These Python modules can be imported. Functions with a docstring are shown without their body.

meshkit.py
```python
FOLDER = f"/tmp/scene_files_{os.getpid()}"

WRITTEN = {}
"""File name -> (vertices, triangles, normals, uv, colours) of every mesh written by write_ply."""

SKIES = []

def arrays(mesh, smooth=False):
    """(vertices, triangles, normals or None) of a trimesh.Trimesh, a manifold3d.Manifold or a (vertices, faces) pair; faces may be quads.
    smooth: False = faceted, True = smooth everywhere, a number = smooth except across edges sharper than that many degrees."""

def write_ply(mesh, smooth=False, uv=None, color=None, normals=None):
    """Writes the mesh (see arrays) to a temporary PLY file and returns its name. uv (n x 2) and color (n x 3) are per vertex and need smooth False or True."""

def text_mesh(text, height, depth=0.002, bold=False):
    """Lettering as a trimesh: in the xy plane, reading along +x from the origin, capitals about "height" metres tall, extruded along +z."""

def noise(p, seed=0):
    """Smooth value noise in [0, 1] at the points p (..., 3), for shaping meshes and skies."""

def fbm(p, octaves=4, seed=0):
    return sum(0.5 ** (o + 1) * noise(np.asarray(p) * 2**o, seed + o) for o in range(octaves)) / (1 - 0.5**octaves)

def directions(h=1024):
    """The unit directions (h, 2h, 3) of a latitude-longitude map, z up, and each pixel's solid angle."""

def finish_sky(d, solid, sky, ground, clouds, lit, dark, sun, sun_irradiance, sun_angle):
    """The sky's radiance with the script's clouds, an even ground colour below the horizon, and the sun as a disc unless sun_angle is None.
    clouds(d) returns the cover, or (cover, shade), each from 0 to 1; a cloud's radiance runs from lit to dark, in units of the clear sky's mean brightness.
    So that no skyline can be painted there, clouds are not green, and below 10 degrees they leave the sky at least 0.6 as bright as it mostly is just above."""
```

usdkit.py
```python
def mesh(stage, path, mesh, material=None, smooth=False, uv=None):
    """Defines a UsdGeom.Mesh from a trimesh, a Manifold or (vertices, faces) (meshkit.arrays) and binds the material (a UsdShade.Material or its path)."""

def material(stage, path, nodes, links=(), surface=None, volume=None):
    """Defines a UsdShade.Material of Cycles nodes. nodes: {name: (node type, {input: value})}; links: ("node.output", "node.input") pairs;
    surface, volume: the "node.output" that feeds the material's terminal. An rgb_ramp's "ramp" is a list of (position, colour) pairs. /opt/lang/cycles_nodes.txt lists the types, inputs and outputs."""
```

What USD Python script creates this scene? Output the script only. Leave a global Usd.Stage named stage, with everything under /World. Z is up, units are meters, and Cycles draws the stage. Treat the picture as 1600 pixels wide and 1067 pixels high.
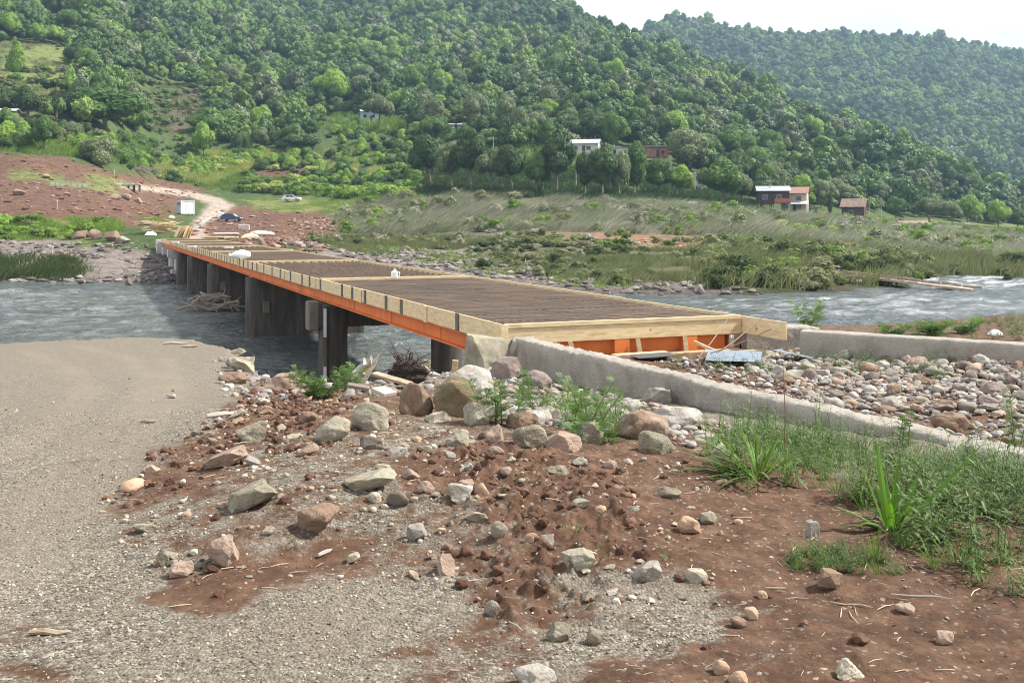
import math
import numpy as np, trimesh, usdkit, meshkit
from pxr import Usd, UsdGeom, UsdLux, UsdShade, Gf, Sdf, Vt
from scipy.interpolate import RBFInterpolator, PchipInterpolator, CubicSpline
from scipy.ndimage import map_coordinates
import shapely

stage = Usd.Stage.CreateInMemory()
UsdGeom.SetStageUpAxis(stage, UsdGeom.Tokens.z)
UsdGeom.SetStageMetersPerUnit(stage, 1.0)
UsdGeom.Xform.Define(stage, '/World')
stage.SetDefaultPrim(stage.GetPrimAtPath('/World'))
stage.DefinePrim('/World/Looks', 'Scope')

# ---------------------------------------------------------------- camera, sky, sun, exposure
EYE, FPX, HORIZON = 5.7, 1633.0, 345.0           # eye height above the river, focal length and horizon in photograph pixels (1600 x 1067)
cam = UsdGeom.Camera.Define(stage, '/World/camera')
cam.CreateHorizontalApertureAttr(36.0)
cam.CreateVerticalApertureAttr(36.0 * 682 / 1024)
cam.CreateFocalLengthAttr(36.0 * FPX / 1600)
cam.CreateVerticalApertureOffsetAttr(-36.0 * (533.5 - HORIZON) / 1600)
cam.CreateClippingRangeAttr(Gf.Vec2f(0.1, 6000))
cam.CreateExposureAttr(EXPOSURE := 1.05)
cx = UsdGeom.Xformable(cam)
cx.AddTranslateOp().Set(Gf.Vec3d(0, 0, EYE))
cx.AddRotateXOp().Set(90.0)

SUN_TO = np.array([0.80, 0.12, 0.90]); SUN_TO /= np.linalg.norm(SUN_TO)
SUN_EL, SUN_ROT = math.asin(SUN_TO[2]), math.atan2(SUN_TO[0], SUN_TO[1])
sun = UsdLux.DistantLight.Define(stage, '/World/sun')
sun.CreateNormalizeAttr(True); sun.CreateIntensityAttr(1.25); sun.CreateAngleAttr(4.0); sun.CreateColorAttr(Gf.Vec3f(1.0, 0.955, 0.88))
_q = Gf.Rotation(Gf.Vec3d(0, 0, 1), Gf.Vec3d(*map(float, SUN_TO))).GetQuat()
UsdGeom.Xformable(sun).AddOrientOp(UsdGeom.XformOp.PrecisionDouble).Set(Gf.Quatd(_q.GetReal(), _q.GetImaginary()))

dome = UsdLux.DomeLight.Define(stage, '/World/sky')
sky_mat = usdkit.material(stage, '/World/Looks/sky', {
    'sky': ('sky_texture', {'sky_type': 'single_scattering', 'sun_disc': False, 'sun_elevation': SUN_EL, 'sun_rotation': SUN_ROT, 'altitude': 100.0}),
    'tc': ('texture_coordinate', {}),
    'mp': ('mapping', {'scale': (1.0, 1.0, 2.6)}),
    'n': ('noise_texture', {'scale': 2.2, 'detail': 7.0, 'roughness': 0.55}),
    'r': ('rgb_ramp', {'ramp': [(0.34, (0.30, 0.30, 0.30)), (0.56, (1, 1, 1))]}),
    'n2': ('noise_texture', {'scale': 4.0, 'detail': 6.0, 'roughness': 0.5}),
    'cl': ('rgb_ramp', {'ramp': [(0.3, (7.4, 7.8, 8.5)), (0.65, (12.0, 12.0, 11.9))]}),
    'mx': ('mix_color', {'use_clamp': False}),
    'bg': ('background_shader', {'strength': 0.062})},
    [('tc.generated', 'mp.vector'), ('mp.vector', 'n.vector'), ('mp.vector', 'n2.vector'), ('n.fac', 'r.fac'), ('n2.fac', 'cl.fac'), ('r.color', 'mx.fac'),
     ('sky.color', 'mx.a'), ('cl.color', 'mx.b'), ('mx.result', 'bg.color')], surface='bg.background')
UsdShade.MaterialBindingAPI.Apply(dome.GetPrim()).Bind(sky_mat)
dome.GetPrim().SetCustomDataByKey('kind', 'structure')

# ---------------------------------------------------------------- helpers
V = np.array
_names = {}
def numbered(name, parent='/World'):
    k = (parent, name); n = _names.get(k, 0); _names[k] = n + 1
    return f'{parent}/{name}' if n == 0 else f'{parent}/{name}_{n:03d}'

def tag(prim, label=None, cat=None, group=None, kind=None):
    p = prim.GetPrim() if hasattr(prim, 'GetPrim') else prim
    for k, v in (('label', label), ('category', cat), ('group', group), ('kind', kind)):
        if v: p.SetCustomDataByKey(k, v)
    return p

def thing(name, label, cat, loc=(0, 0, 0), rotz=0.0, scale=None, group=None):
    x = UsdGeom.Xform.Define(stage, numbered(name))
    x.AddTranslateOp().Set(Gf.Vec3d(*map(float, loc)))
    if rotz: x.AddRotateZOp().Set(math.degrees(rotz))
    if scale is not None: x.AddScaleOp().Set(Gf.Vec3f(*([float(scale)] * 3 if np.ndim(scale) == 0 else map(float, scale))))
    return tag(x, label, cat, group)

def obj(name, mesh, mat, parent=None, smooth=False, loc=None, label=None, cat=None, group=None, kind=None, prim_attr=None, rotz=0.0, scale=None):
    pp = '/World' if parent is None else str(parent.GetPath())
    m = usdkit.mesh(stage, numbered(name, pp), mesh, mat, smooth)
    if loc is not None: m.AddTranslateOp().Set(Gf.Vec3d(*map(float, loc)))
    if rotz: m.AddRotateZOp().Set(math.degrees(rotz))
    if scale is not None: m.AddScaleOp().Set(Gf.Vec3f(*map(float, scale)))
    for k, v in (prim_attr or {}).items():
        v = np.asarray(v, np.float32)
        if v.ndim == 2:
            UsdGeom.PrimvarsAPI(m).CreatePrimvar(k, Sdf.ValueTypeNames.Color3fArray, 'vertex').Set(Vt.Vec3fArray.FromNumpy(v))
        else:
            UsdGeom.PrimvarsAPI(m).CreatePrimvar(k, Sdf.ValueTypeNames.FloatArray, 'vertex').Set(Vt.FloatArray.FromNumpy(v))
    return tag(m, label, cat, group, kind)

stage.CreateClassPrim('/World/prototypes')
def proto(name):
    """An abstract class prim that copies refer to."""
    return stage.CreateClassPrim(numbered(name, '/World/prototypes'))

def copy_of(proto_prim, name, loc, rotz, scale, label, cat, group=None):
    x = UsdGeom.Xform.Define(stage, numbered(name))
    p = x.GetPrim(); p.GetReferences().AddInternalReference(proto_prim.GetPath()); p.SetInstanceable(True)
    x.AddTranslateOp().Set(Gf.Vec3d(*map(float, loc)))
    x.AddRotateZOp().Set(math.degrees(rotz))
    x.AddScaleOp().Set(Gf.Vec3f(*([float(scale)] * 3 if np.ndim(scale) == 0 else map(float, scale))))
    return tag(p, label, cat, group)

def quats_z(yaw, tilt_axis=None, tilt=None):
    """Quaternions (w, x, y, z): yaw about z, then a tilt about a horizontal axis at angle tilt_axis."""
    q = np.zeros((len(yaw), 4)); q[:, 0] = np.cos(yaw / 2); q[:, 3] = np.sin(yaw / 2)
    if tilt is not None:
        t = np.zeros_like(q); t[:, 0] = np.cos(tilt / 2); s = np.sin(tilt / 2); t[:, 1] = s * np.cos(tilt_axis); t[:, 2] = s * np.sin(tilt_axis)
        w = t[:, 0] * q[:, 0] - t[:, 1] * q[:, 1] - t[:, 2] * q[:, 2] - t[:, 3] * q[:, 3]
        x = t[:, 0] * q[:, 1] + t[:, 1] * q[:, 0] + t[:, 2] * q[:, 3] - t[:, 3] * q[:, 2]
        y = t[:, 0] * q[:, 2] - t[:, 1] * q[:, 3] + t[:, 2] * q[:, 0] + t[:, 3] * q[:, 1]
        z = t[:, 0] * q[:, 3] + t[:, 1] * q[:, 2] - t[:, 2] * q[:, 1] + t[:, 3] * q[:, 0]
        q = np.stack([w, x, y, z], 1)
    return q

def stuff(name, protos, idx, pos, quat, scale, label, cat, child='piece'):
    """One PointInstancer of kind stuff. protos: [(mesh, material, smooth)]"""
    path = numbered(name)
    pi = UsdGeom.PointInstancer.Define(stage, path)
    rel = pi.CreatePrototypesRel()
    for m, mt, sm in protos:
        c = usdkit.mesh(stage, numbered(child, path), m, mt, sm)
        rel.AddTarget(c.GetPath())
    n = len(pos)
    pi.CreateProtoIndicesAttr(Vt.IntArray.FromNumpy(np.asarray(idx, np.int32)))
    pi.CreatePositionsAttr(Vt.Vec3fArray.FromNumpy(np.asarray(pos, np.float32)))
    qa = Vt.QuathArray([Gf.Quath(float(a), float(b), float(c), float(d)) for a, b, c, d in quat])
    pi.CreateOrientationsAttr(qa)
    sc = np.asarray(scale, np.float32); sc = np.repeat(sc[:, None], 3, 1) if sc.ndim == 1 else sc
    pi.CreateScalesAttr(Vt.Vec3fArray.FromNumpy(np.ascontiguousarray(sc)))
    return tag(pi, label, cat, None, 'stuff')

def cat(*ms):
    """Join (vertices, faces) pairs or trimeshes."""
    vs, fs, n = [], [], 0
    for m in ms:
        v, f = (m.vertices, m.faces) if hasattr(m, 'vertices') else m
        vs.append(np.asarray(v, float)); fs.append(np.asarray(f) + n); n += len(vs[-1])
    return np.vstack(vs), np.vstack(fs)

_BOXF = V([[0, 2, 1], [0, 3, 2], [4, 5, 6], [4, 6, 7], [0, 1, 5], [0, 5, 4], [1, 2, 6], [1, 6, 5], [2, 3, 7], [2, 7, 6], [3, 0, 4], [3, 4, 7]])
def box(x0, x1, y0, y1, z0, z1):
    return V([[x0, y0, z0], [x1, y0, z0], [x1, y1, z0], [x0, y1, z0], [x0, y0, z1], [x1, y0, z1], [x1, y1, z1], [x0, y1, z1]], float), _BOXF
def bbox(x0, x1, y0, y1, z0, z1, b=0.01):
    """A box with small chamfers: the hull of three boxes."""
    pts = np.vstack([box(x0 + (0 if i == 0 else b), x1 - (0 if i == 0 else b), y0 + (0 if i == 1 else b), y1 - (0 if i == 1 else b), z0 + (0 if i == 2 else b), z1 - (0 if i == 2 else b))[0] for i in range(3)])
    h = trimesh.convex.convex_hull(pts)
    return np.array(h.vertices), np.array(h.faces)

def beam(p0, p1, w, h, up=(0, 0, 1), b=0.0):
    """A straight board from p0 to p1 (centre line), w wide, h high."""
    p0, p1 = V(p0, float), V(p1, float); d = p1 - p0; L = np.linalg.norm(d); d /= L
    s = np.cross(d, V(up, float)); s /= np.linalg.norm(s); u = np.cross(s, d)
    v, f = (bbox if b else box)(-w / 2, w / 2, 0, L, -h / 2, h / 2, *((b,) if b else ()))
    return p0 + v[:, :1] * s + v[:, 1:2] * d + v[:, 2:] * u, f

def tube(pts, radii, sides=6, caps=True):
    pts = V(pts, float); n = len(pts); radii = np.broadcast_to(V(radii, float), (n,))
    t = np.gradient(pts, axis=0); t /= np.linalg.norm(t, axis=1)[:, None] + 1e-12
    ref = V([0.3, 0.2, 1.0]) if abs(t[:, 2].mean()) < 0.8 else V([1.0, 0.2, 0.1])
    a = np.cross(t, ref); a /= np.linalg.norm(a, axis=1)[:, None] + 1e-12; b = np.cross(t, a)
    ang = np.arange(sides) * 2 * math.pi / sides
    v = (pts[:, None] + radii[:, None, None] * (np.cos(ang)[None, :, None] * a[:, None] + np.sin(ang)[None, :, None] * b[:, None])).reshape(-1, 3)
    f = []
    for i in range(n - 1):
        for j in range(sides):
            k = (j + 1) % sides
            f += [[i * sides + j, (i + 1) * sides + j, (i + 1) * sides + k], [i * sides + j, (i + 1) * sides + k, i * sides + k]]
    if caps:
        v = np.vstack([v, pts[:1], pts[-1:]]); m = n * sides
        for j in range(sides):
            k = (j + 1) % sides
            f += [[m, j, k], [m + 1, (n - 1) * sides + k, (n - 1) * sides + j]]
    return v, V(f)

def prism(poly, z0, z1):
    """Extrude a 2-D outline (counter-clockwise) upwards."""
    from shapely.geometry import Polygon
    m = trimesh.creation.extrude_polygon(Polygon(poly), z1 - z0, engine='earcut'); m.apply_translation([0, 0, z0])
    return np.array(m.vertices), np.array(m.faces)

def rotz_m(m, a, at=(0, 0, 0)):
    v, f = m; c, s = math.cos(a), math.sin(a)
    return V(v) @ V([[c, s, 0], [-s, c, 0], [0, 0, 1]]) + V(at, float), f

def fbm2(x, y, freq, octaves=4, seed=0):
    return meshkit.fbm(np.stack([x * freq, y * freq, np.full_like(x, 0.37)], -1), octaves, seed)

def inpoly(px, py, poly):
    return shapely.contains_xy(shapely.Polygon(poly), px, py)

# ---------------------------------------------------------------- materials
def M(name, nodes, links, surface='p.BSDF', volume=None):
    return usdkit.material(stage, '/World/Looks/' + name, nodes, links, surface=surface, volume=volume)

def plain(name, col, rough=0.6, var=0.25, scale=3.0, bump=0.0, bscale=None, col2=None, metallic=0.0, detail=6.0, spec=0.4, stretch=None, dist=0.02):
    """Noise between two tones of a colour, with optional relief."""
    col = V(col, float); c2 = V(col2, float) if col2 is not None else col * (1 + var); c1 = col if col2 is not None else col * (1 - var)
    nodes = {'g': ('geometry', {}), 'mp': ('mapping', {'scale': stretch or (1, 1, 1)}), 'n': ('noise_texture', {'scale': scale, 'detail': detail, 'roughness': 0.62}),
             'r': ('rgb_ramp', {'ramp': [(0.32, c1), (0.68, c2)]}), 'p': ('principled_bsdf', {'roughness': rough, 'metallic': metallic, 'specular_ior_level': spec})}
    links = [('g.position', 'mp.vector'), ('mp.vector', 'n.vector'), ('n.fac', 'r.fac'), ('r.color', 'p.base_color')]
    if bump:
        nodes['n2'] = ('noise_texture', {'scale': bscale or scale * 4, 'detail': 5.0, 'roughness': 0.6}); nodes['b'] = ('bump', {'strength': bump, 'distance': dist})
        links += [('mp.vector', 'n2.vector'), ('n2.fac', 'b.height'), ('b.normal', 'p.normal')]
    return M(name, nodes, links)

def leafy(name, cols, transl=0.35, rough=0.55, by='random_per_island', per_obj=0.35):
    """Leaves: colour varies by leaf clump and by plant."""
    stops = [(i / (len(cols) - 1), c) for i, c in enumerate(cols)]
    nodes = {'g': ('geometry', {}), 'o': ('object_info', {}), 'm': ('mix_float', {'fac': per_obj}), 'r': ('rgb_ramp', {'ramp': stops}),
             'p': ('principled_bsdf', {'roughness': rough, 'specular_ior_level': 0.25}), 't': ('translucent_bsdf', {}), 'hs': ('hsv', {'saturation': 1.1, 'value': 1.25}), 'x': ('mix_closure', {'fac': transl})}
    links = [('g.' + by, 'm.a'), ('o.random', 'm.b'), ('m.result', 'r.fac'), ('r.color', 'p.base_color'), ('r.color', 'hs.color'), ('hs.color', 't.color'), ('p.BSDF', 'x.closure1'), ('t.BSDF', 'x.closure2')]
    return M(name, nodes, links, surface='x.closure')
# ---------------------------------------------------------------- terrain
def PX(px, py, Y):
    """The point at distance Y that the photograph shows at pixel (px, py): used to lay out the survey points below."""
    return V([(px - 800) * Y / FPX, Y, EYE - (py - HORIZON) * Y / FPX])
def to_px(p):
    p = np.atleast_2d(p); return 800 + FPX * p[:, 0] / p[:, 1], HORIZON - FPX * (p[:, 2] - EYE) / p[:, 1]

A0, DIR = V([-0.2, 20.2]), V([-0.375, 0.927]); DIR = DIR / np.linalg.norm(DIR); ACR = V([DIR[1], -DIR[0]]); DECK_W = 5.4   # bridge: near left corner, axis, across
DECK_Z = 3.70

# near bank: survey points left of the old parapet, and right of it (the cobbled approach)
_L = [(-6, 0.5, 4.05), (0, 0, 4.05), (6, 0.5, 4.05), (-4, -4, 4.05), (4, -4, 4.05)]
_L += [tuple(PX(*q)) for q in [
    (0, 1067, 3.75), (800, 1067, 3.75), (1600, 1067, 3.75), (0, 900, 5.0), (0, 750, 7.0), (0, 650, 10.2), (0, 580, 16), (0, 538, 25.5), (200, 529, 27.6), (300, 532, 27.2), (350, 550, 24.6), (385, 585, 19.6),
    (200, 600, 14.3), (200, 700, 8.2), (200, 800, 6.1), (300, 640, 10.6), (120, 780, 6.45), (230, 890, 5.1), (300, 720, 7.07), (330, 660, 8.74), (420, 612, 14.6), (500, 760, 5.91), (400, 830, 5.30), (300, 905, 4.95), (500, 880, 5.2), (700, 900, 4.95), (880, 935, 4.7), (1100, 950, 4.6), (1400, 1000, 4.2),
    (600, 665, 7.91), (700, 648, 8.56), (880, 695, 7.53), (1050, 700, 7.53), (760, 760, 6.14), (950, 800, 5.63), (1200, 800, 6.05), (1400, 850, 5.5), (1600, 900, 5.0), (1560, 800, 6.0), (1500, 760, 6.7),
    (500, 620, 13.2), (560, 605, 15.0), (650, 606, 15.2), (740, 606, 16.0), (830, 604, 17.2), (900, 640, 13.4), (1050, 655, 11.9), (1160, 690, 9.6), (1300, 720, 8.8), (1420, 735, 8.3), (760, 575, 19.5),
]]
_L += [(-20, 10, 3.7), (-20, 2, 4.0), (-30, 26, 2.6), (-25, 18, 3.1), (9, 3, 4.0), (7, 5.0, 4.0)]
_R = [tuple(PX(*q)) for q in [(1050, 560, 20.0), (1250, 556, 21.2), (1100, 600, 17.3), (1300, 600, 17.3), (1450, 600, 17.1), (1600, 600, 16.4), (1350, 650, 14.5), (1550, 640, 14.6), (1500, 680, 13.0), (1600, 700, 12.0), (1600, 560, 19.3), (1450, 555, 20.6),
                              (1300, 515, 26.5), (1450, 508, 28.5), (1600, 500, 30.0), (1600, 520, 25.5)]]
_R += [(10, 8, 3.2), (16, 12, 3.3), (20, 20, 3.1), (22, 30, 2.9), (4.7, 22.5, 2.95), (7, 4, 3.5), (14, 2, 3.7), (5, 12, 3.1)]
LAND = V([(-60, 26), (-20, 26.5)] + [tuple(PX(*q)[:2]) for q in [(0, 537, 26), (200, 527, 28.2), (300, 530, 27.8), (350, 547, 25.3), (392, 583, 20.2), (440, 603, 16.7), (560, 596, 16.6), (640, 592, 17.6), (720, 575, 19.6)]]
          + [tuple(A0 + DIR * 0.9 + ACR * -0.4), tuple(A0 + DIR * 1.2 + ACR * 5.9), (8.3, 28.0), (14.7, 31.5), (60, 38), (60, -40), (-60, -40)])
GX0, GY0, GS = -40.0, -6.0, 0.125
_gx, _gy = np.arange(GX0, 45, GS), np.arange(GY0, 62, GS)
_XX, _YY = np.meshgrid(_gx, _gy, indexing='ij')
_pp = np.stack([_XX.ravel(), _YY.ravel()], 1)
def _rbf(pts, smoothing):
    pts = V(pts); return RBFInterpolator(pts[:, :2], pts[:, 2], kernel='linear', smoothing=smoothing)(_pp).reshape(_XX.shape)
_zl, _zr = _rbf(_L, 0.02), _rbf(_R, 0.03)
_side = ((_XX - A0[0]) * ACR[0] + (_YY - A0[1]) * ACR[1])
_w = np.clip((_side - 0.10) / 0.14, 0, 1); _along = (_XX - A0[0]) * DIR[0] + (_YY - A0[1]) * DIR[1]
_z = _zl * (1 - _w) + _zr * _w
import shapely
from shapely.geometry import Polygon as _SP
_d = np.zeros(len(_pp)); _poly = _SP(LAND); shapely.prepare(_poly)
_pts = shapely.points(_pp); _in = shapely.contains(_poly, _pts); _d = np.where(_in, -shapely.distance(_poly.exterior, _pts), shapely.distance(_poly.exterior, _pts)).reshape(_XX.shape)
_dj = _d + 0.5 * (fbm2(_XX, _YY, 0.9, 3, 5) - 0.5)
_drop = np.where(_dj > 0, 0.75 * _dj + 0.25 * np.minimum(_dj, 0.5), 0)
NEAR = np.maximum(_z - _drop, -1.6)
def near_z(x, y):
    z = map_coordinates(NEAR, [(np.atleast_1d(np.asarray(x, float)) - GX0) / GS, (np.atleast_1d(np.asarray(y, float)) - GY0) / GS], order=1, mode='nearest')
    return z if np.ndim(x) else float(z[0])

# far side of the river: profiles (distance, height) along nine lines of sight of the survey
_COL = {
    -1400: [(0, -1.5), (95, -0.6), (110, 1.0), (135, 4.0), (165, 11), (200, 14), (215, 21), (260, 34), (340, 62), (480, 118), (620, 170), (900, 262), (1500, 300), (2600, 300)],
    0:    [(0, -1.5), (92, -0.7), (98, 0.15), (112, 1.5), (130, 3.4), (142, 5.2), (165, 10.3), (200, 13.2), (215, 19.3), (260, 32), (340, 57), (480, 107), (620, 160), (900, 262), (1500, 300), (2600, 300)],
    150:  [(0, -1.5), (92, -0.7), (97.5, 0.15), (106, 1.4), (122, 3.0), (140, 5.2), (170, 9.0), (205, 12.4), (226, 18), (270, 30), (350, 55), (500, 104), (660, 160), (900, 250), (1500, 290), (2600, 290)],
    250:  [(0, -1.5), (88, -0.7), (93, 0.15), (101, 0.45), (110, 1.0), (115.5, 3.0), (120, 3.75), (165, 5.4), (205, 7.3), (240, 11), (270, 14.0), (300, 20), (335, 31), (420, 61), (560, 112), (700, 164), (900, 238), (1500, 280), (2600, 280)],
    360:  [(0, -1.5), (88, -0.7), (94, 0.15), (104, 0.8), (112, 1.8), (117, 3.3), (122, 3.9), (165, 4.7), (200, 5.35), (240, 9.4), (280, 12.6), (310, 20), (340, 31), (430, 60), (560, 106), (720, 160), (900, 225), (1500, 270), (2600, 270)],
    480:  [(0, -1.5), (88, -0.7), (95, 0.15), (108, 1.3), (122, 2.9), (165, 4.4), (205, 6.0), (250, 9.9), (275, 11.6), (300, 18), (345, 31), (440, 58), (580, 104), (740, 156), (900, 214), (1500, 260), (2600, 260)],
    600:  [(0, -1.5), (90, -0.7), (97, 0.15), (112, 1.1), (128, 2.0), (160, 3.4), (200, 5.8), (235, 9.4), (270, 15.0), (360, 37), (450, 62), (520, 84), (760, 164), (880, 206), (1050, 225), (1500, 240), (2600, 250)],
    760:  [(0, -1.5), (82, -0.7), (90, 0.15), (105, 0.95), (120, 1.6), (134, 2.5), (175, 4.8), (230, 10.6), (265, 16), (330, 31), (420, 55), (500, 76), (700, 141), (820, 186), (900, 194), (1200, 170), (1500, 200), (2600, 220)],
    900:  [(0, -1.5), (76, -0.7), (82, 0.15), (100, 0.95), (118, 1.5), (128, 2.9), (175, 5.1), (235, 11.6), (300, 26.8), (390, 50), (480, 72), (660, 128), (760, 160), (830, 171), (950, 150), (1150, 140), (1300, 190), (1500, 200), (2600, 200)],
    1050: [(0, -1.5), (76, -0.7), (82, 0.15), (100, 0.9), (122, 1.5), (136, 2.9), (180, 5.2), (245, 10.6), (300, 21), (380, 39), (460, 58), (600, 97), (700, 122), (780, 116), (950, 105), (1100, 150), (1350, 268), (1500, 272), (2600, 220)],
    1200: [(0, -1.5), (76, -0.7), (82, 0.15), (100, 0.9), (128, 1.6), (145, 2.6), (200, 5.4), (262, 9.2), (300, 16), (380, 31), (460, 47), (560, 71), (640, 85), (720, 78), (850, 72), (950, 105), (1200, 195), (1370, 252), (1500, 250), (2600, 200)],
    1320: [(0, -1.5), (80, -0.7), (86, 0.1), (100, 0.7), (135, 1.4), (180, 3.0), (262, 6.0), (300, 9.0), (380, 22), (480, 43), (540, 55), (620, 50), (760, 46), (900, 86), (1200, 193), (1390, 253), (1500, 250), (2600, 200)],
    1420: [(0, -1.5), (84, -0.7), (89, 0.1), (104, 0.5), (135, 1.0), (185, 2.3), (290, 3.6), (350, 6.5), (430, 24), (500, 39), (570, 33), (680, 30), (850, 67), (1100, 150), (1410, 250), (1550, 248), (2600, 200)],
    1500: [(0, -1.5), (100, -1.0), (112, -0.4), (118, 0.3), (150, 1.0), (200, 2.2), (300, 3.2), (350, 5.2), (430, 17), (490, 26), (560, 20), (680, 24), (850, 62), (1100, 142), (1430, 247), (1550, 246), (2600, 200)],
    1600: [(0, -1.5), (96, -0.8), (103, 0.2), (150, 1.0), (200, 1.9), (330, 2.7), (370, 4.0), (430, 9), (470, 11), (560, 10), (680, 22), (850, 58), (1100, 132), (1440, 232), (1600, 235), (2600, 200)],
    2900: [(0, -1.5), (96, -0.8), (103, 0.2), (150, 1.0), (250, 2.0), (400, 2.6), (600, 6), (800, 40), (1100, 110), (1440, 200), (1600, 210), (2600, 200)],
}
_cu = V([(k - 800) / FPX for k in _COL]); _cp = [PchipInterpolator(*zip(*v)) for v in _COL.values()]
FU0, FU1, FNU = -1.1, 1.1, 880
FY = np.concatenate([np.arange(60, 130, 0.6), 130 * np.exp(np.arange(0, 3.0, 0.0075))]); FY = FY[FY < 2400]
_fu = np.linspace(FU0, FU1, FNU)
_tab = np.stack([p(FY) for p in _cp])                      # columns x Y
FAR = PchipInterpolator(_cu, _tab, axis=0)(np.clip(_fu, _cu[0], _cu[-1]))    # u x Y
from scipy.ndimage import gaussian_filter
FAR = gaussian_filter(FAR, (6, 1.5))
FAR = FAR - 9.0 * np.clip((FY - 420) / 300, 0, 1)[None] * np.clip(FAR / 40, 0, 1)           # the crowns, not the ground, make the skyline
_FX, _FYY = _fu[:, None] * FY[None], np.broadcast_to(FY[None], FAR.shape)
_amp = np.clip((FAR + 0.2) / 4.0, 0.02, 1) * np.clip(_FYY / 260, 0.15, 3.0)
FAR = FAR + _amp * (3.2 * (fbm2(_FX, _FYY, 0.018, 4, 3) - 0.5) + 1.6 * (fbm2(_FX, _FYY, 0.09, 3, 4) - 0.5)) * np.clip((FAR + 0.6) / 1.5, 0, 1)
FAR = FAR + 0.9 * (fbm2(_FX, _FYY, 0.28, 3, 6) - 0.5) * np.clip((FAR - 2.2) / 2, 0, 1) * (_FYY < 420) * np.clip((-_FX / _FYY - 0.05) / 0.1, 0.25, 1)
# two terraces of the flood: the scarp above the shoal and the cut bank on the left are sharpened by the profiles above
def far_z(x, y):
    sc = np.ndim(x) == 0; x, y = np.atleast_1d(np.asarray(x, float)), np.atleast_1d(np.asarray(y, float))
    ui = (x / y - FU0) / (FU1 - FU0) * (FNU - 1); yi = np.interp(y, FY, np.arange(len(FY)))
    z = map_coordinates(FAR, [ui, yi], order=1, mode='nearest')
    return float(z[0]) if sc else z
def ground_z(x, y):
    x, y = np.asarray(x, float), np.asarray(y, float)
    return np.where(y < 60, near_z(x, y), far_z(x, np.maximum(y, 60)))

_hn = 3.2 + np.cumsum(np.full(700, 0.0) + 0.0) ; _hY = np.concatenate([np.linspace(3.0, 40, 900), np.linspace(40.2, 400, 1600), np.linspace(401, 1600, 900)])
def hit(px, py, lo=0.0):
    """Where the line of sight of a photograph pixel meets the ground (or the river)."""
    u = (px - 800) / FPX; zr = EYE - (py - HORIZON) * _hY / FPX
    g = np.maximum(ground_z(u * _hY, _hY), lo)
    k = np.nonzero(zr <= g)[0]
    if not len(k): return V([u * 300, 300.0, float(ground_z(u * 300, 300.0))])
    k = k[0]
    if k == 0: Y = _hY[0]
    else:
        a, b = zr[k - 1] - g[k - 1], zr[k] - g[k]; Y = _hY[k - 1] + (_hY[k] - _hY[k - 1]) * a / (a - b)
    return V([u * Y, Y, max(float(ground_z(u * Y, Y)), lo)])

def fan(u, Y, zf, Yoff=0.0):
    X = u[:, None] * (Y[None] + Yoff); YY = np.broadcast_to(Y[None], X.shape); Z = zf(X, YY)
    nu, ny = X.shape; i = np.arange(nu - 1)[:, None] * ny + np.arange(ny - 1)[None]
    f = np.stack([i, i + ny, i + ny + 1, i + 1], -1).reshape(-1, 4)
    return np.stack([X, YY, Z], -1).reshape(-1, 3), f

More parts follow.
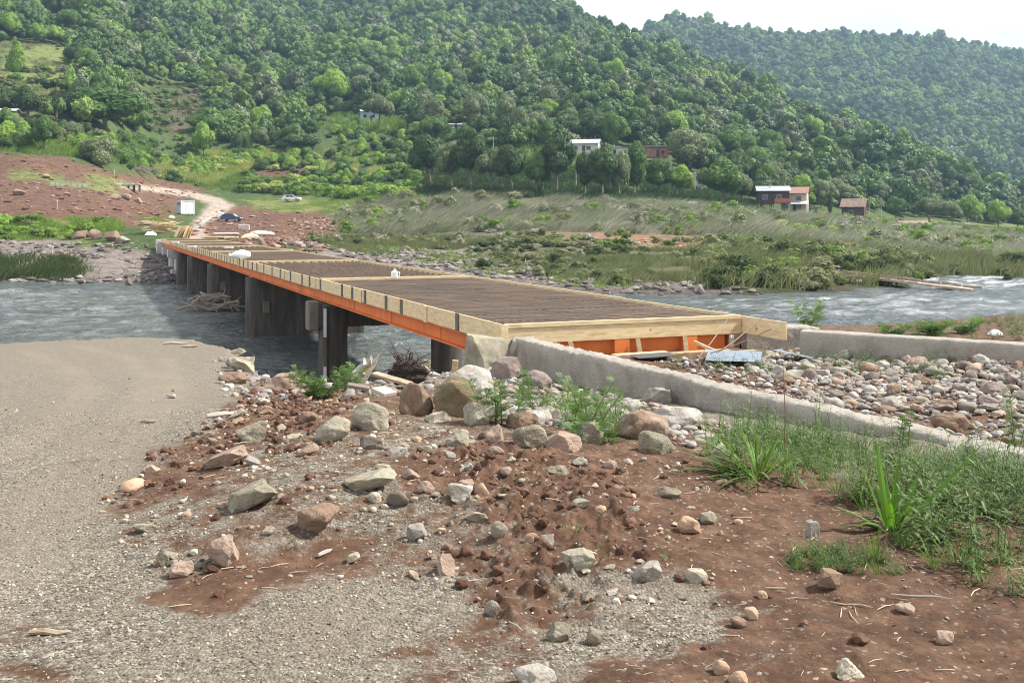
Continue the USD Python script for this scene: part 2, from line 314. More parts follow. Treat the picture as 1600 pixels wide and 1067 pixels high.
# --- soil kinds of the near bank: 0 = grey crushed gravel, 1 = red-brown soil
def near_soil(x, y):
    px, py = 800 + FPX * x / np.maximum(y, 1.5), HORIZON + FPX * (EYE - near_z(x, y)) / np.maximum(y, 1.5)
    j = 150 * (fbm2(x, y, 0.9, 4, 11) - 0.5) + 110 * (fbm2(x, y, 3.4, 4, 12) - 0.5); j2 = 130 * (fbm2(x, y, 1.0, 4, 13) - 0.5) + 70 * (fbm2(x, y, 4.0, 3, 14) - 0.5)
    sc = np.clip(6.0 / np.maximum(y, 3), 0.25, 1.2); qx, qy = px + 1.6 * j * sc, py + 0.8 * j2 * sc
    s = np.zeros(x.shape)
    def add(poly, v):
        m = inpoly(qx.ravel(), qy.ravel(), poly).reshape(x.shape); s[m] = v
    side = (x - A0[0]) * ACR[0] + (y - A0[1]) * ACR[1]
    add([(90, 810), (240, 730), (330, 655), (420, 605), (800, 600), (1060, 690), (1000, 900), (700, 905), (480, 890), (300, 910), (210, 890)], 0.47)
    add([(120, 790), (210, 740), (330, 660), (390, 600), (560, 590), (640, 640), (560, 660), (430, 680), (330, 740), (250, 780)], 0.85)
    add([(560, 600), (800, 600), (1100, 640), (1130, 700), (950, 700), (700, 650), (600, 640)], 0.75)
    add([(640, 720), (880, 690), (1130, 700), (1300, 740), (1700, 760), (1700, 1100), (1250, 1100), (1130, 960), (980, 860), (800, 800), (680, 780)], 0.95)
    add([(780, 800), (980, 790), (1010, 870), (860, 890)], 1.0)
    add([(690, 880), (900, 890), (920, 960), (760, 980)], 0.8)
    add([(230, 900), (340, 880), (520, 860), (560, 900), (420, 950), (300, 1000), (200, 960)], 0.85)
    add([(620, 960), (830, 960), (930, 1100), (560, 1100)], 0.5)
    add([(930, 1010), (1250, 1000), (1300, 1100), (900, 1100)], 0.75)
    add([(850, 880), (1130, 860), (1160, 940), (1080, 990), (900, 970)], 0.25)
    add([(-100, 960), (80, 980), (90, 1100), (-100, 1100)], 0.45)
    add([(60, 690), (200, 660), (240, 720), (60, 760)], 0.35)
    s = np.where(side > 0.2, 0.9, s)
    s = np.where((side > 0.2) & (y > 24), 0.75, s)
    return np.clip(s, 0, 1)

_nu = np.concatenate([np.linspace(-1.5, -0.62, 110)[:-1], np.linspace(-0.62, 0.62, 1000), np.linspace(0.62, 1.5, 110)[1:]])
_ny = [1.4]
while _ny[-1] < 52: _ny.append(_ny[-1] + max(0.007, min(0.45, 1.25 * _ny[-1] ** 2 / (1045 * 1.9))))
_ny = V(_ny)
CLODS = [[(640, 700), (800, 690), (1010, 770), (1010, 880), (900, 900), (760, 830), (660, 780)], [(130, 780), (330, 650), (420, 600), (560, 620), (540, 680), (400, 720), (330, 760), (230, 800)], [(690, 870), (880, 870), (930, 960), (760, 985)], [(240, 890), (360, 860), (420, 900), (330, 930)], [(1120, 690), (1200, 690), (1180, 740), (1120, 740)]]
TRACKS = [[(120, 540), (205, 560), (240, 588), (225, 630), (150, 700), (60, 780), (-120, 900)], [(40, 548), (110, 575), (140, 610), (95, 660), (0, 715), (-160, 800)], [(260, 560), (275, 610), (215, 690), (120, 800), (20, 900), (-100, 1000)]]
def rough_zone(X, Y):
    px, py = 800 + FPX * X / np.maximum(Y, 1.5), HORIZON + FPX * (EYE - near_z(X, Y)) / np.maximum(Y, 1.5)
    j = 90 * (fbm2(X, Y, 1.3, 4, 61) - 0.5); m = np.zeros(X.shape)
    for p in CLODS: m[inpoly((px + j).ravel(), (py + 0.6 * j).ravel(), p).reshape(X.shape)] = 1.0
    return gaussian_filter(m, (16, 8)) if X.shape[1] > 1 else m
def track_at(X, Y):
    t = np.zeros(X.shape)
    for tr in TRACKS:
        w = V([hit(a, b)[:2] for a, b in tr]); d = np.full(X.shape, 9.0)
        for a, b in zip(w, w[1:]):
            q = np.clip(((X - a[0]) * (b - a)[0] + (Y - a[1]) * (b - a)[1]) / ((b - a) ** 2).sum(), 0, 1); d = np.minimum(d, np.hypot(X - a[0] - q * (b - a)[0], Y - a[1] - q * (b - a)[1]))
        t = np.maximum(t, np.clip(1.4 - d / 0.24, 0, 1) ** 1.5)
    return t * np.clip(fbm2(X, Y, 1.2, 3, 63) * 2.2 - 0.35, 0, 1)
def near_detail(X, Y):
    z = near_z(X, Y); soil = gaussian_filter(near_soil(X, Y), (9, 5))
    land = np.clip((z - 0.2) / 1.0, 0, 1)
    ramp = np.clip((X - (-0.9 - 0.22 * Y)) / 2.0, 0.18, 1)                # the driven ramp on the left is smooth
    mz = np.clip(rough_zone(X, Y) + 0.25, 0, 1); rough = (0.020 + 0.03 * mz) * (fbm2(X, Y, 6.0, 4, 21) - 0.5) * 2 + 0.17 * (fbm2(X, Y, 1.1, 4, 22) - 0.5)
    clod = np.maximum(fbm2(X, Y, 14.0, 3, 23) - 0.47, 0) * 0.22 * rough_zone(X, Y)
    fine = 0.010 * (fbm2(X, Y, 28.0, 2, 25) - 0.5)
    return z + land * (ramp * rough + fine + clod * ramp), soil
_v, _f = fan(_nu, _ny, lambda x, y: near_z(x, y), 1.6)
_Xn = _v[:, 0].reshape(len(_nu), len(_ny)); _Yn = _v[:, 1].reshape(_Xn.shape)
_zn, _soil = near_detail(_Xn, _Yn); _v[:, 2] = _zn.ravel()
NEAR_SOIL_MAP = (_Xn, _Yn, _soil)
def detail_z(x, y):
    """Height of the detailed near bank at scattered points."""
    ys = np.atleast_1d(np.asarray(y, float)); xs = np.atleast_1d(np.asarray(x, float))
    ui = np.interp(xs / (ys + 1.6), _nu, np.arange(len(_nu))); yi = np.interp(ys, _ny, np.arange(len(_ny)))
    z = map_coordinates(_zn, [ui, yi], order=1, mode='nearest')
    return z if np.ndim(x) else float(z[0])
def soil_at(x, y):
    ui = np.interp(x / (y + 1.6), _nu, np.arange(len(_nu))); yi = np.interp(y, _ny, np.arange(len(_ny)))
    return map_coordinates(_soil, [ui, yi], order=1, mode='nearest')

near_mat = M('near_ground', {
    'g': ('geometry', {}), 'a': ('attribute', {'attribute': 'soil'}),
    'v1': ('voronoi_texture', {'scale': 62.0, 'randomness': 1.0}), 'v2': ('voronoi_texture', {'scale': 24.0, 'randomness': 1.0}), 'v3': ('voronoi_texture', {'scale': 130.0}),
    's1': ('separate_color', {}), 's2': ('separate_color', {}), 's3': ('separate_color', {}),
    'gr': ('rgb_ramp', {'ramp': [(0.0, (0.058, 0.050, 0.040)), (0.3, (0.126, 0.110, 0.087)), (0.6, (0.187, 0.166, 0.133)), (0.85, (0.256, 0.230, 0.186)), (1.0, (0.38, 0.345, 0.28))]}),
    'nb': ('noise_texture', {'scale': 0.9, 'detail': 6.0, 'roughness': 0.6}), 'dust': ('rgb_ramp', {'ramp': [(0.36, (0.05, 0.05, 0.05)), (0.66, (0.8, 0.8, 0.8))]}),
    'dc': ('color', {'value': (0.176, 0.145, 0.113)}), 'gm': ('mix_color', {}),
    'ns': ('noise_texture', {'scale': 5.5, 'detail': 10.0, 'roughness': 0.76}),
    'so': ('rgb_ramp', {'ramp': [(0.30, (0.038, 0.020, 0.0125)), (0.48, (0.086, 0.046, 0.028)), (0.60, (0.130, 0.074, 0.047)), (0.74, (0.195, 0.125, 0.083))]}),
    'peb': ('math', {'math_type': 'greater_than', 'value2': 0.945}), 'pm': ('mix_color', {}), 'pf': ('math', {'math_type': 'multiply', 'value2': 0.75}),
    'nm': ('noise_texture', {'scale': 5.0, 'detail': 9.0, 'roughness': 0.72}), 'ma': ('math', {'math_type': 'multiply_add', 'value2': 2.6, 'value3': -1.3}), 'fa': ('math', {'math_type': 'add'}),
    'fr': ('rgb_ramp', {'ramp': [(0.34, (0, 0, 0)), (0.66, (1, 1, 1))]}), 'mx': ('mix_color', {}),
    'tk': ('attribute', {'attribute': 'track'}), 'tf': ('math', {'math_type': 'multiply', 'value2': 0.4}), 'tc': ('color', {'value': (0.245, 0.205, 0.155)}), 'tm': ('mix_color', {}),
    'h1': ('math', {'math_type': 'multiply_add', 'value2': -0.7, 'value3': 0.5}), 'iv': ('math', {'math_type': 'multiply_add', 'value2': -0.85, 'value3': 1.0}), 'hm': ('math', {'math_type': 'multiply'}), 'h2': ('math', {'math_type': 'multiply', 'value2': 1.6}), 'h3': ('math', {'math_type': 'add'}),
    'b': ('bump', {'strength': 1.0, 'distance': 0.02}),
    'p': ('principled_bsdf', {'roughness': 0.92, 'specular_ior_level': 0.2})},
    [('g.position', k + '.vector') for k in ('v1', 'v2', 'v3', 'nb', 'ns', 'nm')] +
    [('v1.color', 's1.color'), ('v2.color', 's2.color'), ('v3.color', 's3.color'), ('s1.r', 'gr.fac'), ('nb.fac', 'dust.fac'), ('dust.color', 'gm.fac'), ('gr.color', 'gm.a'), ('dc.color', 'gm.b'),
     ('ns.fac', 'so.fac'), ('s1.g', 'peb.value1'), ('peb.value', 'pf.value1'), ('pf.value', 'pm.fac'), ('so.color', 'pm.a'), ('gr.color', 'pm.b'),
     ('nm.fac', 'ma.value1'), ('ma.value', 'fa.value1'), ('a.fac', 'fa.value2'), ('fa.value', 'fr.fac'), ('fr.color', 'mx.fac'), ('gm.result', 'mx.a'), ('pm.result', 'mx.b'), ('tk.fac', 'tf.value1'), ('tf.value', 'tm.fac'), ('mx.result', 'tm.a'), ('tc.color', 'tm.b'), ('tm.result', 'p.base_color'),
     ('v1.distance', 'h1.value1'), ('fr.color', 'iv.value1'), ('iv.value', 'hm.value2'), ('h1.value', 'hm.value1'), ('ns.fac', 'h2.value1'), ('hm.value', 'h3.value1'), ('h2.value', 'h3.value2'), ('h3.value', 'b.height'), ('b.normal', 'p.normal')])
obj('near_bank', (_v, _f), near_mat, smooth=True, kind='structure', prim_attr={'soil': _soil.ravel(), 'track': track_at(_Xn, _Yn).ravel()}, label='gravel ramp and red soil bank in the foreground', cat='ground')

# --- far bank
_v, _f = fan(_fu, FY, lambda x, y: FAR)
_px, _py = to_px(_v)
_j1 = 90 * (fbm2(_v[:, 0], _v[:, 1], 0.09, 4, 31) - 0.5); _j2 = 46 * (fbm2(_v[:, 0], _v[:, 1], 0.12, 4, 32) - 0.5)
_qx, _qy = _px + _j1 * np.clip(200 / _v[:, 1], 0.3, 1.5), _py + _j2 * np.clip(200 / _v[:, 1], 0.3, 1.5)
_kind = np.zeros((len(_v), 3)); _near = _v[:, 1] < 420
FARPOLY = {
    'scrub': [[(500, 345), (560, 320), (640, 304), (860, 310), (1100, 324), (1200, 336), (1480, 360), (1700, 372), (1700, 440), (1290, 450), (1100, 452), (980, 452), (640, 408), (480, 375)]],
    'red': [[(-900, 225), (0, 238), (120, 250), (180, 268), (250, 292), (300, 305), (270, 340), (200, 352), (130, 345), (60, 350), (0, 345), (-900, 345)], [(290, 380), (300, 350), (335, 330), (400, 320), (450, 330), (560, 345), (520, 372), (420, 392), (400, 410), (290, 390)],
            [(400, 255), (500, 260), (515, 285), (470, 292), (430, 285), (405, 275)], [(180, 268), (300, 292), (345, 305), (270, 300), (180, 285)], [(1440, 375), (1600, 378), (1600, 388), (1440, 388)]],
    'scar': [[(255, 150), (315, 140), (320, 195), (280, 212), (250, 190)]],
    'orange': [[(790, 366), (850, 367), (1000, 371), (1110, 374), (1180, 380), (1140, 385), (1000, 380), (860, 374), (800, 369)]],
    'rock': [[(-900, 372), (0, 374), (120, 378), (250, 385), (270, 400), (270, 450), (-900, 450)], [(440, 372), (620, 385), (800, 400), (1000, 440), (1130, 440), (1200, 470), (600, 470), (500, 400)]],
    'grass': [[(385, 308), (520, 312), (640, 300), (620, 330), (480, 335), (400, 330)], [(0, 340), (180, 345), (150, 376), (0, 376)], [(1350, 340), (1600, 350), (1600, 380), (1200, 375), (1200, 345)], [(0, 70), (110, 70), (110, 170), (0, 180)], [(90, 270), (240, 292), (180, 300), (0, 280), (0, 268)]],
    'road': [[(296, 374), (300, 350), (318, 333), (325, 318), (300, 308), (240, 299), (180, 292), (180, 286), (250, 293), (320, 304), (352, 313), (366, 322), (345, 338), (320, 352), (330, 376)]],
}
_FCOL = {'scrub': (0.115, 0.108, 0.070), 'base': (0.060, 0.085, 0.030), 'scar': (0.105, 0.078, 0.055), 'red': (0.118, 0.068, 0.048), 'orange': (0.22, 0.125, 0.078), 'rock': (0.175, 0.148, 0.132), 'grass': (0.13, 0.145, 0.050), 'road': (0.315, 0.26, 0.215)}
_c = np.tile(V(_FCOL['base']), (len(_v), 1))
for k in ('scrub', 'scar', 'red', 'grass', 'rock', 'orange', 'road'):
    for poly in FARPOLY[k]:
        qx, qy = (_px + 0.25 * _j1, _py + 0.15 * _j2) if k == 'road' else (_qx, _qy)
        _c[inpoly(qx, qy, poly) & _near] = _FCOL[k]
_c = gaussian_filter(_c.reshape(FNU, len(FY), 3), (0.9, 0.8, 0)).reshape(-1, 3)
_wet = np.clip((0.55 - _v[:, 2]) / 0.5, 0, 1)[:, None]; _c = _c * (1 - 0.55 * _wet)       # wet stone at the waterline
far_mat = M('far_ground', {
    'g': ('geometry', {}), 'a': ('attribute', {'attribute': 'tint'}), 'n': ('noise_texture', {'scale': 0.8, 'detail': 8.0, 'roughness': 0.68}), 'v': ('voronoi_texture', {'scale': 1.1}),
    'r': ('rgb_ramp', {'ramp': [(0.3, (0.55, 0.55, 0.55)), (0.7, (1.5, 1.5, 1.5))]}), 'mx': ('mix_color', {'blend_type': 'multiply', 'fac': 1.0, 'use_clamp': False}),
    'n2': ('noise_texture', {'scale': 1.6, 'detail': 7.0, 'roughness': 0.7}), 'b': ('bump', {'strength': 0.9, 'distance': 0.45}),
    'p': ('principled_bsdf', {'roughness': 0.95, 'specular_ior_level': 0.1})},
    [('g.position', 'n.vector'), ('g.position', 'n2.vector'), ('n.fac', 'r.fac'), ('a.color', 'mx.a'), ('r.color', 'mx.b'), ('mx.result', 'p.base_color'), ('n2.fac', 'b.height'), ('b.normal', 'p.normal')])
obj('far_bank', (_v, _f), far_mat, smooth=True, kind='structure', prim_attr={'tint': _c}, label='far river bank and wooded hills', cat='terrain')

# --- river
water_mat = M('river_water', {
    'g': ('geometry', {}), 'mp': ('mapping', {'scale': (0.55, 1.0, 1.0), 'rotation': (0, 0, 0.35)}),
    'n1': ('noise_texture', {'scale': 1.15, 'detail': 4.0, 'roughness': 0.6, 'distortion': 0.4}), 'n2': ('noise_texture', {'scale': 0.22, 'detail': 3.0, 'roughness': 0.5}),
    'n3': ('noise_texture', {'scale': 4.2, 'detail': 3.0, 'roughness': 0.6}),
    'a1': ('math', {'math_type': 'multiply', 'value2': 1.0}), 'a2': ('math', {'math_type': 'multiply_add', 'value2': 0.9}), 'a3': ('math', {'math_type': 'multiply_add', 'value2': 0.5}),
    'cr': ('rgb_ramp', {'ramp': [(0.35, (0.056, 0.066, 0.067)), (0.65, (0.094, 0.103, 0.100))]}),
    'fo': ('attribute', {'attribute': 'foam'}), 'fx': ('mix_color', {}), 'fc': ('color', {'value': (0.62, 0.64, 0.65)}), 'rm': ('map_range', {'to_min': 0.07, 'to_max': 0.6}),  # mask mixes a white sky reflection into the water colour
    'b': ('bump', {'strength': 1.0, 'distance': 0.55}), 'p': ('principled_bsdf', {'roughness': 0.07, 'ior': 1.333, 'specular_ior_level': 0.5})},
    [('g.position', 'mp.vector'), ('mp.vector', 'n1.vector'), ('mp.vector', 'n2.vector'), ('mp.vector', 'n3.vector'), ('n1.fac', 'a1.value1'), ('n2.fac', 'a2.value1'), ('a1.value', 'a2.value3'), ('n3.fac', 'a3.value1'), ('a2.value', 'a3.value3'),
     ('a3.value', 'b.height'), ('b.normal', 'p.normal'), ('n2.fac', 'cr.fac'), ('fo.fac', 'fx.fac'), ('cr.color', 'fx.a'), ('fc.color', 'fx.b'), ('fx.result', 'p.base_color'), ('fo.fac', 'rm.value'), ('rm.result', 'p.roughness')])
_ru = np.concatenate([np.linspace(-3.0, -0.56, 40)[:-1], np.linspace(-0.56, 0.56, 620), np.linspace(0.56, 3.0, 40)[1:]])
_ry = [-60.0, -30.0, -5.0, 8.0, 14.0]
while _ry[-1] < 150: _ry.append(_ry[-1] + max(0.12, 0.0034 * _ry[-1]))
_ry = V(_ry + [180, 220, 260, 320])
def wave_z(X, Y):
    c, s = math.cos(0.5), math.sin(0.5); a, b = (X * c + Y * s) * 0.55, -X * s + Y * c
    z = 0.74 * (fbm2(a, b, 1.0, 3, 41) - 0.5) + 0.16 * (fbm2(a, b, 2.4, 2, 44) - 0.5) + 0.34 * (fbm2(a + 50, b, 0.38, 2, 42) - 0.5)
    calm = np.clip(fbm2(X, Y, 0.05, 3, 43) * 3.2 - 0.8, 0.55, 1.0)
    pool = 1 - 0.75 * np.exp(-(((X + 5.5) / 6.0) ** 2 + ((Y - 40) / 9.0) ** 2))        # still water in the shelter of the piers
    return z * calm * pool * np.clip((Y - 10) / 8, 0, 1)
_v, _f = fan(_ru, _ry, wave_z, 75.0)
def foam_at(X, Y):  # where sky glitter on the rapids and ripples is painted white
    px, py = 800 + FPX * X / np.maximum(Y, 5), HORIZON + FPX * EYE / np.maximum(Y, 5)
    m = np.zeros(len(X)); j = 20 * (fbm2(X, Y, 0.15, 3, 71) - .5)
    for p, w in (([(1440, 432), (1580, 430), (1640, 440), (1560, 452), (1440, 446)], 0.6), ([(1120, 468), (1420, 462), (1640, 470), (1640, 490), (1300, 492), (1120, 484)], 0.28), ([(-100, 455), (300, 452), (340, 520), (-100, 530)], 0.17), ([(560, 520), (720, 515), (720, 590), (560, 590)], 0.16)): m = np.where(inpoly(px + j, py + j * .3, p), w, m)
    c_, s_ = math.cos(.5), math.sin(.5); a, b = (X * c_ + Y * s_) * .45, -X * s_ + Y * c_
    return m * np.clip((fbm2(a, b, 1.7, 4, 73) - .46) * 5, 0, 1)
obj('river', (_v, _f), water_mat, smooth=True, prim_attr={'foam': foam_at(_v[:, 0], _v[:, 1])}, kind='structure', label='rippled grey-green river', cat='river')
# ---------------------------------------------------------------- bridge under construction
wood = M('new_pine', {'g': ('geometry', {}), 'mp': ('mapping', {'scale': (1.2, 1.2, 9.0)}), 'n': ('noise_texture', {'scale': 2.6, 'detail': 8.0, 'roughness': 0.65, 'distortion': 0.6}), 'r': ('rgb_ramp', {'ramp': [(0.28, (0.42, 0.30, 0.155)), (0.5, (0.60, 0.47, 0.28)), (0.72, (0.70, 0.58, 0.38))]}),
    'v': ('voronoi_texture', {'scale': 2.3}), 'kn': ('rgb_ramp', {'ramp': [(0.05, (0.42, 0.30, 0.2)), (0.11, (1, 1, 1))]}), 'mx': ('mix_color', {'blend_type': 'multiply', 'fac': 1.0}),
    'b': ('bump', {'strength': 0.25, 'distance': 0.01}), 'p': ('principled_bsdf', {'roughness': 0.75, 'specular_ior_level': 0.25})},
    [('g.position', 'mp.vector'), ('g.position', 'v.vector'), ('mp.vector', 'n.vector'), ('n.fac', 'r.fac'), ('v.distance', 'kn.fac'), ('r.color', 'mx.a'), ('kn.color', 'mx.b'), ('mx.result', 'p.base_color'), ('n.fac', 'b.height'), ('b.normal', 'p.normal')])
wood_grey = plain('weathered_wood', (0.30, 0.235, 0.165), 0.85, 0.35, 4.0, 0.4, 20.0, stretch=(1, 1, 6))
wood_tan = plain('stained_pine', (0.36, 0.26, 0.14), 0.8, 0.35, 3.0, 0.3, 14.0, stretch=(1, 1, 5))
orange = plain('orange_primer', (0.50, 0.135, 0.035), 0.55, 0.14, 1.6, 0.15, 12.0, detail=9.0, spec=0.3, col2=(0.72, 0.20, 0.042), stretch=(1, 1, .5))
orange_dark = plain('orange_primer_inner', (0.70, 0.175, 0.033), 0.5, 0.12, 1.3)
plate_mat = plain('dark_plate', (0.085, 0.075, 0.07), 0.6, 0.4, 5.0)
rust = plain('rusty_bar', (0.13, 0.105, 0.088), 0.6, 0.5, 0.7, detail=7.0, col2=(0.235, 0.165, 0.115))
form = plain('form_floor', (0.075, 0.061, 0.05), 0.85, 0.4, 0.6, col2=(0.14, 0.11, 0.082))
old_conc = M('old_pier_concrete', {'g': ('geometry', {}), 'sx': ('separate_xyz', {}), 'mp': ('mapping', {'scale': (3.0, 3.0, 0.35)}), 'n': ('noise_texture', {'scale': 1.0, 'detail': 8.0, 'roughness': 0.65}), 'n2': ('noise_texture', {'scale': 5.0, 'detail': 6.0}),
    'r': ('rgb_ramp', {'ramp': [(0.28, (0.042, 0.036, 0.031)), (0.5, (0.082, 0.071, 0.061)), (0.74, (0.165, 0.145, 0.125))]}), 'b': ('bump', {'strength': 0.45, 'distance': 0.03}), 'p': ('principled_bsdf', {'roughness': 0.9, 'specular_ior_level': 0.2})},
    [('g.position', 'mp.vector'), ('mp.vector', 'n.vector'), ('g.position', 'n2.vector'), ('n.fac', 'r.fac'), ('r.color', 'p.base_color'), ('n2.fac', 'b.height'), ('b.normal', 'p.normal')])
nose_conc = plain('pier_nose_concrete', (0.15, 0.13, 0.11), 0.9, 0.4, 1.4, 0.4, 6.0, stretch=(1, 1, 0.4))
cap_conc = plain('pier_cap_concrete', (0.27, 0.235, 0.20), 0.9, 0.3, 1.6, 0.4, 7.0)
new_conc = plain('new_concrete', (0.46, 0.45, 0.43), 0.85, 0.15, 1.4, 0.2, 9.0)
wall_conc = M('old_wall_concrete', {'g': ('geometry', {}), 'sx': ('separate_xyz', {}), 'nn': ('geometry', {}), 'n': ('noise_texture', {'scale': 1.8, 'detail': 9.0, 'roughness': 0.68}), 'r': ('rgb_ramp', {'ramp': [(0.28, (0.205, 0.182, 0.155)), (0.48, (0.335, 0.303, 0.262)), (0.72, (0.425, 0.388, 0.335))]}),
    'v': ('voronoi_texture', {'scale': 26.0}), 'n2': ('noise_texture', {'scale': 22.0, 'detail': 7.0, 'roughness': 0.7}), 'pv': ('rgb_ramp', {'ramp': [(0.25, (0.0, 0, 0)), (0.7, (1, 1, 1))]}),
    'mx': ('mix_color', {'blend_type': 'multiply', 'fac': 0.22}), 'b': ('bump', {'strength': 0.75, 'distance': 0.025}), 'p': ('principled_bsdf', {'roughness': 0.93, 'specular_ior_level': 0.2})},
    [('g.position', 'n.vector'), ('g.position', 'n2.vector'), ('n.fac', 'r.fac'), ('n2.fac', 'pv.fac'), ('r.color', 'mx.a'), ('pv.color', 'mx.b'), ('mx.result', 'p.base_color'), ('pv.color', 'b.height'), ('b.normal', 'p.normal')])
white_paint = plain('white_paint', (0.78, 0.78, 0.76), 0.5, 0.06, 3.0)
black_paint = plain('black_paint', (0.03, 0.03, 0.032), 0.5, 0.3, 3.0)

ANG = math.atan2(DIR[1], DIR[0])
def BR(m):
    """Bridge coordinates (along, across to the right, height) to world."""
    v, f = m; v = V(v, float); xy = A0 + v[:, :1] * DIR + v[:, 1:2] * ACR
    return np.column_stack([xy, v[:, 2]]), V(f)[:, ::-1]
def bl(t0, t1, s0, s1, z0, z1, b=0.0):
    return BR((bbox if b else box)(t0, t1, s0, s1, z0, z1, *((b,) if b else ())))
def t_of(px):      # distance along the left edge that shows at a photograph column
    u = (px - 800) / FPX; return (A0[0] - u * A0[1]) / (u * DIR[1] - DIR[0])

rngb = np.random.default_rng(5)
br = thing('bridge', 'long narrow bridge under construction, orange steel beams topped by pale wooden formwork', 'bridge')
LEN, PZ, ZB = 102.0, DECK_Z, DECK_Z - 0.36
JOINTS = [0, 17, 34, 52, 67, 78, 90, LEN]
# formwork floor
obj('formwork_floor', bl(0.06, LEN, 0.06, DECK_W - 0.06, ZB - 0.02, ZB + 0.05), form, br)
# side boards: left side, split where the photograph shows joints
lj = [0.0] + [t_of(x) for x in (666, 565, 494, 445, 405, 372, 345, 325, 309, 297, 288, 280, 273)] + [LEN]
lj = [x for x in lj if x <= LEN]
for i, (a, b) in enumerate(zip(lj, lj[1:])):
    if i == 0:   # nearest board has a small notch left by its saw cut at the corner
        obj('side_board', bl(a, b - 0.006, -0.045, 0.0, ZB - 0.01, PZ + 0.004, 0.006), wood, br)
    else:
        dz = rngb.uniform(-0.012, 0.012)
        obj('side_board', bl(a + 0.006, b - 0.006, -0.045 + rngb.uniform(-.004, .004), 0.0, ZB - 0.02 + dz, PZ + 0.004 + dz, 0.006), wood, br)
        obj('splice_cleat', bl(a - 0.22, a + 0.02, -0.071, -0.048, ZB - 0.03, PZ - 0.01, 0.004), wood, br)
rj = np.arange(0, LEN + 1, 5.1); rj[-1] = LEN
for a, b in zip(rj, rj[1:]):
    dz = rngb.uniform(-0.012, 0.012)
    obj('side_board', bl(a + 0.006, b - 0.006, DECK_W, DECK_W + 0.045, ZB - 0.02 + dz, PZ + 0.004 + dz), wood, br)
# dark plates between the boards
pls = [718, 630, 606, 573, 553, 537, 503, 486, 474, 456, 440, 427, 414, 403, 396, 389, 382, 376, 372, 366, 361, 356]
for x in pls:
    t = t_of(x); w = 0.21 if t > 4 else 0.22
    obj('dark_plate', bl(t - w / 2, t + w / 2, -0.062, -0.047, ZB - 0.005, PZ + 0.012), plate_mat, br)
t = t_of(352)
while t < 90:
    obj('dark_plate', bl(t - 0.09, t + 0.09, -0.062, -0.047, ZB - 0.005, PZ + 0.012), plate_mat, br); t += 1.35
# end boards at the near end: two stacked boards and a top strip
obj('end_board', bl(-0.055, -0.004, -0.045, DECK_W + 0.05, ZB - 0.03, PZ - 0.085, 0.006), wood, br)
obj('end_board', bl(-0.075, -0.004, 0.04, DECK_W + 0.02, PZ - 0.08, PZ + 0.006, 0.006), wood, br)
obj('end_board', bl(-0.085, -0.058, -0.04, 0.10, ZB - 0.03, PZ - 0.01, 0.004), wood, br)
obj('end_board', bl(-1.55, 0.05, DECK_W + 0.06, DECK_W + 0.105, ZB - 0.02, PZ - 0.02, 0.006), wood, br)   # side form running past the end over the abutment block
obj('end_board', bl(LEN, LEN + 0.05, 0, DECK_W, ZB, PZ), wood, br)
# cross boards at the span joints (two with a gap)
for t in JOINTS[1:-1]:
    for d in (-0.25, 0.25):
        obj('cross_board', bl(t + d - 0.03, t + d + 0.03, 0.03, DECK_W - 0.03, ZB + 0.05, PZ + 0.012), wood, br)
    obj('joint_cover', bl(t - 0.2, t + 0.2, 0.06, DECK_W - 0.06, ZB + 0.05, PZ - 0.13), wood_tan, br)
# reinforcing bars: one mat per span
def bar(t0, t1, s0, s1, z, r):
    return bl(t0, t1, s0, s1, z - r, z + r)
spans = list(zip(JOINTS, JOINTS[1:]))
for k, (a, b) in enumerate(spans):
    ms = []; a += 0.35 if k else 0.1; b -= 0.35; low = k in (1, 3)
    z1 = PZ - (0.06 if not low else 0.14)
    step = 0.17 if k < 2 else 0.3
    for t in np.arange(a, b, step):
        if k < 2:                      # bars lapped in two or three lengths, none quite in line
            cuts = [0.1] + sorted(rngb.uniform(0.8, DECK_W - 0.8, 2)) + [DECK_W - 0.1]
            for s0, s1 in zip(cuts, cuts[1:]):
                z = z1 + rngb.uniform(-0.014, 0.014); tj = t + rngb.normal(0, 0.016); ms.append(bar(tj - 0.014, tj + 0.014, s0, min(s1 + 0.12, DECK_W - 0.08), z, 0.013))
        else:
            z = z1 + rngb.uniform(-0.012, 0.012); ms.append(bar(t - 0.013, t + 0.013, 0.1, DECK_W - 0.1, z, 0.013))
    for s in np.arange(0.15, DECK_W - 0.1, 0.2): ms.append(bar(a, b, s - 0.012, s + 0.012, z1 - 0.03, 0.012))
    if low:
        for t in np.arange(a + 0.4, b, 0.75):
            for s in np.arange(0.35, DECK_W - 0.2, 0.42): ms.append(bl(t, t + 0.05, s, s + 0.12, ZB + 0.05, PZ - 0.03))
    p = obj('reinforcing_mat', cat(*ms), rust, br); tag(p, kind='stuff')
# steel beams: I-sections, one per span and line
GZ1, GZ0 = ZB - 0.035, ZB - 0.40
def ibeam(t0, t1, s, z0=GZ0, z1=GZ1, w=0.26, tf=0.03, tw=0.025):
    return cat(bl(t0, t1, s - w / 2, s + w / 2, z0, z0 + tf), bl(t0, t1, s - tw / 2, s + tw / 2, z0 + tf, z1 - tf), bl(t0, t1, s - w / 2, s + w / 2, z1 - tf, z1))
for k, (a, b) in enumerate(spans):
    for j, s in enumerate((0.16, 1.85, 3.55, DECK_W - 0.16)):
        g = obj('steel_beam', ibeam(a + (0.10 if k == 0 and j else 0.02), b - 0.02, s), orange if j == 0 else orange_dark, br)
        if j == 0:   # splice and bearing stiffeners seen on the outer beam
            for t in np.arange(a + 4.2, b - 1, 4.25): obj('weld_seam', bl(t - 0.006, t + 0.006, s - 0.020, s - 0.0135, GZ0 + 0.03, GZ1 - 0.03), plate_mat, g)
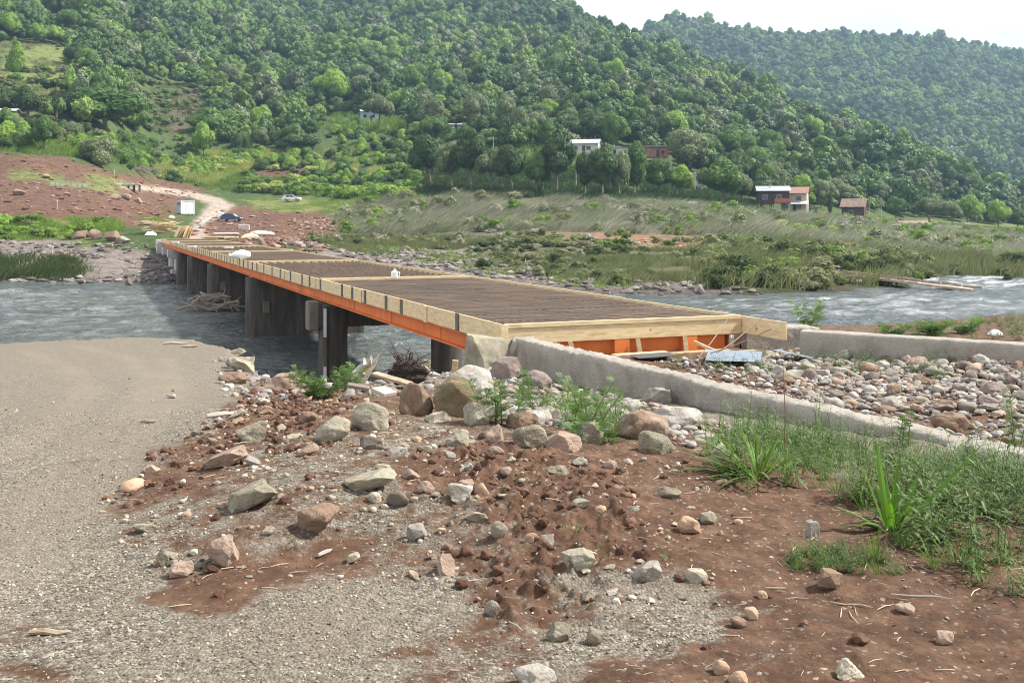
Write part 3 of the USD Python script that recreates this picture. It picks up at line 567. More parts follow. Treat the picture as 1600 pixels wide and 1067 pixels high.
# near end: cross beam between the girders and the bearing stubs
cb = obj('end_cross_beam', cat(bl(0.05, 0.08, 0.3, DECK_W - 0.3, GZ0 + 0.06, GZ1), bl(0.0, 0.2, 0.3, DECK_W - 0.3, GZ0 + 0.03, GZ0 + 0.06)), orange, br)
for s in (0.95, 2.60, 4.20): 
    st = obj('bearing_stub', bl(-0.05, 0.25, s - 0.17, s + 0.17, GZ0 - 0.02, GZ1, 0.006), orange, br)
    obj('base_plate', bl(-0.10, 0.35, s - 0.26, s + 0.26, GZ0 - 0.06, GZ0 - 0.02), orange, st)
# piers
def wall_pier(t, z0, s0=-0.25, s1=5.6, th=0.9, zt=None):
    zt = zt or GZ0 - 0.03; r = th / 2
    a = np.linspace(math.pi / 2, 3 * math.pi / 2, 13)
    pl = [(t + r * math.sin(q), s0 + r + r * math.cos(q)) for q in a] + [(t - r, s1), (t + r, s1)]
    v, f = prism([(p[0], p[1]) for p in pl], z0, zt); return BR((v, f))
for t in (34, 52, 67, 78):
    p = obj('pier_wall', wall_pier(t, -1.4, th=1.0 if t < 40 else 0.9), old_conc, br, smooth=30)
    if t < 60:
        tb = t - (0.62 if t < 40 else 0.57)
        obj('pier_bracket', bl(tb, tb + 0.2, 0.55, 0.85, 1.15, 1.75, 0.03), nose_conc, p)
    obj('bearing_pad', bl(t - 0.3, t + 0.3, -0.02, 0.5, GZ0 - 0.03, GZ0 - 0.002), cap_conc, p)
def cyl(c, r, z0, z1, n=28):
    a = np.arange(n) * 2 * math.pi / n; return prism([(c[0] + r * math.cos(q), c[1] + r * math.sin(q)) for q in a], z0, z1)
def brp(t, s): return A0 + DIR * t + ACR * s
def drum(t, s, r, z0, z1):
    c = brp(t, s); return cyl(c, r, z0, z1)
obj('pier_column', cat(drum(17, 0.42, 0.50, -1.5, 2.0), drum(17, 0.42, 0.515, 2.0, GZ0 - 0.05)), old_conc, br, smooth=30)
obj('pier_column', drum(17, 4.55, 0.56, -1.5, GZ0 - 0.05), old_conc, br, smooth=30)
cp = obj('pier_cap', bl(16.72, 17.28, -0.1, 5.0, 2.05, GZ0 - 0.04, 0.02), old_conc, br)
obj('cap_end_block', bl(16.72, 17.2, -0.50, -0.10, 1.95, GZ0 + 0.02, 0.05), nose_conc, br, label='pale stained concrete block at the end of the pier cap')
for t in (88, 96):
    zb = 0.2
    obj('pier_column', cat(drum(t, 0.75, 0.48, zb - 1.0, 2.2)), new_conc, br, smooth=30, label='pale new concrete column')
    obj('pier_column', cat(drum(t, 4.4, 0.48, zb - 1.0, 2.2)), new_conc, br, smooth=30, label='pale new concrete column')
    obj('column_footing', bl(t - 0.75, t + 0.75, 0.0, 1.5, zb - 1.5, zb + 0.75, 0.03), new_conc, br)
    obj('pier_cap', bl(t - 0.6, t + 0.6, -0.35, DECK_W + 0.3, 2.15, GZ0 - 0.03, 0.03), new_conc, br, label='pale new concrete pier cap')
obj('far_abutment', bl(LEN - 1.2, LEN + 0.6, -0.6, DECK_W + 0.6, -0.3, GZ0 - 0.02, 0.03), new_conc, br)
obj('far_abutment_upstand', bl(LEN + 0.12, LEN + 0.6, -0.6, DECK_W + 0.6, GZ0, PZ - 0.05, 0.02), new_conc, br)
# gauge board on the first column: white and black bands
c0 = brp(17 - 0.50, 0.28)
gb = thing('water_gauge', 'tall narrow black and white river gauge strip on the nearest bridge column', 'gauge')
def gauge(z0, z1, m, name, off):
    v, f = bl(16.42, 16.45, -0.02 + off, 0.07 + off, z0, z1); return obj(name, (v, f), m, gb)
gauge(-0.6, 2.78, black_paint, 'gauge_back', 0.10)
for z0, z1 in ((1.75, 2.72), (-0.5, 0.75)): gauge(z0, z1, white_paint, 'gauge_face', 0.0)

# ---------------------------------------------------------------- old walls of the approach
def rough_block(path, w, z0, z1, seed, amp=0.025, step=0.06, taper=0.0, capround=0.05, cell=0.07):
    """A rough concrete wall along a path: cross-section ring swept, then pitted with noise. path: [(x, y)], z1: top height at each path point, w: thickness to the right of the path."""
    path = V(path, float); seg = np.r_[0, np.cumsum(np.linalg.norm(np.diff(path, axis=0), axis=1))]
    n = max(3, int(seg[-1] / step)); s = np.linspace(0, seg[-1], n)
    c = np.stack([np.interp(s, seg, path[:, k]) for k in (0, 1)], 1); zt = np.interp(s, seg, z1); zb = np.interp(s, seg, z0)
    d = np.gradient(c, axis=0); d /= np.linalg.norm(d, axis=1)[:, None]; rgt = np.stack([d[:, 1], -d[:, 0]], 1)
    h = (zt - zb).mean(); nz = max(4, int(h / cell)); nw = max(3, int(w / cell))
    prof = [(0 - taper * (1 - q), q) for q in np.linspace(0, 1, nz)][:-1]                         # left face up
    prof = [(x, z) for x, z in prof] + [(capround * 0.3, 1.0)] + [(x, 1.0) for x in np.linspace(capround, w - capround, nw)] + [(w - capround * 0.3, 1.0)] + [(w, q) for q in np.linspace(1, 0, nz)[1:]]
    prof = V(prof); m = len(prof)
    zz = zb[:, None] + prof[None, :, 1] * (zt - zb)[:, None]
    edge = (np.abs(prof[:, 0] - capround * 0.3) < 1e-9) | (np.abs(prof[:, 0] - (w - capround * 0.3)) < 1e-9)
    zz = zz - edge[None] * capround * 0.5
    xy = c[:, None] + prof[None, :, :1] * rgt[:, None]
    v = np.concatenate([xy, zz[..., None]], -1)
    P = v.reshape(-1, 3)
    nrm = np.zeros_like(v); nrm[..., :2] = rgt[:, None] * np.where(prof[:, 0] <= w / 2, -1, 1)[None, :, None]; top = prof[:, 1] >= 0.999; nrm[:, top] = (0, 0, 1)
    dsp = amp * (meshkit.fbm(P * 3.0, 4, seed) - 0.5) * 2 + amp * 0.6 * (meshkit.fbm(P * 13.0, 3, seed + 1) - 0.5) * 2
    P = P + nrm.reshape(-1, 3) * dsp[:, None]
    i = np.arange(n - 1)[:, None] * m + np.arange(m - 1)[None]
    f = np.stack([i, i + 1, i + m + 1, i + m], -1).reshape(-1, 4)
    f = np.vstack([f[:, [0, 1, 2]], f[:, [0, 2, 3]]])
    caps = []
    for row, fl in ((0, 1), (n - 1, -1)):
        k0 = row * m; ctr = len(P) + len(caps)
        caps.append(P[k0:k0 + m].mean(0))
        r = np.stack([np.full(m - 1, ctr), np.arange(k0, k0 + m - 1), np.arange(k0 + 1, k0 + m)], 1); f = np.vstack([f, r[:, ::fl]])
    return np.vstack([P, V(caps)]), f[:, ::-1]
def along_wall(t): return A0 + DIR * t
pw = [along_wall(t) for t in (-16.5, -12, -8, -4, -0.65)]
obj('parapet_wall', rough_block(pw, 0.36, [2.6, 2.6, 2.6, 2.4, 2.0], [3.70, 3.68, 3.60, 3.55, 3.50], 3, 0.045), wall_conc, smooth=40, label='long low old concrete wall running from the bridge corner to the right foreground', cat='wall')
q0, q1 = brp(-0.15, DECK_W + 0.12), brp(-0.5, DECK_W + 1.75)
obj('abutment_block', rough_block([q1, q0], 0.7, [2.4, 2.4], [3.40, 3.52], 7, 0.03), wall_conc, smooth=40, label='rough tan concrete block at the right corner of the bridge deck', cat='block')
w0, w1 = PX(1250, 520, 20.6)[:2], PX(1600, 538, 18.6)[:2]; w2 = w1 + (w1 - w0) * 1.6
ww = obj('wing_wall', rough_block([w2, w1, w0], 0.45, [2.6, 2.6, 2.6], [3.45, 3.50, 3.53], 9, 0.02), wall_conc, smooth=40, label='pale low concrete wall behind the cobbles on the right, with scalloped mortar marks', cat='wall')
# ---------------------------------------------------------------- labels that single things out
def relation(px, py, marks, near=1.0):
    """Where a point lies from the nearest landmark (name, px, py) of the photograph."""
    d = [(((px - mx) * 0.6) ** 2 + (py - my) ** 2, n, mx, my) for n, mx, my in marks]
    _, n, mx, my = min(d); dx, dy = (px - mx) * 0.6, py - my
    far_ = 'just ' if math.hypot(dx, dy) < 40 * near else ''
    if abs(dx) > abs(dy): r = 'left of' if dx < 0 else 'right of'
    else: r = 'behind' if dy < 0 else 'in front of'
    return f'{far_}{r} the {n}'
_ORD = {2: ('larger', 'smaller'), 3: ('largest', 'middle-sized', 'smallest')}
def single_out(items):
    """items: dicts with base, place, size. Fills label (and group for those that nothing tells apart)."""
    by = {}
    for it in items: by.setdefault((it['base'], it['place']), []).append(it)
    for (b, p), ls in by.items():
        ls.sort(key=lambda i: -i['size'])
        for k, it in enumerate(ls):
            if len(ls) == 1: it['label'] = f'{b} {p}'
            elif len(ls) in _ORD: it['label'] = f'{_ORD[len(ls)][k]} {b} {p}'
            else:
                n = len(ls); it['label'] = f'largest {b} {p}' if k == 0 else (f'smallest {b} {p}' if k == n - 1 else f'mid-sized {b} {p}')
                if 0 < k < n - 1: it['group'] = f'{b}s {p}'
    return items

# ---------------------------------------------------------------- rocks
def rock_mat(name, a, b, scale=9.0, bump=0.6, spots=None, rough=0.9):
    nodes = {'g': ('geometry', {}), 'n': ('noise_texture', {'scale': scale, 'detail': 8.0, 'roughness': 0.68}), 'r': ('rgb_ramp', {'ramp': [(0.30, a), (0.70, b)]}),
             'n2': ('noise_texture', {'scale': scale * 0.45, 'detail': 6.0, 'roughness': 0.6}), 'sr': ('rgb_ramp', {'ramp': [(0.50, (0, 0, 0)), (0.60, (0.85, 0.85, 0.85))]}), 'sc': ('color', {'value': spots or b}), 'mx': ('mix_color', {}),
             'nd': ('noise_texture', {'scale': 3.3, 'detail': 7.0, 'roughness': 0.7}), 'dr': ('rgb_ramp', {'ramp': [(0.42, (0.12, 0.12, 0.12)), (0.66, (0.72, 0.72, 0.72))]}), 'dc': ('color', {'value': (0.172, 0.128, 0.090)}), 'dx': ('mix_color', {}),
             'n3': ('noise_texture', {'scale': scale * 4, 'detail': 5.0, 'roughness': 0.65}), 'b': ('bump', {'strength': min(1.0, bump * 1.5), 'distance': 0.022}), 'p': ('principled_bsdf', {'roughness': rough, 'specular_ior_level': 0.25})}
    return M(name, nodes, [('g.position', 'n.vector'), ('g.position', 'n2.vector'), ('g.position', 'n3.vector'), ('n.fac', 'r.fac'), ('n2.fac', 'sr.fac'), ('sr.color', 'mx.fac'), ('r.color', 'mx.a'), ('sc.color', 'mx.b'), ('g.position', 'nd.vector'), ('nd.fac', 'dr.fac'), ('dr.color', 'dx.fac'), ('mx.result', 'dx.a'), ('dc.color', 'dx.b'), ('dx.result', 'p.base_color'), ('n3.fac', 'b.height'), ('b.normal', 'p.normal')])
SOILC = (0.135, 0.07, 0.045)
RM = {
    'pale grey': rock_mat('rock_pale_grey', (0.27, 0.26, 0.235), (0.40, 0.38, 0.345)),
    'grey': rock_mat('rock_grey', (0.19, 0.178, 0.16), (0.31, 0.29, 0.262)),
    'dark grey': rock_mat('rock_dark_grey', (0.085, 0.08, 0.075), (0.17, 0.155, 0.14)),
    'greenish grey': rock_mat('rock_greenish', (0.21, 0.20, 0.15), (0.35, 0.33, 0.255), spots=(0.40, 0.37, 0.27)),
    'lichen-speckled': rock_mat('rock_lichen', (0.175, 0.16, 0.11), (0.37, 0.35, 0.27), 16.0, 0.8, spots=(0.16, 0.135, 0.095)),
    'mossy': rock_mat('rock_mossy', (0.095, 0.075, 0.04), (0.22, 0.175, 0.10), 12.0, 0.9, spots=(0.27, 0.235, 0.16)),
    'earth-stained': rock_mat('rock_earthy', (0.125, 0.066, 0.042), (0.215, 0.135, 0.09), 5.0, 0.7, spots=(0.32, 0.26, 0.195)),
    'brown': rock_mat('rock_brown', (0.155, 0.095, 0.064), (0.255, 0.175, 0.125)),
    'pinkish': rock_mat('rock_pinkish', (0.27, 0.185, 0.145), (0.39, 0.29, 0.235)),
    'orange-tan': rock_mat('rock_tan', (0.33, 0.205, 0.13), (0.45, 0.31, 0.215), 14.0, 0.3),
    'cream': rock_mat('rock_cream', (0.42, 0.37, 0.28), (0.54, 0.49, 0.39), spots=(0.30, 0.27, 0.2)),
    'white': rock_mat('rock_white', (0.50, 0.47, 0.42), (0.66, 0.63, 0.58), spots=(0.3, 0.26, 0.2)),
    'purplish': rock_mat('rock_purplish', (0.15, 0.115, 0.11), (0.26, 0.21, 0.20), spots=(0.36, 0.28, 0.26)),
    'red clay': rock_mat('rock_clay', (0.055, 0.029, 0.020), (0.12, 0.068, 0.048), 14.0, 1.0),
}
_ICO = {k: (lambda m: (np.array(m.vertices), np.array(m.faces)))(trimesh.creation.icosphere(k)) for k in (1, 2, 3, 4)}
def rock(rng, sx, sy, sz, kind='round', sub=3):
    v, f = _ICO[sub]; v = v.copy(); off = rng.uniform(0, 90, 3)
    if kind == 'round':
        for _ in range(5):
            q = rng.normal(size=3); q /= np.linalg.norm(q); v = v - np.maximum(v @ q - rng.uniform(0.68, 0.92), 0)[:, None] * q * 0.85
        v = v * (1 + 0.40 * (meshkit.noise(v * 1.2 + off) - 0.5) + 0.14 * (meshkit.noise(v * 2.9 + off) - 0.5) + 0.05 * (meshkit.noise(v * 7.0 + off) - 0.5))[:, None]
    else:
        n = 15 if kind == 'angular' else 9
        for _ in range(n):
            q = rng.normal(size=3); q /= np.linalg.norm(q); d = rng.uniform(0.50, 0.82)
            ex = np.maximum(v @ q - d, 0); v = v - ex[:, None] * q
        if kind == 'slab': v[:, 2] = np.clip(v[:, 2], -0.6, 0.55)
        v = v * (1 + 0.20 * (meshkit.noise(v * 2.4 + off) - 0.5) + 0.10 * (meshkit.noise(v * 6.0 + off) - 0.5))[:, None]
    if kind == 'clod':
        v = v * (1 + 0.5 * (meshkit.noise(v * 3.0 + off) - 0.5) + 0.3 * (meshkit.noise(v * 7.0 + off) - 0.5))[:, None]
    v -= (v.max(0) + v.min(0)) / 2; v /= np.abs(v).max(0)
    return v * V([sx, sy, sz]) / 2, f
def tilt(v, ax, ay, az):
    R = trimesh.transformations.euler_matrix(ax, ay, az)[:3, :3]; return v @ R.T
rr = np.random.default_rng(17)
SM = {'round': 60, 'angular': 28, 'slab': 28, 'clod': 40}
def put_rock(px, py, w, h, kind, col, label, cat_='rock', name='rock', depth=None, roll=0.0, yaw=None, sink=0.16, sub=None, group=None, at=None):
    """A rock that measures w x h photograph pixels with its foot at (px, py)."""
    p = hit(px, py) if at is None else at; k = p[1] / FPX; W, H = w * k, h * k; D = depth * k if depth else W * 0.8
    H = H * (1 + sink) ; sub = sub or (4 if w > 38 else 3 if w > 15 else 2)
    v, f = rock(rr, W, D, H, kind, sub); v = tilt(v, 0, roll, 0)
    if yaw: v = tilt(v, 0, 0, yaw)
    lift = -v[:, 2].min() - H * sink
    return obj(name, (v, f), RM[col], smooth=SM[kind], loc=(p[0], p[1] + D * 0.4, float(detail_z(p[0], p[1] + D * 0.3)) + lift) if p[1] < 50 else (p[0], p[1], p[2] + lift), label=label, cat=cat_, group=group)
R_ = math.radians
BIG = [
    (765, 578, 88, 56, 'slab', 'greenish grey', 'big flat-faced pale slab propped against the end of the long concrete wall', 'slab', 'rock_slab', 8),
    (815, 575, 46, 50, 'angular', 'pale grey', 'pale angular piece under the end of the long wall, right of the propped slab', 'rock', 'rock', 0),
    (737, 620, 74, 56, 'angular', 'pale grey', 'pale faceted slab lying behind the mossy boulder', 'slab', 'rock_slab', -14),
    (649, 650, 54, 54, 'round', 'earth-stained', 'rounded red-earth-stained boulder left of the mossy boulder', 'boulder', 'boulder', 0),
    (709, 652, 68, 66, 'round', 'mossy', 'tall mossy brown boulder at the mound crest below the pale slab', 'boulder', 'boulder', 0),
    (576, 672, 60, 46, 'round', 'greenish grey', 'broad flat-faced yellowish boulder standing behind the elongated grey boulder', 'boulder', 'boulder', 0),
    (517, 690, 62, 34, 'round', 'greenish grey', 'elongated grey boulder tilted on the mound left of the broad yellowish boulder', 'boulder', 'boulder', -22),
    (577, 704, 44, 24, 'angular', 'dark grey', 'dark angular stone with pale lichen below the broad yellowish boulder', 'rock', 'rock', -12),
    (828, 706, 56, 36, 'round', 'lichen-speckled', 'pale lichen-speckled boulder in front of the feathery weeds', 'boulder', 'boulder', -6),
    (880, 706, 62, 30, 'angular', 'pinkish', 'wide low pinkish boulder right of the pale lichen-speckled boulder', 'boulder', 'boulder', 0),
    (924, 694, 42, 34, 'angular', 'lichen-speckled', 'small peaked lichen-covered rock behind the wide pinkish boulder', 'rock', 'rock', 10),
    (1008, 690, 84, 52, 'round', 'earth-stained', 'big brown earth-caked boulder near the middle of the long wall', 'boulder', 'boulder', -14),
    (1029, 712, 62, 36, 'angular', 'lichen-speckled', 'pale blocky rock in front of the big earth-caked boulder', 'rock', 'rock', 8),
    (1128, 732, 38, 36, 'angular', 'cream', 'mottled cream rock at the left foot of the drooping sedge', 'rock', 'rock', 0),
    (790, 592, 50, 38, 'angular', 'purplish', 'pitted reddish-purple rock below the end of the long wall', 'rock', 'rock', 0),
    (838, 608, 52, 32, 'round', 'purplish', 'grey-purple boulder right of the pitted reddish rock', 'boulder', 'boulder', 0),
    (815, 672, 50, 28, 'round', 'brown', 'rounded brown rock just behind the pale lichen-speckled boulder', 'rock', 'rock', 0),
    (1010, 622, 58, 44, 'slab', 'pale grey', 'broken pale concrete lump leaning on the left face of the long wall', 'rubble', 'concrete_lump', -10),
    (1028, 632, 46, 24, 'slab', 'grey', 'grey slab wedged in front of the broken concrete lump', 'slab', 'rock_slab', 5),
    (990, 648, 46, 22, 'slab', 'pale grey', 'flat pale rock left of the wedged grey slab by the wall', 'rock', 'rock', 0),
    (1060, 668, 90, 32, 'round', 'pale grey', 'broad pale rock half hidden behind the big earth-caked boulder', 'rock', 'rock', 0),
    (715, 700, 40, 26, 'angular', 'greenish grey', 'greenish angular rock left below the wide row of boulders', 'rock', 'rock', 0),
    (683, 662, 42, 16, 'slab', 'cream', 'flat pale stone in front of the gap between the two crest boulders', 'rock', 'rock', -10),
    (745, 668, 50, 40, 'angular', 'greenish grey', 'pale pyramid-like rock right of the mossy boulder foot', 'rock', 'rock', 25),
    (775, 695, 36, 34, 'angular', 'pinkish', 'pinkish split rock between the pyramid-like rock and lichen-speckled boulder', 'rock', 'rock', 30),
    (345, 886, 54, 46, 'angular', 'pinkish', 'large pink angular rock at the front toe of the mound', 'rock', 'rock', -35),
    (492, 838, 68, 42, 'angular', 'brown', 'large brown rock on the gravel slope left of the centre', 'rock', 'rock', -8),
    (279, 905, 40, 22, 'angular', 'pinkish', 'small pinkish wedge rock in front of the large pink rock', 'rock', 'rock', -15),
    (252, 885, 20, 28, 'angular', 'lichen-speckled', 'small upright lichen-covered stone left of the large pink rock', 'stone', 'stone', 0),
    (385, 798, 88, 26, 'slab', 'lichen-speckled', 'long lichen-speckled slab sunk in the left mound slope', 'slab', 'rock_slab', -16),
    (575, 772, 86, 20, 'slab', 'greenish grey', 'wide flat slab sunk in the gravel in the middle of the mound', 'slab', 'rock_slab', -14),
    (345, 735, 70, 18, 'slab', 'pinkish', 'long pale pink stone lying across the upper left mound', 'stone', 'stone', -22),
    (393, 690, 54, 24, 'slab', 'greenish grey', 'grey slanting slab on the upper left of the mound', 'slab', 'rock_slab', -18),
    (436, 612, 62, 26, 'slab', 'pinkish', 'flat pinkish boulder at the water-side edge left of the ferny weed', 'boulder', 'boulder', -8),
    (362, 600, 46, 20, 'round', 'brown', 'brown flat boulder at the right rim of the gravel ramp', 'boulder', 'boulder', 0),
    (371, 576, 44, 20, 'slab', 'greenish grey', 'layered grey-brown rock on the ramp rim just above the brown flat boulder', 'rock', 'rock', 0),
    (366, 556, 30, 13, 'angular', 'greenish grey', 'pale rounded rock topmost on the ramp rim by the water', 'rock', 'rock', 0),
    (375, 581, 44, 14, 'slab', 'greenish grey', 'thin slab slipping off the ramp rim towards the water', 'slab', 'rock_slab', 20),
    (480, 668, 30, 16, 'round', 'brown', 'oval brown stone in the red soil left of the broad yellowish boulder', 'stone', 'stone', 0),
    (665, 778, 27, 21, 'round', 'pinkish', 'round pink-tan cobble on the slope left of the white stone', 'cobble', 'cobble', 0),
    (752, 785, 22, 18, 'round', 'orange-tan', 'round tan cobble right of the white stone', 'cobble', 'cobble', 0),
    (716, 794, 40, 28, 'angular', 'white', 'bright white broken stone between two round tan cobbles', 'stone', 'stone', 12),
    (620, 793, 38, 26, 'angular', 'dark grey', 'dark broken stone left of the round pink-tan cobble', 'stone', 'stone', 0),
    (584, 785, 22, 16, 'round', 'cream', 'pale yellow cobble left of the dark broken stone', 'cobble', 'cobble', 0),
    (872, 746, 36, 20, 'angular', 'lichen-speckled', 'pale lichen stone lying alone on the red soil', 'stone', 'stone', 0),
    (650, 848, 34, 24, 'angular', 'grey', 'blue-grey angular stone in the middle of the gravel slope', 'stone', 'stone', 0),
    (780, 855, 28, 22, 'round', 'pale grey', 'pale pinkish-grey stone with a dark base right of the blue-grey stone', 'stone', 'stone', 0),
    (852, 852, 30, 16, 'angular', 'grey', 'low grey-violet stone beside the tan pebble on red soil', 'stone', 'stone', 0),
    (830, 858, 20, 15, 'round', 'orange-tan', 'tan round pebble left of the low grey-violet stone', 'pebble', 'pebble', 0),
    (1080, 834, 40, 22, 'round', 'orange-tan', 'elongated tan cobble on the red soil below the weeds', 'cobble', 'cobble', 18),
    (1271, 843, 24, 30, 'slab', 'grey', 'upright flat grey stone beside the small grass tuft', 'stone', 'stone', 0),
    (1300, 922, 44, 24, 'slab', 'brown', 'flat brown stone in front of the low grass patch', 'stone', 'stone', 12),
    (1418, 962, 32, 14, 'round', 'pinkish', 'smooth pale oval cobble alone on the bare soil at right', 'cobble', 'cobble', 8),
    (1480, 1002, 26, 20, 'slab', 'pinkish', 'flat pale pink chip on the bare soil at lower right', 'stone', 'stone', 0),
    (874, 990, 44, 30, 'angular', 'lichen-speckled', 'yellow-grey lichen stone at bottom centre', 'stone', 'stone', 0),
    (931, 1000, 30, 26, 'angular', 'lichen-speckled', 'brown speckled stone right of the yellow-grey lichen stone', 'stone', 'stone', 0),
    (768, 955, 25, 22, 'round', 'grey', 'round grey cobble left of the yellow-grey lichen stone', 'cobble', 'cobble', 0),
    (1331, 1062, 46, 28, 'angular', 'cream', 'pale crumbly stone at the bottom edge on the right', 'stone', 'stone', 0),
    (838, 1066, 78, 24, 'slab', 'pale grey', 'wide pale flat stone at the bottom edge near the centre', 'stone', 'stone', 6),
    (1128, 1057, 28, 20, 'round', 'orange-tan', 'upper of the two orange-tan pebbles at the bottom edge', 'pebble', 'pebble', 0),
    (1156, 1072, 32, 20, 'round', 'orange-tan', 'lower of the two orange-tan pebbles at the bottom edge', 'pebble', 'pebble', 0),
    (1176, 968, 26, 18, 'round', 'orange-tan', 'smooth orange pebble above the flat brown pebble at lower right', 'pebble', 'pebble', 30),
    (1156, 978, 28, 14, 'round', 'brown', 'flat brown pebble beside the smooth orange pebble', 'pebble', 'pebble', 18),
    (1192, 938, 18, 13, 'round', 'orange-tan', 'small round orange pebble below the grass tuft', 'pebble', 'pebble', 10),
    (1012, 912, 50, 24, 'slab', 'grey', 'flat weathered grey stone in the gravel patch at centre right', 'stone', 'stone', -8),
    (905, 897, 54, 22, 'slab', 'greenish grey', 'long flat stone in the gravel left of the flat weathered stone', 'stone', 'stone', -10),
    (1090, 912, 36, 16, 'slab', 'cream', 'yellowish flat stone in the gravel patch', 'stone', 'stone', 0),
    (550, 880, 24, 14, 'angular', 'cream', 'yellowish chip on the toe of the gravel slope', 'stone', 'stone', -15),
    (1492, 677, 56, 32, 'round', 'brown', 'very large smooth brown egg-shaped boulder on the red soil behind the wall', 'boulder', 'boulder', 10),
    (1470, 681, 20, 14, 'round', 'grey', 'small rounded stone against the left foot of the egg-shaped boulder', 'stone', 'stone', 0),
    (1560, 618, 42, 22, 'round', 'purplish', 'big dark purplish cobble near the right edge', 'cobble', 'cobble', 0),
    (1549, 638, 34, 19, 'round', 'purplish', 'purplish oval cobble just below the big dark one', 'cobble', 'cobble', 0),
    (1395, 634, 32, 18, 'slab', 'pale grey', 'pale pointed flat stone in the middle of the cobble bed', 'stone', 'stone', -8),
    (1360, 585, 30, 18, 'round', 'brown', 'big brown cobble in the back row of the bed', 'cobble', 'cobble', 0),
    (1320, 552, 20, 14, 'round', 'brown', 'brown boulder resting against the foot of the wing wall', 'boulder', 'boulder', 0),
    (1540, 726, 60, 30, 'slab', 'pale grey', 'pale square-cut block just behind the low end of the long wall', 'block', 'stone_block', 0),
    (1568, 720, 40, 16, 'slab', 'pale grey', 'pale flat slab beside the square-cut block', 'slab', 'rock_slab', 0),
    (1505, 712, 44, 14, 'slab', 'pale grey', 'long pale slab left of the square-cut block behind the wall', 'slab', 'rock_slab', 5),
    (1320, 655, 32, 18, 'round', 'greenish grey', 'yellow-brown cobble at the front edge of the bed near the long wall', 'cobble', 'cobble', 0),
    (1388, 643, 34, 14, 'round', 'brown', 'long low tan-brown cobble on the red soil front edge', 'cobble', 'cobble', 0),
    (1310, 625, 24, 16, 'angular', 'dark grey', 'dark square stone at the front left of the cobble bed', 'stone', 'stone', 0),
    (1398, 622, 22, 18, 'angular', 'dark grey', 'grey block-like stone with a dark face in the middle of the bed', 'stone', 'stone', 0),
    (1268, 592, 26, 18, 'round', 'purplish', 'dark rounded cobble near the lower of the two metal sheets', 'cobble', 'cobble', 0),
    (1246, 590, 38, 14, 'slab', 'pale grey', 'pale flat stone left of the dark rounded cobble', 'stone', 'stone', 0),
]
MARKS = [('mossy boulder', 709, 640), ('broad yellowish boulder', 576, 660), ('elongated grey boulder', 517, 685), ('pale lichen-speckled boulder', 828, 700), ('big earth-caked boulder', 1008, 680), ('large pink rock', 345, 880),
         ('large brown rock', 492, 830), ('long lichen-speckled slab', 385, 785), ('sunken flat slab', 575, 768), ('white broken stone', 716, 790), ('flat weathered stone', 1012, 908), ('elongated tan cobble', 1080, 830),
         ('yellow-grey lichen stone', 874, 985), ('slanting grey slab', 393, 685), ('blue-grey angular stone', 650, 843), ('pink slab stone', 345, 730), ('drooping sedge', 1150, 735), ('pale lichen stone', 872, 742)]
BEDMARKS = [('egg-shaped boulder', 1492, 665), ('big dark purplish cobble', 1560, 610), ('pale pointed flat stone', 1395, 628), ('brown boulder by the wing wall', 1320, 545), ('square-cut block', 1540, 715), ('upper metal sheet', 1145, 560),
            ('lower metal sheet', 1245, 560), ('dark square stone', 1310, 620), ('big brown cobble', 1360, 580), ('yellow-brown cobble', 1320, 650), ('dark rounded cobble', 1268, 585)]
for px, py, w, h, k, c, lab, ct, nm, roll in BIG:
    put_rock(px, py, w, h, k, c, lab, ct, nm, roll=R_(roll), sink=0.34 if k == 'slab' else 0.26)

# smaller rocks on the mound, each one a thing
def near_pts(n, poly, seed, ymax=16.0, ymin=3.4):
    """n points spread evenly over the ground that shows inside a pixel outline."""
    g = np.random.default_rng(seed); out = []; P_ = V(poly, float)
    lo = hit(float(np.clip(P_[:, 0].mean(), 0, 1600)), float(P_[:, 1].max()))[1]; hi = min(ymax, hit(float(P_[:, 0].mean()), float(P_[:, 1].min()))[1] * 1.6)
    lo = max(ymin, lo * 0.75)
    while len(out) < n:
        Y = np.sqrt(g.uniform(lo ** 2, hi ** 2, 6000)); u = g.uniform((P_[:, 0].min() - 800) / FPX, (P_[:, 0].max() - 800) / FPX, 6000); X = u * Y; z = detail_z(X, Y)
        px, py = to_px(np.stack([X, Y, z], 1)); m = inpoly(px, py, poly)
        out += list(np.stack([X, Y, z], 1)[m])
    return V(out[:n])
MOUND = [(130, 790), (260, 720), (330, 650), (420, 605), (560, 615), (620, 650), (760, 690), (860, 712), (1050, 720), (1120, 740), (1180, 800), (1130, 900), (1180, 960), (1000, 970), (900, 930), (760, 960), (640, 900), (480, 920), (300, 905), (220, 880)]
g_ = np.random.default_rng(23)
COLS = ['grey', 'greenish grey', 'lichen-speckled', 'pinkish', 'orange-tan', 'brown', 'cream', 'pale grey', 'dark grey', 'earth-stained', 'red clay']
CW = V([.14, .15, .10, .14, .12, .10, .08, .07, .03, .04, .03]); CW /= CW.sum()
items, taken = [], [(hit(b[0], b[1])[:2], b[2] * hit(b[0], b[1])[1] / FPX * 0.5) for b in BIG]
tk = V([t[0] for t in taken]); tr = V([t[1] for t in taken])
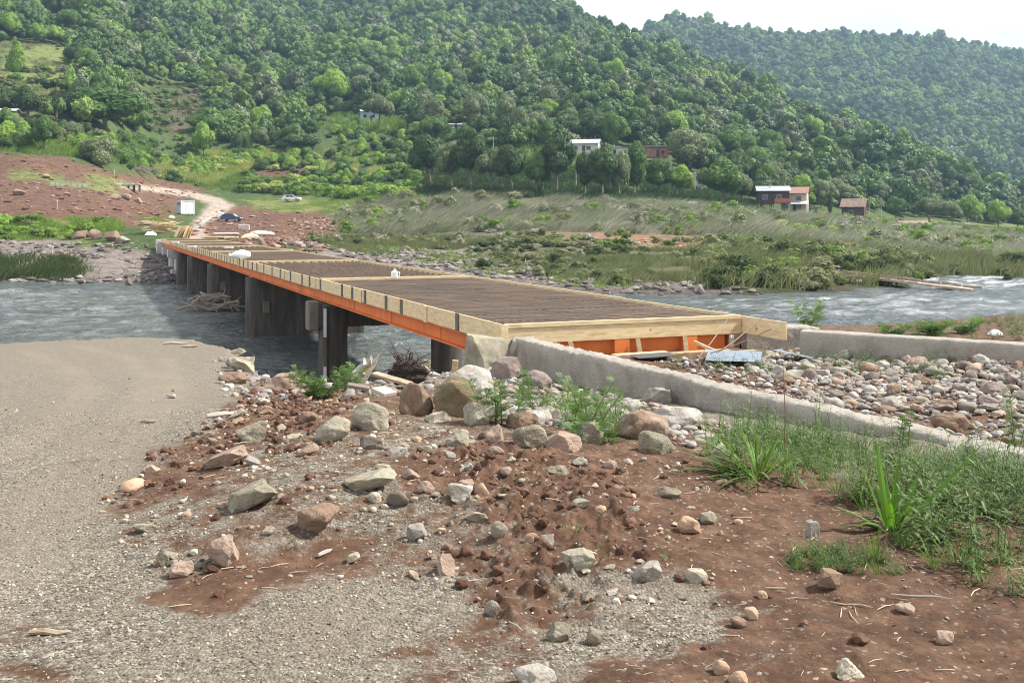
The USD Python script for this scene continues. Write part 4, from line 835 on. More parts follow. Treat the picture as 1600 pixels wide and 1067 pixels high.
for p in near_pts(700, MOUND, 29, 13.0):
    if len(items) >= 230: break
    size = 0.04 + 0.12 * g_.random() ** 3.0
    if np.any(np.hypot(tk[:, 0] - p[0], tk[:, 1] - p[1]) < tr + size * 0.6): continue
    tk = np.vstack([tk, p[:2]]); tr = np.r_[tr, size * 0.5]
    col = g_.choice(COLS, p=CW); kind = 'clod' if col == 'red clay' else ('round' if col in ('orange-tan', 'pinkish', 'brown') and g_.random() < 0.75 else ('slab' if g_.random() < 0.5 else 'angular'))
    shape = {'round': 'rounded', 'slab': 'flat', 'angular': 'broken', 'clod': 'lumpy'}[kind]
    px, py = to_px(p); nm = 'pebble' if (kind == 'round' and size < 0.09) else ('clod' if kind == 'clod' else 'stone')
    items.append(dict(base=f'{shape} {col} {nm}', place=relation(px[0], py[0], MARKS), size=size, p=p, kind=kind, col=col, nm=nm))
for it in single_out(items):
    s = it['size']; ax = s * g_.uniform(0.7, 1.25), s * g_.uniform(0.6, 1.0), s * (g_.uniform(0.45, 0.8) if it['kind'] != 'slab' else g_.uniform(0.25, 0.4))
    v, f = rock(rr, *ax, it['kind'], 3 if s * FPX / it['p'][1] > 14 else 2); v = tilt(v, g_.normal() * .2, g_.normal() * .25, g_.uniform(0, 6.28))
    obj(it['nm'], (v, f), RM[it['col']], smooth=SM[it['kind']], loc=it['p'] + V([0, 0, -v[:, 2].min() - ax[2] * 0.42]), label=it['label'], cat=it['nm'], group=it.get('group'))

# the cobble bed between the walls
BED = [(1020, 565), (1110, 560), (1260, 545), (1330, 548), (1450, 552), (1640, 553), (1640, 735), (1540, 720), (1400, 680), (1270, 640), (1130, 600)]
BEDTOP = [(1150, 570), (1260, 548), (1640, 553), (1640, 650), (1500, 655), (1380, 640), (1290, 640), (1180, 585)]
CBC = ['grey', 'pinkish', 'brown', 'purplish', 'pale grey', 'greenish grey', 'cream', 'dark grey', 'orange-tan']; CBW = V([.30, .10, .12, .12, .17, .10, .03, .06, .03]); CBW /= CBW.sum()
items = []; tk = V([hit(b[0], b[1])[:2] for b in BIG]); tr = V([b[2] * hit(b[0], b[1])[1] / FPX * 0.45 for b in BIG])
cand = np.vstack([near_pts(1500, BEDTOP, 31, 24.0, 10.0), near_pts(260, BED, 37, 24.0, 9.0)])
for p in cand:
    if len(items) >= 270: break
    size = 0.13 + 0.21 * g_.random() ** 1.7
    if (p[0] - A0[0]) * ACR[0] + (p[1] - A0[1]) * ACR[1] < 0.42 + size * 0.5: continue
    if np.any(np.hypot(tk[:, 0] - p[0], tk[:, 1] - p[1]) < (tr + size * 0.5) * 0.86): continue
    tk = np.vstack([tk, p[:2]]); tr = np.r_[tr, size * 0.5]
    col = g_.choice(CBC, p=CBW); kind = 'round' if g_.random() < 0.62 else ('slab' if g_.random() < 0.5 else 'angular')
    px, py = to_px(p); shape = {'round': 'rounded', 'slab': 'flat', 'angular': 'broken'}[kind]
    items.append(dict(base=f'{shape} {col} cobble', place=relation(px[0], py[0], BEDMARKS), size=size, p=p, kind=kind, col=col, nm='cobble'))
for it in single_out(items):
    s = it['size']; ax = s * g_.uniform(0.9, 1.35), s * g_.uniform(0.7, 1.0), s * (g_.uniform(0.5, 0.75) if it['kind'] != 'slab' else 0.35)
    v, f = rock(rr, *ax, it['kind'], 2 if s * FPX / it['p'][1] < 16 else 3); v = tilt(v, g_.normal() * .15, g_.normal() * .2, g_.uniform(0, 6.28))
    obj(it['nm'], (v, f), RM[it['col']], smooth=SM[it['kind']], loc=it['p'] + V([0, 0, -v[:, 2].min() - ax[2] * 0.18]), label=it['label'], cat='cobble', group=it.get('group'))

# loose small stones: what nobody would count
def stone_mat(name, stops, bump=0.4):
    return M(name, {'o': ('object_info', {}), 'g': ('geometry', {}), 'r': ('rgb_ramp', {'ramp': stops, 'interpolate': False}), 'n': ('noise_texture', {'scale': 60.0, 'detail': 4.0}), 'k': ('rgb_ramp', {'ramp': [(0.3, (0.72, 0.72, 0.72)), (0.7, (1.2, 1.2, 1.2))]}), 'm': ('mix_color', {'blend_type': 'multiply', 'fac': 1.0, 'use_clamp': False}), 'p': ('principled_bsdf', {'roughness': 0.9, 'specular_ior_level': 0.2})},
             [('o.random', 'r.fac'), ('g.position', 'n.vector'), ('n.fac', 'k.fac'), ('r.color', 'm.a'), ('k.color', 'm.b'), ('m.result', 'p.base_color')])
def steps(cols): return [(i / len(cols), c) for i, c in enumerate(cols)]
gravel_m = stone_mat('gravel_stone', steps([(0.16, 0.138, 0.102), (0.25, 0.22, 0.165), (0.20, 0.175, 0.13), (0.31, 0.278, 0.215), (0.12, 0.106, 0.083), (0.27, 0.235, 0.175), (0.20, 0.142, 0.098), (0.28, 0.248, 0.185), (0.40, 0.37, 0.30), (0.19, 0.168, 0.128)]))
pebble_m = stone_mat('pebble_stone', steps([(0.30, 0.27, 0.22), (0.36, 0.25, 0.18), (0.24, 0.215, 0.185), (0.40, 0.36, 0.29), (0.21, 0.135, 0.095), (0.33, 0.30, 0.25), (0.40, 0.29, 0.21), (0.27, 0.25, 0.20), (0.16, 0.085, 0.055), (0.45, 0.42, 0.35)]))
cobble_m = stone_mat('cobble_stone', steps([(0.24, 0.225, 0.205), (0.26, 0.20, 0.16), (0.19, 0.175, 0.16), (0.33, 0.31, 0.285), (0.20, 0.135, 0.10), (0.27, 0.255, 0.235), (0.16, 0.135, 0.13), (0.28, 0.235, 0.195), (0.25, 0.23, 0.19), (0.37, 0.35, 0.32)]))
clod_m = stone_mat('clod_soil', steps([(0.066, 0.033, 0.021), (0.098, 0.051, 0.033), (0.135, 0.074, 0.049), (0.082, 0.042, 0.027)]))
gp = [(rock(np.random.default_rng(100 + i), 1, g_.uniform(.7, 1), g_.uniform(.5, .8), 'angular' if i % 3 else 'round', 1), gravel_m, 30) for i in range(5)]
pp = [(rock(np.random.default_rng(120 + i), 1, g_.uniform(.65, .95), g_.uniform(.45, .75), 'round' if i % 2 else 'angular', 2), pebble_m, 45) for i in range(6)]
cp_ = [(rock(np.random.default_rng(140 + i), 1, g_.uniform(.65, .95), g_.uniform(.5, .75), 'round' if i % 4 else 'angular', 2), cobble_m, 45) for i in range(6)]
kp = [(rock(np.random.default_rng(160 + i), 1, 0.9, 0.75, 'clod', 2), clod_m, 50) for i in range(4)]
def spread(n, y0, y1, seed, umax=0.56):
    g = np.random.default_rng(seed); Y = np.sqrt(g.uniform(y0 ** 2, y1 ** 2, n)); X = g.uniform(-umax, umax, n) * (Y + 0.4); return X, Y, g
def scatter_stones(name, protos, X, Y, size, g, label, ctg, sink=0.25):
    n = len(X); z = detail_z(X, Y) + size * 0.3 * (1 - 2 * sink)
    q = quats_z(g.uniform(0, 6.28, n), g.uniform(0, 6.28, n), g.normal(0, 0.25, n))
    stuff(name, protos, g.integers(0, len(protos), n), np.stack([X, Y, z], 1), q, size, label, ctg, 'stone')
side_of = lambda X, Y: (X - A0[0]) * ACR[0] + (Y - A0[1]) * ACR[1]
X, Y, g = spread(95000, 3.3, 10.5, 201); s = soil_at(X, Y); ns = fbm2(X, Y, 2.2, 3, 51)
keep = (g.random(len(X)) < np.where(s > 0.5, 0.07, np.where(s > 0.25, 0.5, 1.0)) * np.clip((ns - 0.30) * 4, 0.2, 1) * np.clip(1.6 - Y / 9, 0.15, 1)) & (side_of(X, Y) < -0.1)
X, Y = X[keep], Y[keep]; scatter_stones('gravel', gp, X, Y, 0.0055 + 0.013 * g.random(len(X)) ** 2.4, g, 'loose grey crushed gravel over the foreground', 'gravel')
X, Y, g = spread(13000, 3.3, 16, 202); px, py = to_px(np.stack([X, Y, detail_z(X, Y)], 1)); mound = inpoly(px, py, MOUND); s = soil_at(X, Y)
keep = (g.random(len(X)) < np.where(mound, np.where(s > 0.6, 0.30, 0.9), 0.02)) & (side_of(X, Y) < -0.1) & (near_z(X, Y) > 2.3)
X, Y = X[keep], Y[keep]; scatter_stones('pebbles', pp, X, Y, 0.014 + 0.04 * g.random(len(X)) ** 3, g, 'small mixed pebbles strewn over the mound', 'pebbles')
X, Y, g = spread(14000, 4.0, 16, 203); s = soil_at(X, Y); ns = fbm2(X, Y, 0.9, 3, 53)
keep = (s > 0.3) & (g.random(len(X)) < np.clip(rough_zone(X[:, None], Y[:, None])[:, 0] * 1.3, 0.03, 1)) & (side_of(X, Y) < -0.1) & (near_z(X, Y) > 2.6)
X, Y = X[keep], Y[keep]; scatter_stones('soil_clods', kp, X, Y, 0.015 + 0.075 * g.random(len(X)) ** 3, g, 'crumbly red soil clods on the mound', 'soil', 0.35)
P_ = near_pts(5200, BED, 204, 24.0, 9.0); g = np.random.default_rng(205); so = side_of(P_[:, 0], P_[:, 1]); ppx, ppy = to_px(P_); top = inpoly(ppx, ppy, BEDTOP)
m = (so > 0.5) & (g.random(len(P_)) < np.where(top, 1.0, 0.38)); P_ = P_[m]
scatter_stones('small_cobbles', cp_, P_[:, 0], P_[:, 1], 0.04 + 0.12 * g.random(len(P_)) ** 2.0, g, 'small river cobbles filling the bed between the two walls', 'cobbles', 0.1)
P_ = near_pts(1500, [(740, 585), (830, 570), (900, 610), (1040, 640), (1180, 680), (1080, 700), (900, 680), (760, 650)], 206, 20.0, 8.0); g = np.random.default_rng(207); so = side_of(P_[:, 0], P_[:, 1]); P_ = P_[so < -0.1]
scatter_stones('wall_foot_stones', cp_, P_[:, 0], P_[:, 1], 0.035 + 0.17 * g.random(len(P_)) ** 3, g, 'mixed stones heaped along the left foot of the long wall', 'stones', 0.3)
P_ = near_pts(420, [(330, 560), (395, 560), (440, 600), (600, 590), (740, 580), (780, 575), (740, 620), (560, 620), (430, 630), (350, 620)], 208, 24.0, 10.0); g = np.random.default_rng(209)
scatter_stones('rim_stones', cp_, P_[:, 0], P_[:, 1], 0.04 + 0.17 * g.random(len(P_)) ** 3, g, 'stones along the broken rim of the bank above the water', 'stones', 0.4)
# ---------------------------------------------------------------- foliage
LM = {
    'dark green': leafy('leaf_dark', [(0.051, 0.092, 0.030), (0.088, 0.148, 0.042), (0.152, 0.222, 0.062)]),
    'mid green': leafy('leaf_mid', [(0.082, 0.148, 0.036), (0.144, 0.237, 0.053), (0.237, 0.338, 0.083)]),
    'light green': leafy('leaf_light', [(0.181, 0.290, 0.053), (0.291, 0.421, 0.081), (0.445, 0.450, 0.126)], 0.4),
    'grey-green': leafy('leaf_grey', [(0.125, 0.160, 0.075), (0.217, 0.254, 0.122), (0.347, 0.373, 0.189)]),
}
FORESTS = [leafy('leaf_forest_deep', [(0.034, 0.067, 0.023), (0.057, 0.108, 0.032), (0.087, 0.151, 0.043), (0.136, 0.204, 0.061)], 0.16, per_obj=0.6),
           leafy('leaf_forest_mid', [(0.055, 0.099, 0.030), (0.094, 0.164, 0.043), (0.144, 0.226, 0.059), (0.226, 0.299, 0.093)], 0.18, per_obj=0.6),
           leafy('leaf_forest_bright', [(0.090, 0.153, 0.035), (0.159, 0.241, 0.053), (0.241, 0.328, 0.083), (0.354, 0.401, 0.140)], 0.2, per_obj=0.6),
           leafy('leaf_forest_grey', [(0.075, 0.102, 0.048), (0.129, 0.160, 0.080), (0.204, 0.233, 0.126), (0.310, 0.314, 0.199)], 0.16, per_obj=0.6)]
bark = plain('bark', (0.15, 0.12, 0.095), 0.9, 0.35, 2.5, 0.5, 9.0, stretch=(1, 1, .3))
pale_bark = plain('pale_bark', (0.34, 0.31, 0.27), 0.85, 0.25, 1.5)
dead_wood = plain('dead_wood', (0.27, 0.225, 0.18), 0.9, 0.35, 2.0)

def leaf_quads(rng, pts, nrm, size, jit=0.36, aspect=0.7):
    n = len(pts); d = nrm + rng.normal(0, jit, (n, 3)); d /= np.linalg.norm(d, axis=1)[:, None]
    a = np.cross(d, rng.normal(size=(n, 3))); a /= np.linalg.norm(a, axis=1)[:, None] + 1e-9; b = np.cross(d, a)
    s = (size * rng.uniform(0.65, 1.35, n))[:, None]; t = s * aspect
    v = np.stack([pts - a * s, pts + b * t - d * s * 0.18, pts + a * s, pts - b * t - d * s * 0.18], 1).reshape(-1, 3)
    i = np.arange(n)[:, None] * 4
    return v, np.vstack([i + V([[0, 1, 2]]), i + V([[0, 2, 3]])])
def lobes_cloud(rng, lobes, n, size, core=0.80, core_sub=1, under=0.35):
    """Leaf clumps over the surface of a union of lobes (x, y, z, r), with a dark inner mass."""
    L = V(lobes, float); k = rng.choice(len(L), n * 2, p=L[:, 3] ** 2 / (L[:, 3] ** 2).sum())
    d = rng.normal(size=(n * 2, 3)); d[:, 2] = np.where(d[:, 2] < 0, d[:, 2] * under, d[:, 2]); d /= np.linalg.norm(d, axis=1)[:, None]
    p = L[k, :3] + d * (L[k, 3] * rng.uniform(0.82, 1.08, n * 2))[:, None]
    dist = np.linalg.norm(p[:, None] - L[None, :, :3], axis=2) / L[None, :, 3]; dist[np.arange(len(p)), k] = 9
    ok = np.nonzero(dist.min(1) > 0.86)[0][:n]
    ms = [leaf_quads(rng, p[ok], d[ok], size)]
    if core:
        v0, f0 = _ICO[core_sub]
        for x, y, z, r in L:
            v = v0 * (1 + 0.3 * (meshkit.noise(v0 * 1.7 + x * 7 + y) - 0.5))[:, None] * r * core + V([x, y, z]); ms.append((v, f0))
    return cat(*ms)
def dome(rng, n, r0, zc, flat=0.75, rl=(0.30, 0.46)):
    """Lobes of a rounded crown of radius r0 centred at zc."""
    out = [(0, 0, zc, r0 * 0.62)]
    for _ in range(n):
        d = rng.normal(size=3); d /= np.linalg.norm(d); d[2] = abs(d[2]) * 1.1 - 0.35
        q = rng.uniform(0.45, 0.8); out.append((d[0] * r0 * q, d[1] * r0 * q, zc + d[2] * r0 * flat, r0 * rng.uniform(*rl)))
    return out
def trunk_mesh(rng, h, r, zc, spread, limbs=4, lean=0.05):
    pts = V([[0, 0, -0.25], [0, 0, h * 0.3], [rng.normal() * lean, rng.normal() * lean, h * 0.65], [rng.normal() * lean, rng.normal() * lean, h]])
    ms = [tube(pts, [r * 1.3, r, r * 0.8, r * 0.45], 6)]
    for k in range(limbs):
        a = k * 2 * math.pi / limbs + rng.uniform(-.5, .5); z0 = h * rng.uniform(0.45, 0.8); e = V([math.cos(a) * spread * 0.6, math.sin(a) * spread * 0.6, z0 + (zc - z0) * 0.9 + 0.05])
        ms.append(tube([[0, 0, z0], (V([0, 0, z0]) + e) / 2 + V([0, 0, 0.03]), e], [r * 0.55, r * 0.4, r * 0.18], 4))
    return cat(*ms)
# prototypes: unit height, unit crown width; trees stand at the origin
TP = {}
def tree_proto(shape, colour, seed):
    rng = np.random.default_rng(seed); c = proto(shape + '_tree_' + colour.replace(' ', '_').replace('-', '_')); b = bark
    if shape == 'round':
        lob = dome(rng, 15, 0.5, 0.60, 0.75); tr = trunk_mesh(rng, 0.55, 0.030, 0.6, 0.4); n, s = 2300, 0.036
    elif shape == 'tall':
        lob = [(rng.normal() * .1, rng.normal() * .1, z, rng.uniform(.17, .26)) for z in np.linspace(.42, .86, 7)] + [(math.cos(a) * .26, math.sin(a) * .26, rng.uniform(.5, .8), rng.uniform(.14, .22)) for a in rng.uniform(0, 6.28, 8)]
        tr = trunk_mesh(rng, 0.8, 0.024, 0.7, 0.3, 5); n, s = 2000, 0.034; b = pale_bark
    elif shape == 'spreading':
        lob = [(math.cos(a) * q * .42, math.sin(a) * q * .42, .74 + rng.normal() * .06 - q * .06, rng.uniform(.14, .22)) for a, q in zip(rng.uniform(0, 6.28, 15), rng.uniform(.25, 1, 15))]
        tr = trunk_mesh(rng, 0.7, 0.028, 0.74, 0.5, 6); n, s = 1900, 0.034
    elif shape == 'cone':
        lob = [(rng.normal() * .05, rng.normal() * .05, z, .36 * (1.02 - z) + .04) for z in np.linspace(.2, .95, 9)] + [(math.cos(a) * .3 * (1 - z), math.sin(a) * .3 * (1 - z), z, .22 * (1.05 - z) + .03) for a, z in zip(rng.uniform(0, 6.28, 14), rng.uniform(.15, .85, 14))]
        tr = trunk_mesh(rng, 0.5, 0.022, 0.5, 0.1, 0); n, s = 1700, 0.032
    elif shape == 'bush':
        lob = [(math.cos(a) * q * .4, math.sin(a) * q * .4, rng.uniform(.2, .62) * (1.15 - q * .5), rng.uniform(.2, .32)) for a, q in zip(rng.uniform(0, 6.28, 12), rng.uniform(0, .9, 12))]
        tr = trunk_mesh(rng, 0.3, 0.025, 0.4, 0.3, 4); n, s = 1500, 0.046
    usdkit.mesh(stage, str(c.GetPath()) + '/trunk', tr, b)
    usdkit.mesh(stage, str(c.GetPath()) + '/crown', lobes_cloud(rng, lob, n, s), LM[colour])
    return c
for i, sh in enumerate(('round', 'tall', 'spreading', 'cone', 'bush')):
    for j, co in enumerate(LM):
        TP[sh, co] = [tree_proto(sh, co, 300 + 10 * i + j + 50 * k) for k in range(2 if sh in ('round', 'bush') else 1)]
gt = np.random.default_rng(71)
def plant_tree(px, py, h_px, w_px, shape, colour, label, ctg='tree', name=None, group=None, at=None):
    p = hit(px, py) if at is None else at; k = p[1] / FPX; ps = TP[shape, colour]
    return copy_of(ps[int(gt.integers(len(ps)))], name or ('shrub' if shape == 'bush' else 'tree'), p, gt.uniform(0, 6.28), (w_px * k, w_px * k, h_px * k), label, ctg, group)

TREES = [  # px, foot py, height, width, shape, colour, label
    (672, 292, 82, 66, 'round', 'dark green', 'dark rounded tree at the left end of the grove above the grey brush'),
    (705, 296, 72, 56, 'round', 'grey-green', 'grey-green tree in front of the dark grove'),
    (735, 296, 92, 62, 'round', 'dark green', 'tallest dark tree in the middle of the grove above the grey brush'),
    (768, 300, 66, 50, 'spreading', 'grey-green', 'leaning grey-green tree at the right end of the dark grove'),
    (800, 300, 74, 56, 'round', 'dark green', 'dark tree right of the leaning grey-green tree'),
    (838, 303, 60, 46, 'round', 'mid green', 'mid green tree left of the big dark tree below the white roofs'),
    (870, 302, 96, 68, 'round', 'dark green', 'big dark tree standing below the left white roof'),
    (915, 305, 64, 40, 'tall', 'dark green', 'slim dark tree just right of the big dark tree'),
    (942, 308, 78, 56, 'tall', 'dark green', 'tall dark tree with bare pale trunk below the second white roof'),
    (968, 308, 66, 40, 'tall', 'grey-green', 'thin grey tree with a pale trunk below the second white roof'),
    (992, 308, 78, 52, 'tall', 'mid green', 'tall green tree with pale trunk left of the brick house'),
    (1030, 308, 56, 46, 'round', 'mid green', 'rounded green tree below the brick house'),
    (1062, 312, 52, 44, 'round', 'light green', 'light green tree left of the grey retaining wall'),
    (1128, 322, 70, 74, 'round', 'mid green', 'broad green tree right of the grey retaining wall'),
    (1160, 322, 46, 34, 'round', 'grey-green', 'grey tree behind the broad green tree'),
    (1075, 276, 72, 70, 'round', 'grey-green', 'large pale grey-green tree above the grey retaining wall'),
    (1100, 250, 40, 40, 'round', 'grey-green', 'grey-green tree right above the large pale one'),
    (1052, 222, 46, 42, 'round', 'light green', 'bright light green tree above the brick house'),
    (592, 205, 56, 46, 'spreading', 'grey-green', 'spreading tree right in front of the pale blue house'),
    (565, 165, 44, 48, 'round', 'grey-green', 'grey-green tree on the slope above the pale blue house'),
    (622, 178, 34, 40, 'round', 'light green', 'light green tree right of the pale blue house'),
    (518, 170, 58, 62, 'round', 'light green', 'big bright tree left of the pale blue house'),
    (680, 202, 44, 46, 'round', 'grey-green', 'round pale tree on the terrace above the dark grove'),
    (742, 212, 62, 48, 'tall', 'grey-green', 'tall feathery tree above the dark grove'),
    (790, 215, 62, 36, 'tall', 'grey-green', 'narrow pale tree left of the banana plot'),
    (812, 235, 62, 40, 'tall', 'grey-green', 'narrow pale tree at the banana plot'),
    (888, 215, 44, 40, 'round', 'grey-green', 'round pale tree above the left white roof'),
    (318, 252, 58, 34, 'round', 'light green', 'bright light green tree standing alone above the gravel road'),
    (372, 236, 30, 26, 'bush', 'dark green', 'small dark tree right of the bright lone tree'),
    (408, 236, 34, 30, 'round', 'grey-green', 'small round grey tree at the foot of the wooded hill'),
    (388, 236, 30, 18, 'cone', 'light green', 'small bright pointed tree beside the small round grey tree'),
    (468, 236, 34, 60, 'bush', 'dark green', 'wide dark shrubby tree at the foot of the wooded hill'),
    (155, 258, 54, 50, 'bush', 'grey-green', 'large rounded grey-green bush above the red cut bank'),
    (70, 238, 54, 44, 'round', 'mid green', 'green tree at the left above the red cut bank'),
    (165, 208, 66, 120, 'round', 'mid green', 'very broad green tree mass on the left hillside'),
    (335, 205, 46, 76, 'bush', 'mid green', 'wide green tree below the landslide scar'),
    (26, 112, 54, 36, 'cone', 'light green', 'bright conical tree standing in the left clearing'),
    (112, 160, 60, 32, 'cone', 'light green', 'taller bright conical tree at the right edge of the left clearing'),
    (108, 100, 42, 22, 'cone', 'light green', 'slender bright tree at the top right of the left clearing'),
    (60, 68, 30, 26, 'round', 'light green', 'small bright tree at the upper edge of the left clearing'),
    (88, 70, 28, 24, 'round', 'light green', 'small bright tree right of the one on the upper clearing edge'),
    (15, 62, 40, 34, 'round', 'light green', 'bright tree at the upper left corner of the clearing'),
    (1512, 352, 44, 44, 'round', 'light green', 'bright yellow-green round tree on the right river flat'),
    (1560, 358, 42, 34, 'round', 'light green', 'smaller bright round tree right of the other bright one'),
    (1452, 352, 42, 48, 'spreading', 'grey-green', 'grey-green spreading tree left of the bright yellow-green tree'),
    (1488, 352, 36, 30, 'round', 'grey-green', 'grey tree between the spreading tree and the bright one'),
    (1590, 362, 34, 34, 'round', 'dark green', 'dark tree at the right edge on the river flat'),
    (1270, 335, 16, 18, 'bush', 'dark green', 'dark round bush right of the house with the pinkish roof'),
    (1265, 325, 24, 18, 'round', 'light green', 'pale tree behind the dark round bush'),
    (1210, 348, 26, 40, 'bush', 'grey-green', 'grey bush in front of the red and black house'),
    (1283, 325, 40, 28, 'round', 'grey-green', 'grey tree behind the dark round bush near the cypress'),
    (1400, 345, 36, 34, 'round', 'mid green', 'green tree right of the two palms'),
    (1320, 325, 36, 36, 'round', 'grey-green', 'bare grey-brown tree behind the ruined house'),
]
for t in TREES: plant_tree(*t, ctg='bush' if t[4] == 'bush' else 'tree')

# palms, cypress and araucaria
def frond_mesh(rng, n, L, droop, z):
    ms = []
    for k in range(n):
        a = k * 2.399 + rng.uniform(-.2, .2); e = rng.uniform(0.1, 1.0); pts = []
        for q in np.linspace(0, 1, 5):
            pts.append((math.cos(a) * L * q * (0.6 + .4 * (1 - e)), math.sin(a) * L * q * (0.6 + .4 * (1 - e)), z + L * (q * e - droop * q * q)))
        pts = V(pts); w = V([.02, .07, .08, .05, .0]) * L / 0.6; s = V([-math.sin(a), math.cos(a), 0])
        v = np.vstack([pts + s * w[:, None], pts - s * w[:, None]]); f = [[i, i + 1, i + 6] for i in range(4)] + [[i, i + 6, i + 5] for i in range(4)]; ms.append((v, V(f)))
    return cat(*ms)
for px, py, h, lab in [(1358, 343, 36, 'left of two palms behind the ruined house'), (1377, 344, 34, 'right of two palms behind the ruined house'), (634, 208, 34, 'palm with drooping fronds right of the pale blue house')]:
    p = hit(px, py); H = h * p[1] / FPX; t = thing('palm_tree', lab, 'palm', p)
    obj('trunk', tube([[0, 0, -.3], [0.05, 0, H * .5], [0, 0, H * .8]], [.16, .13, .11], 6), pale_bark, t); obj('crown', frond_mesh(gt, 16, H * 0.36, 0.9, H * .8), LM['mid green'], t)
p = hit(1297, 335); H = 36 * p[1] / FPX; t = thing('cypress_tree', 'narrow dark cypress between the pinkish-roofed house and the ruined house', 'cypress', p)
obj('trunk', tube([[0, 0, -.3], [0, 0, H * .4]], [.12, .08], 6), bark, t); obj('crown', lobes_cloud(gt, [(0, 0, H * q, H * .075 * math.sin(math.pi * (0.12 + 0.85 * q)) + .12) for q in np.linspace(.12, .94, 12)], 700, 0.22), LM['dark green'], t)
p = hit(88, 190); H = 68 * p[1] / FPX; t = thing('araucaria_tree', 'dark umbrella-topped araucaria with a tall bare trunk left of the very broad green tree', 'tree', p)
obj('trunk', tube([[0, 0, -.3], [0, 0, H * .9]], [.3, .18], 7), bark, t)
obj('crown', lobes_cloud(gt, [(math.cos(a) * H * .30 * q, math.sin(a) * H * .30 * q, H * (.93 - .07 * q + r_), H * .065) for a, q, r_ in zip(gt.uniform(0, 6.28, 26), gt.uniform(.2, 1, 26), gt.uniform(-.1, .03, 26))], 900, 0.3), LM['dark green'], t)

# ---------------------------------------------------------------- the forest on the hills
FBASE = [(-900, 200), (0, 186), (60, 194), (120, 205), (215, 214), (225, 140), (262, 130), (318, 150), (330, 215), (345, 232), (460, 236), (500, 205), (640, 215), (650, 225), (760, 240), (830, 250), (960, 262), (1050, 285), (1190, 322), (1330, 330), (1430, 342), (1600, 358), (2400, 365)]
_fbx, _fby = V(FBASE).T
CLEAR = [[(-40, 66), (112, 70), (120, 175), (-40, 185)], [(808, 236), (905, 236), (905, 268), (808, 262)], [(640, 20), (690, 20), (690, 32), (640, 32)], [(772, 92), (792, 92), (792, 108), (772, 108)], [(500, 178), (640, 186), (640, 214), (500, 206)], [(130, 14), (190, 14), (190, 30), (130, 30)]]
HOUSEPX = [(580, 190, 26), (912, 237, 32), (970, 246, 34), (1025, 256, 36), (1085, 285, 26), (1210, 328, 26), (1240, 332, 24), (1335, 338, 18), (1425, 356, 16), (328, 26, 12), (8, 188, 14), (705, 200, 18), (1072, 205, 14), (870, 200, 14)]
gf = np.random.default_rng(83)
N = 190000; Y = np.sqrt(gf.uniform(230 ** 2, 1750 ** 2, N)); u = gf.uniform(-0.60, 0.60, N); X = u * Y; Z = far_z(X, Y); px, py = to_px(np.stack([X, Y, Z], 1))
ui = ((u - FU0) / (FU1 - FU0) * (FNU - 1)).astype(int); slope = (FAR + 5.0 - EYE) / FY[None]; run = np.maximum.accumulate(slope - 5.0 / FY[None] , axis=1)
yi = np.searchsorted(FY, Y * 0.985) - 1; vis = (Z + 9 - EYE) / Y > run[ui, np.clip(yi, 0, len(FY) - 1)]
keep = vis & (py < np.interp(px, _fbx, _fby) - 2) & (Z > 4) & (py > -60)
dens = np.clip(480 / Y, 0.30, 1.0); keep &= gf.random(N) < dens
for c_ in CLEAR: keep &= ~inpoly(px, py, c_)
for hx, hy, hr in HOUSEPX: keep &= ~((np.abs(px - hx) < hr) & (py > hy - hr * 0.25) & (py < hy + hr * 0.7) & (Y < 520))
X, Y, Z, px, py = X[keep], Y[keep], Z[keep], px[keep], py[keep]
# thin out by a grid so crowns do not pile up
size = np.where(Y < 420, gf.uniform(3.6, 7.2, len(X)), gf.uniform(4.6, 9.0, len(X))) * np.where(Y > 800, 1.15, 1.0); o = np.argsort(gf.random(len(X))); cell = {}; sel = []
for i in o:
    r = size[i] * 0.40; k = (int(X[i] // 5), int(Y[i] // 5)); ok = True
    for a in (-1, 0, 1):
        for b in (-1, 0, 1):
            for j in cell.get((k[0] + a, k[1] + b), ()):
                if (X[i] - X[j]) ** 2 + (Y[i] - Y[j]) ** 2 < (r + size[j] * 0.40) ** 2 * 0.66: ok = False; break
            if not ok: break
        if not ok: break
    if ok: cell.setdefault(k, []).append(i); sel.append(i)
sel = V(sel); X, Y, Z, px, py, size = X[sel], Y[sel], Z[sel], px[sel], py[sel], size[sel]
big = np.argsort(-size / Y); inframe = (px > -10) & (px < 1610) & (py > 0); big = big[inframe[big]][:150]
rest = np.ones(len(X), bool); rest[big] = False
HM = [('pale blue house', 580, 185), ('left white-roofed house', 912, 235), ('second white-roofed house', 970, 240), ('brick house', 1025, 246), ('grey retaining wall', 1085, 282), ('red and black house', 1210, 320), ('ruined house', 1335, 330), ('landslide scar', 265, 175), ('left clearing', 60, 120),
      ('dark grove', 730, 260), ('small white hilltop house', 328, 22), ('very broad green tree mass', 165, 175), ('bright lone tree', 318, 225)]
items = []
for i in big:
    co = ['dark green', 'mid green', 'grey-green', 'light green'][gf.choice(4, p=[.52, .30, .13, .05])]; sh = ['round', 'tall', 'spreading'][gf.choice(3, p=[.72, .16, .12])]
    items.append(dict(base=f'{ {"round": "rounded", "tall": "tall slim", "spreading": "spreading"}[sh]} {co} forest tree', place=relation(px[i], py[i], HM), size=size[i], i=i, co=co, sh=sh))
for it in single_out(items):
    i = it['i']; w = size[i] * 1.12; h = w * gf.uniform(0.95, 1.25) * (1.25 if it['sh'] == 'tall' else 1)
    copy_of(TP[it['sh'], it['co']][0], 'forest_tree', (X[i], Y[i], Z[i] - 0.3), gf.uniform(0, 6.28), (w, w, h), it['label'], 'tree', it.get('group'))
fp = []
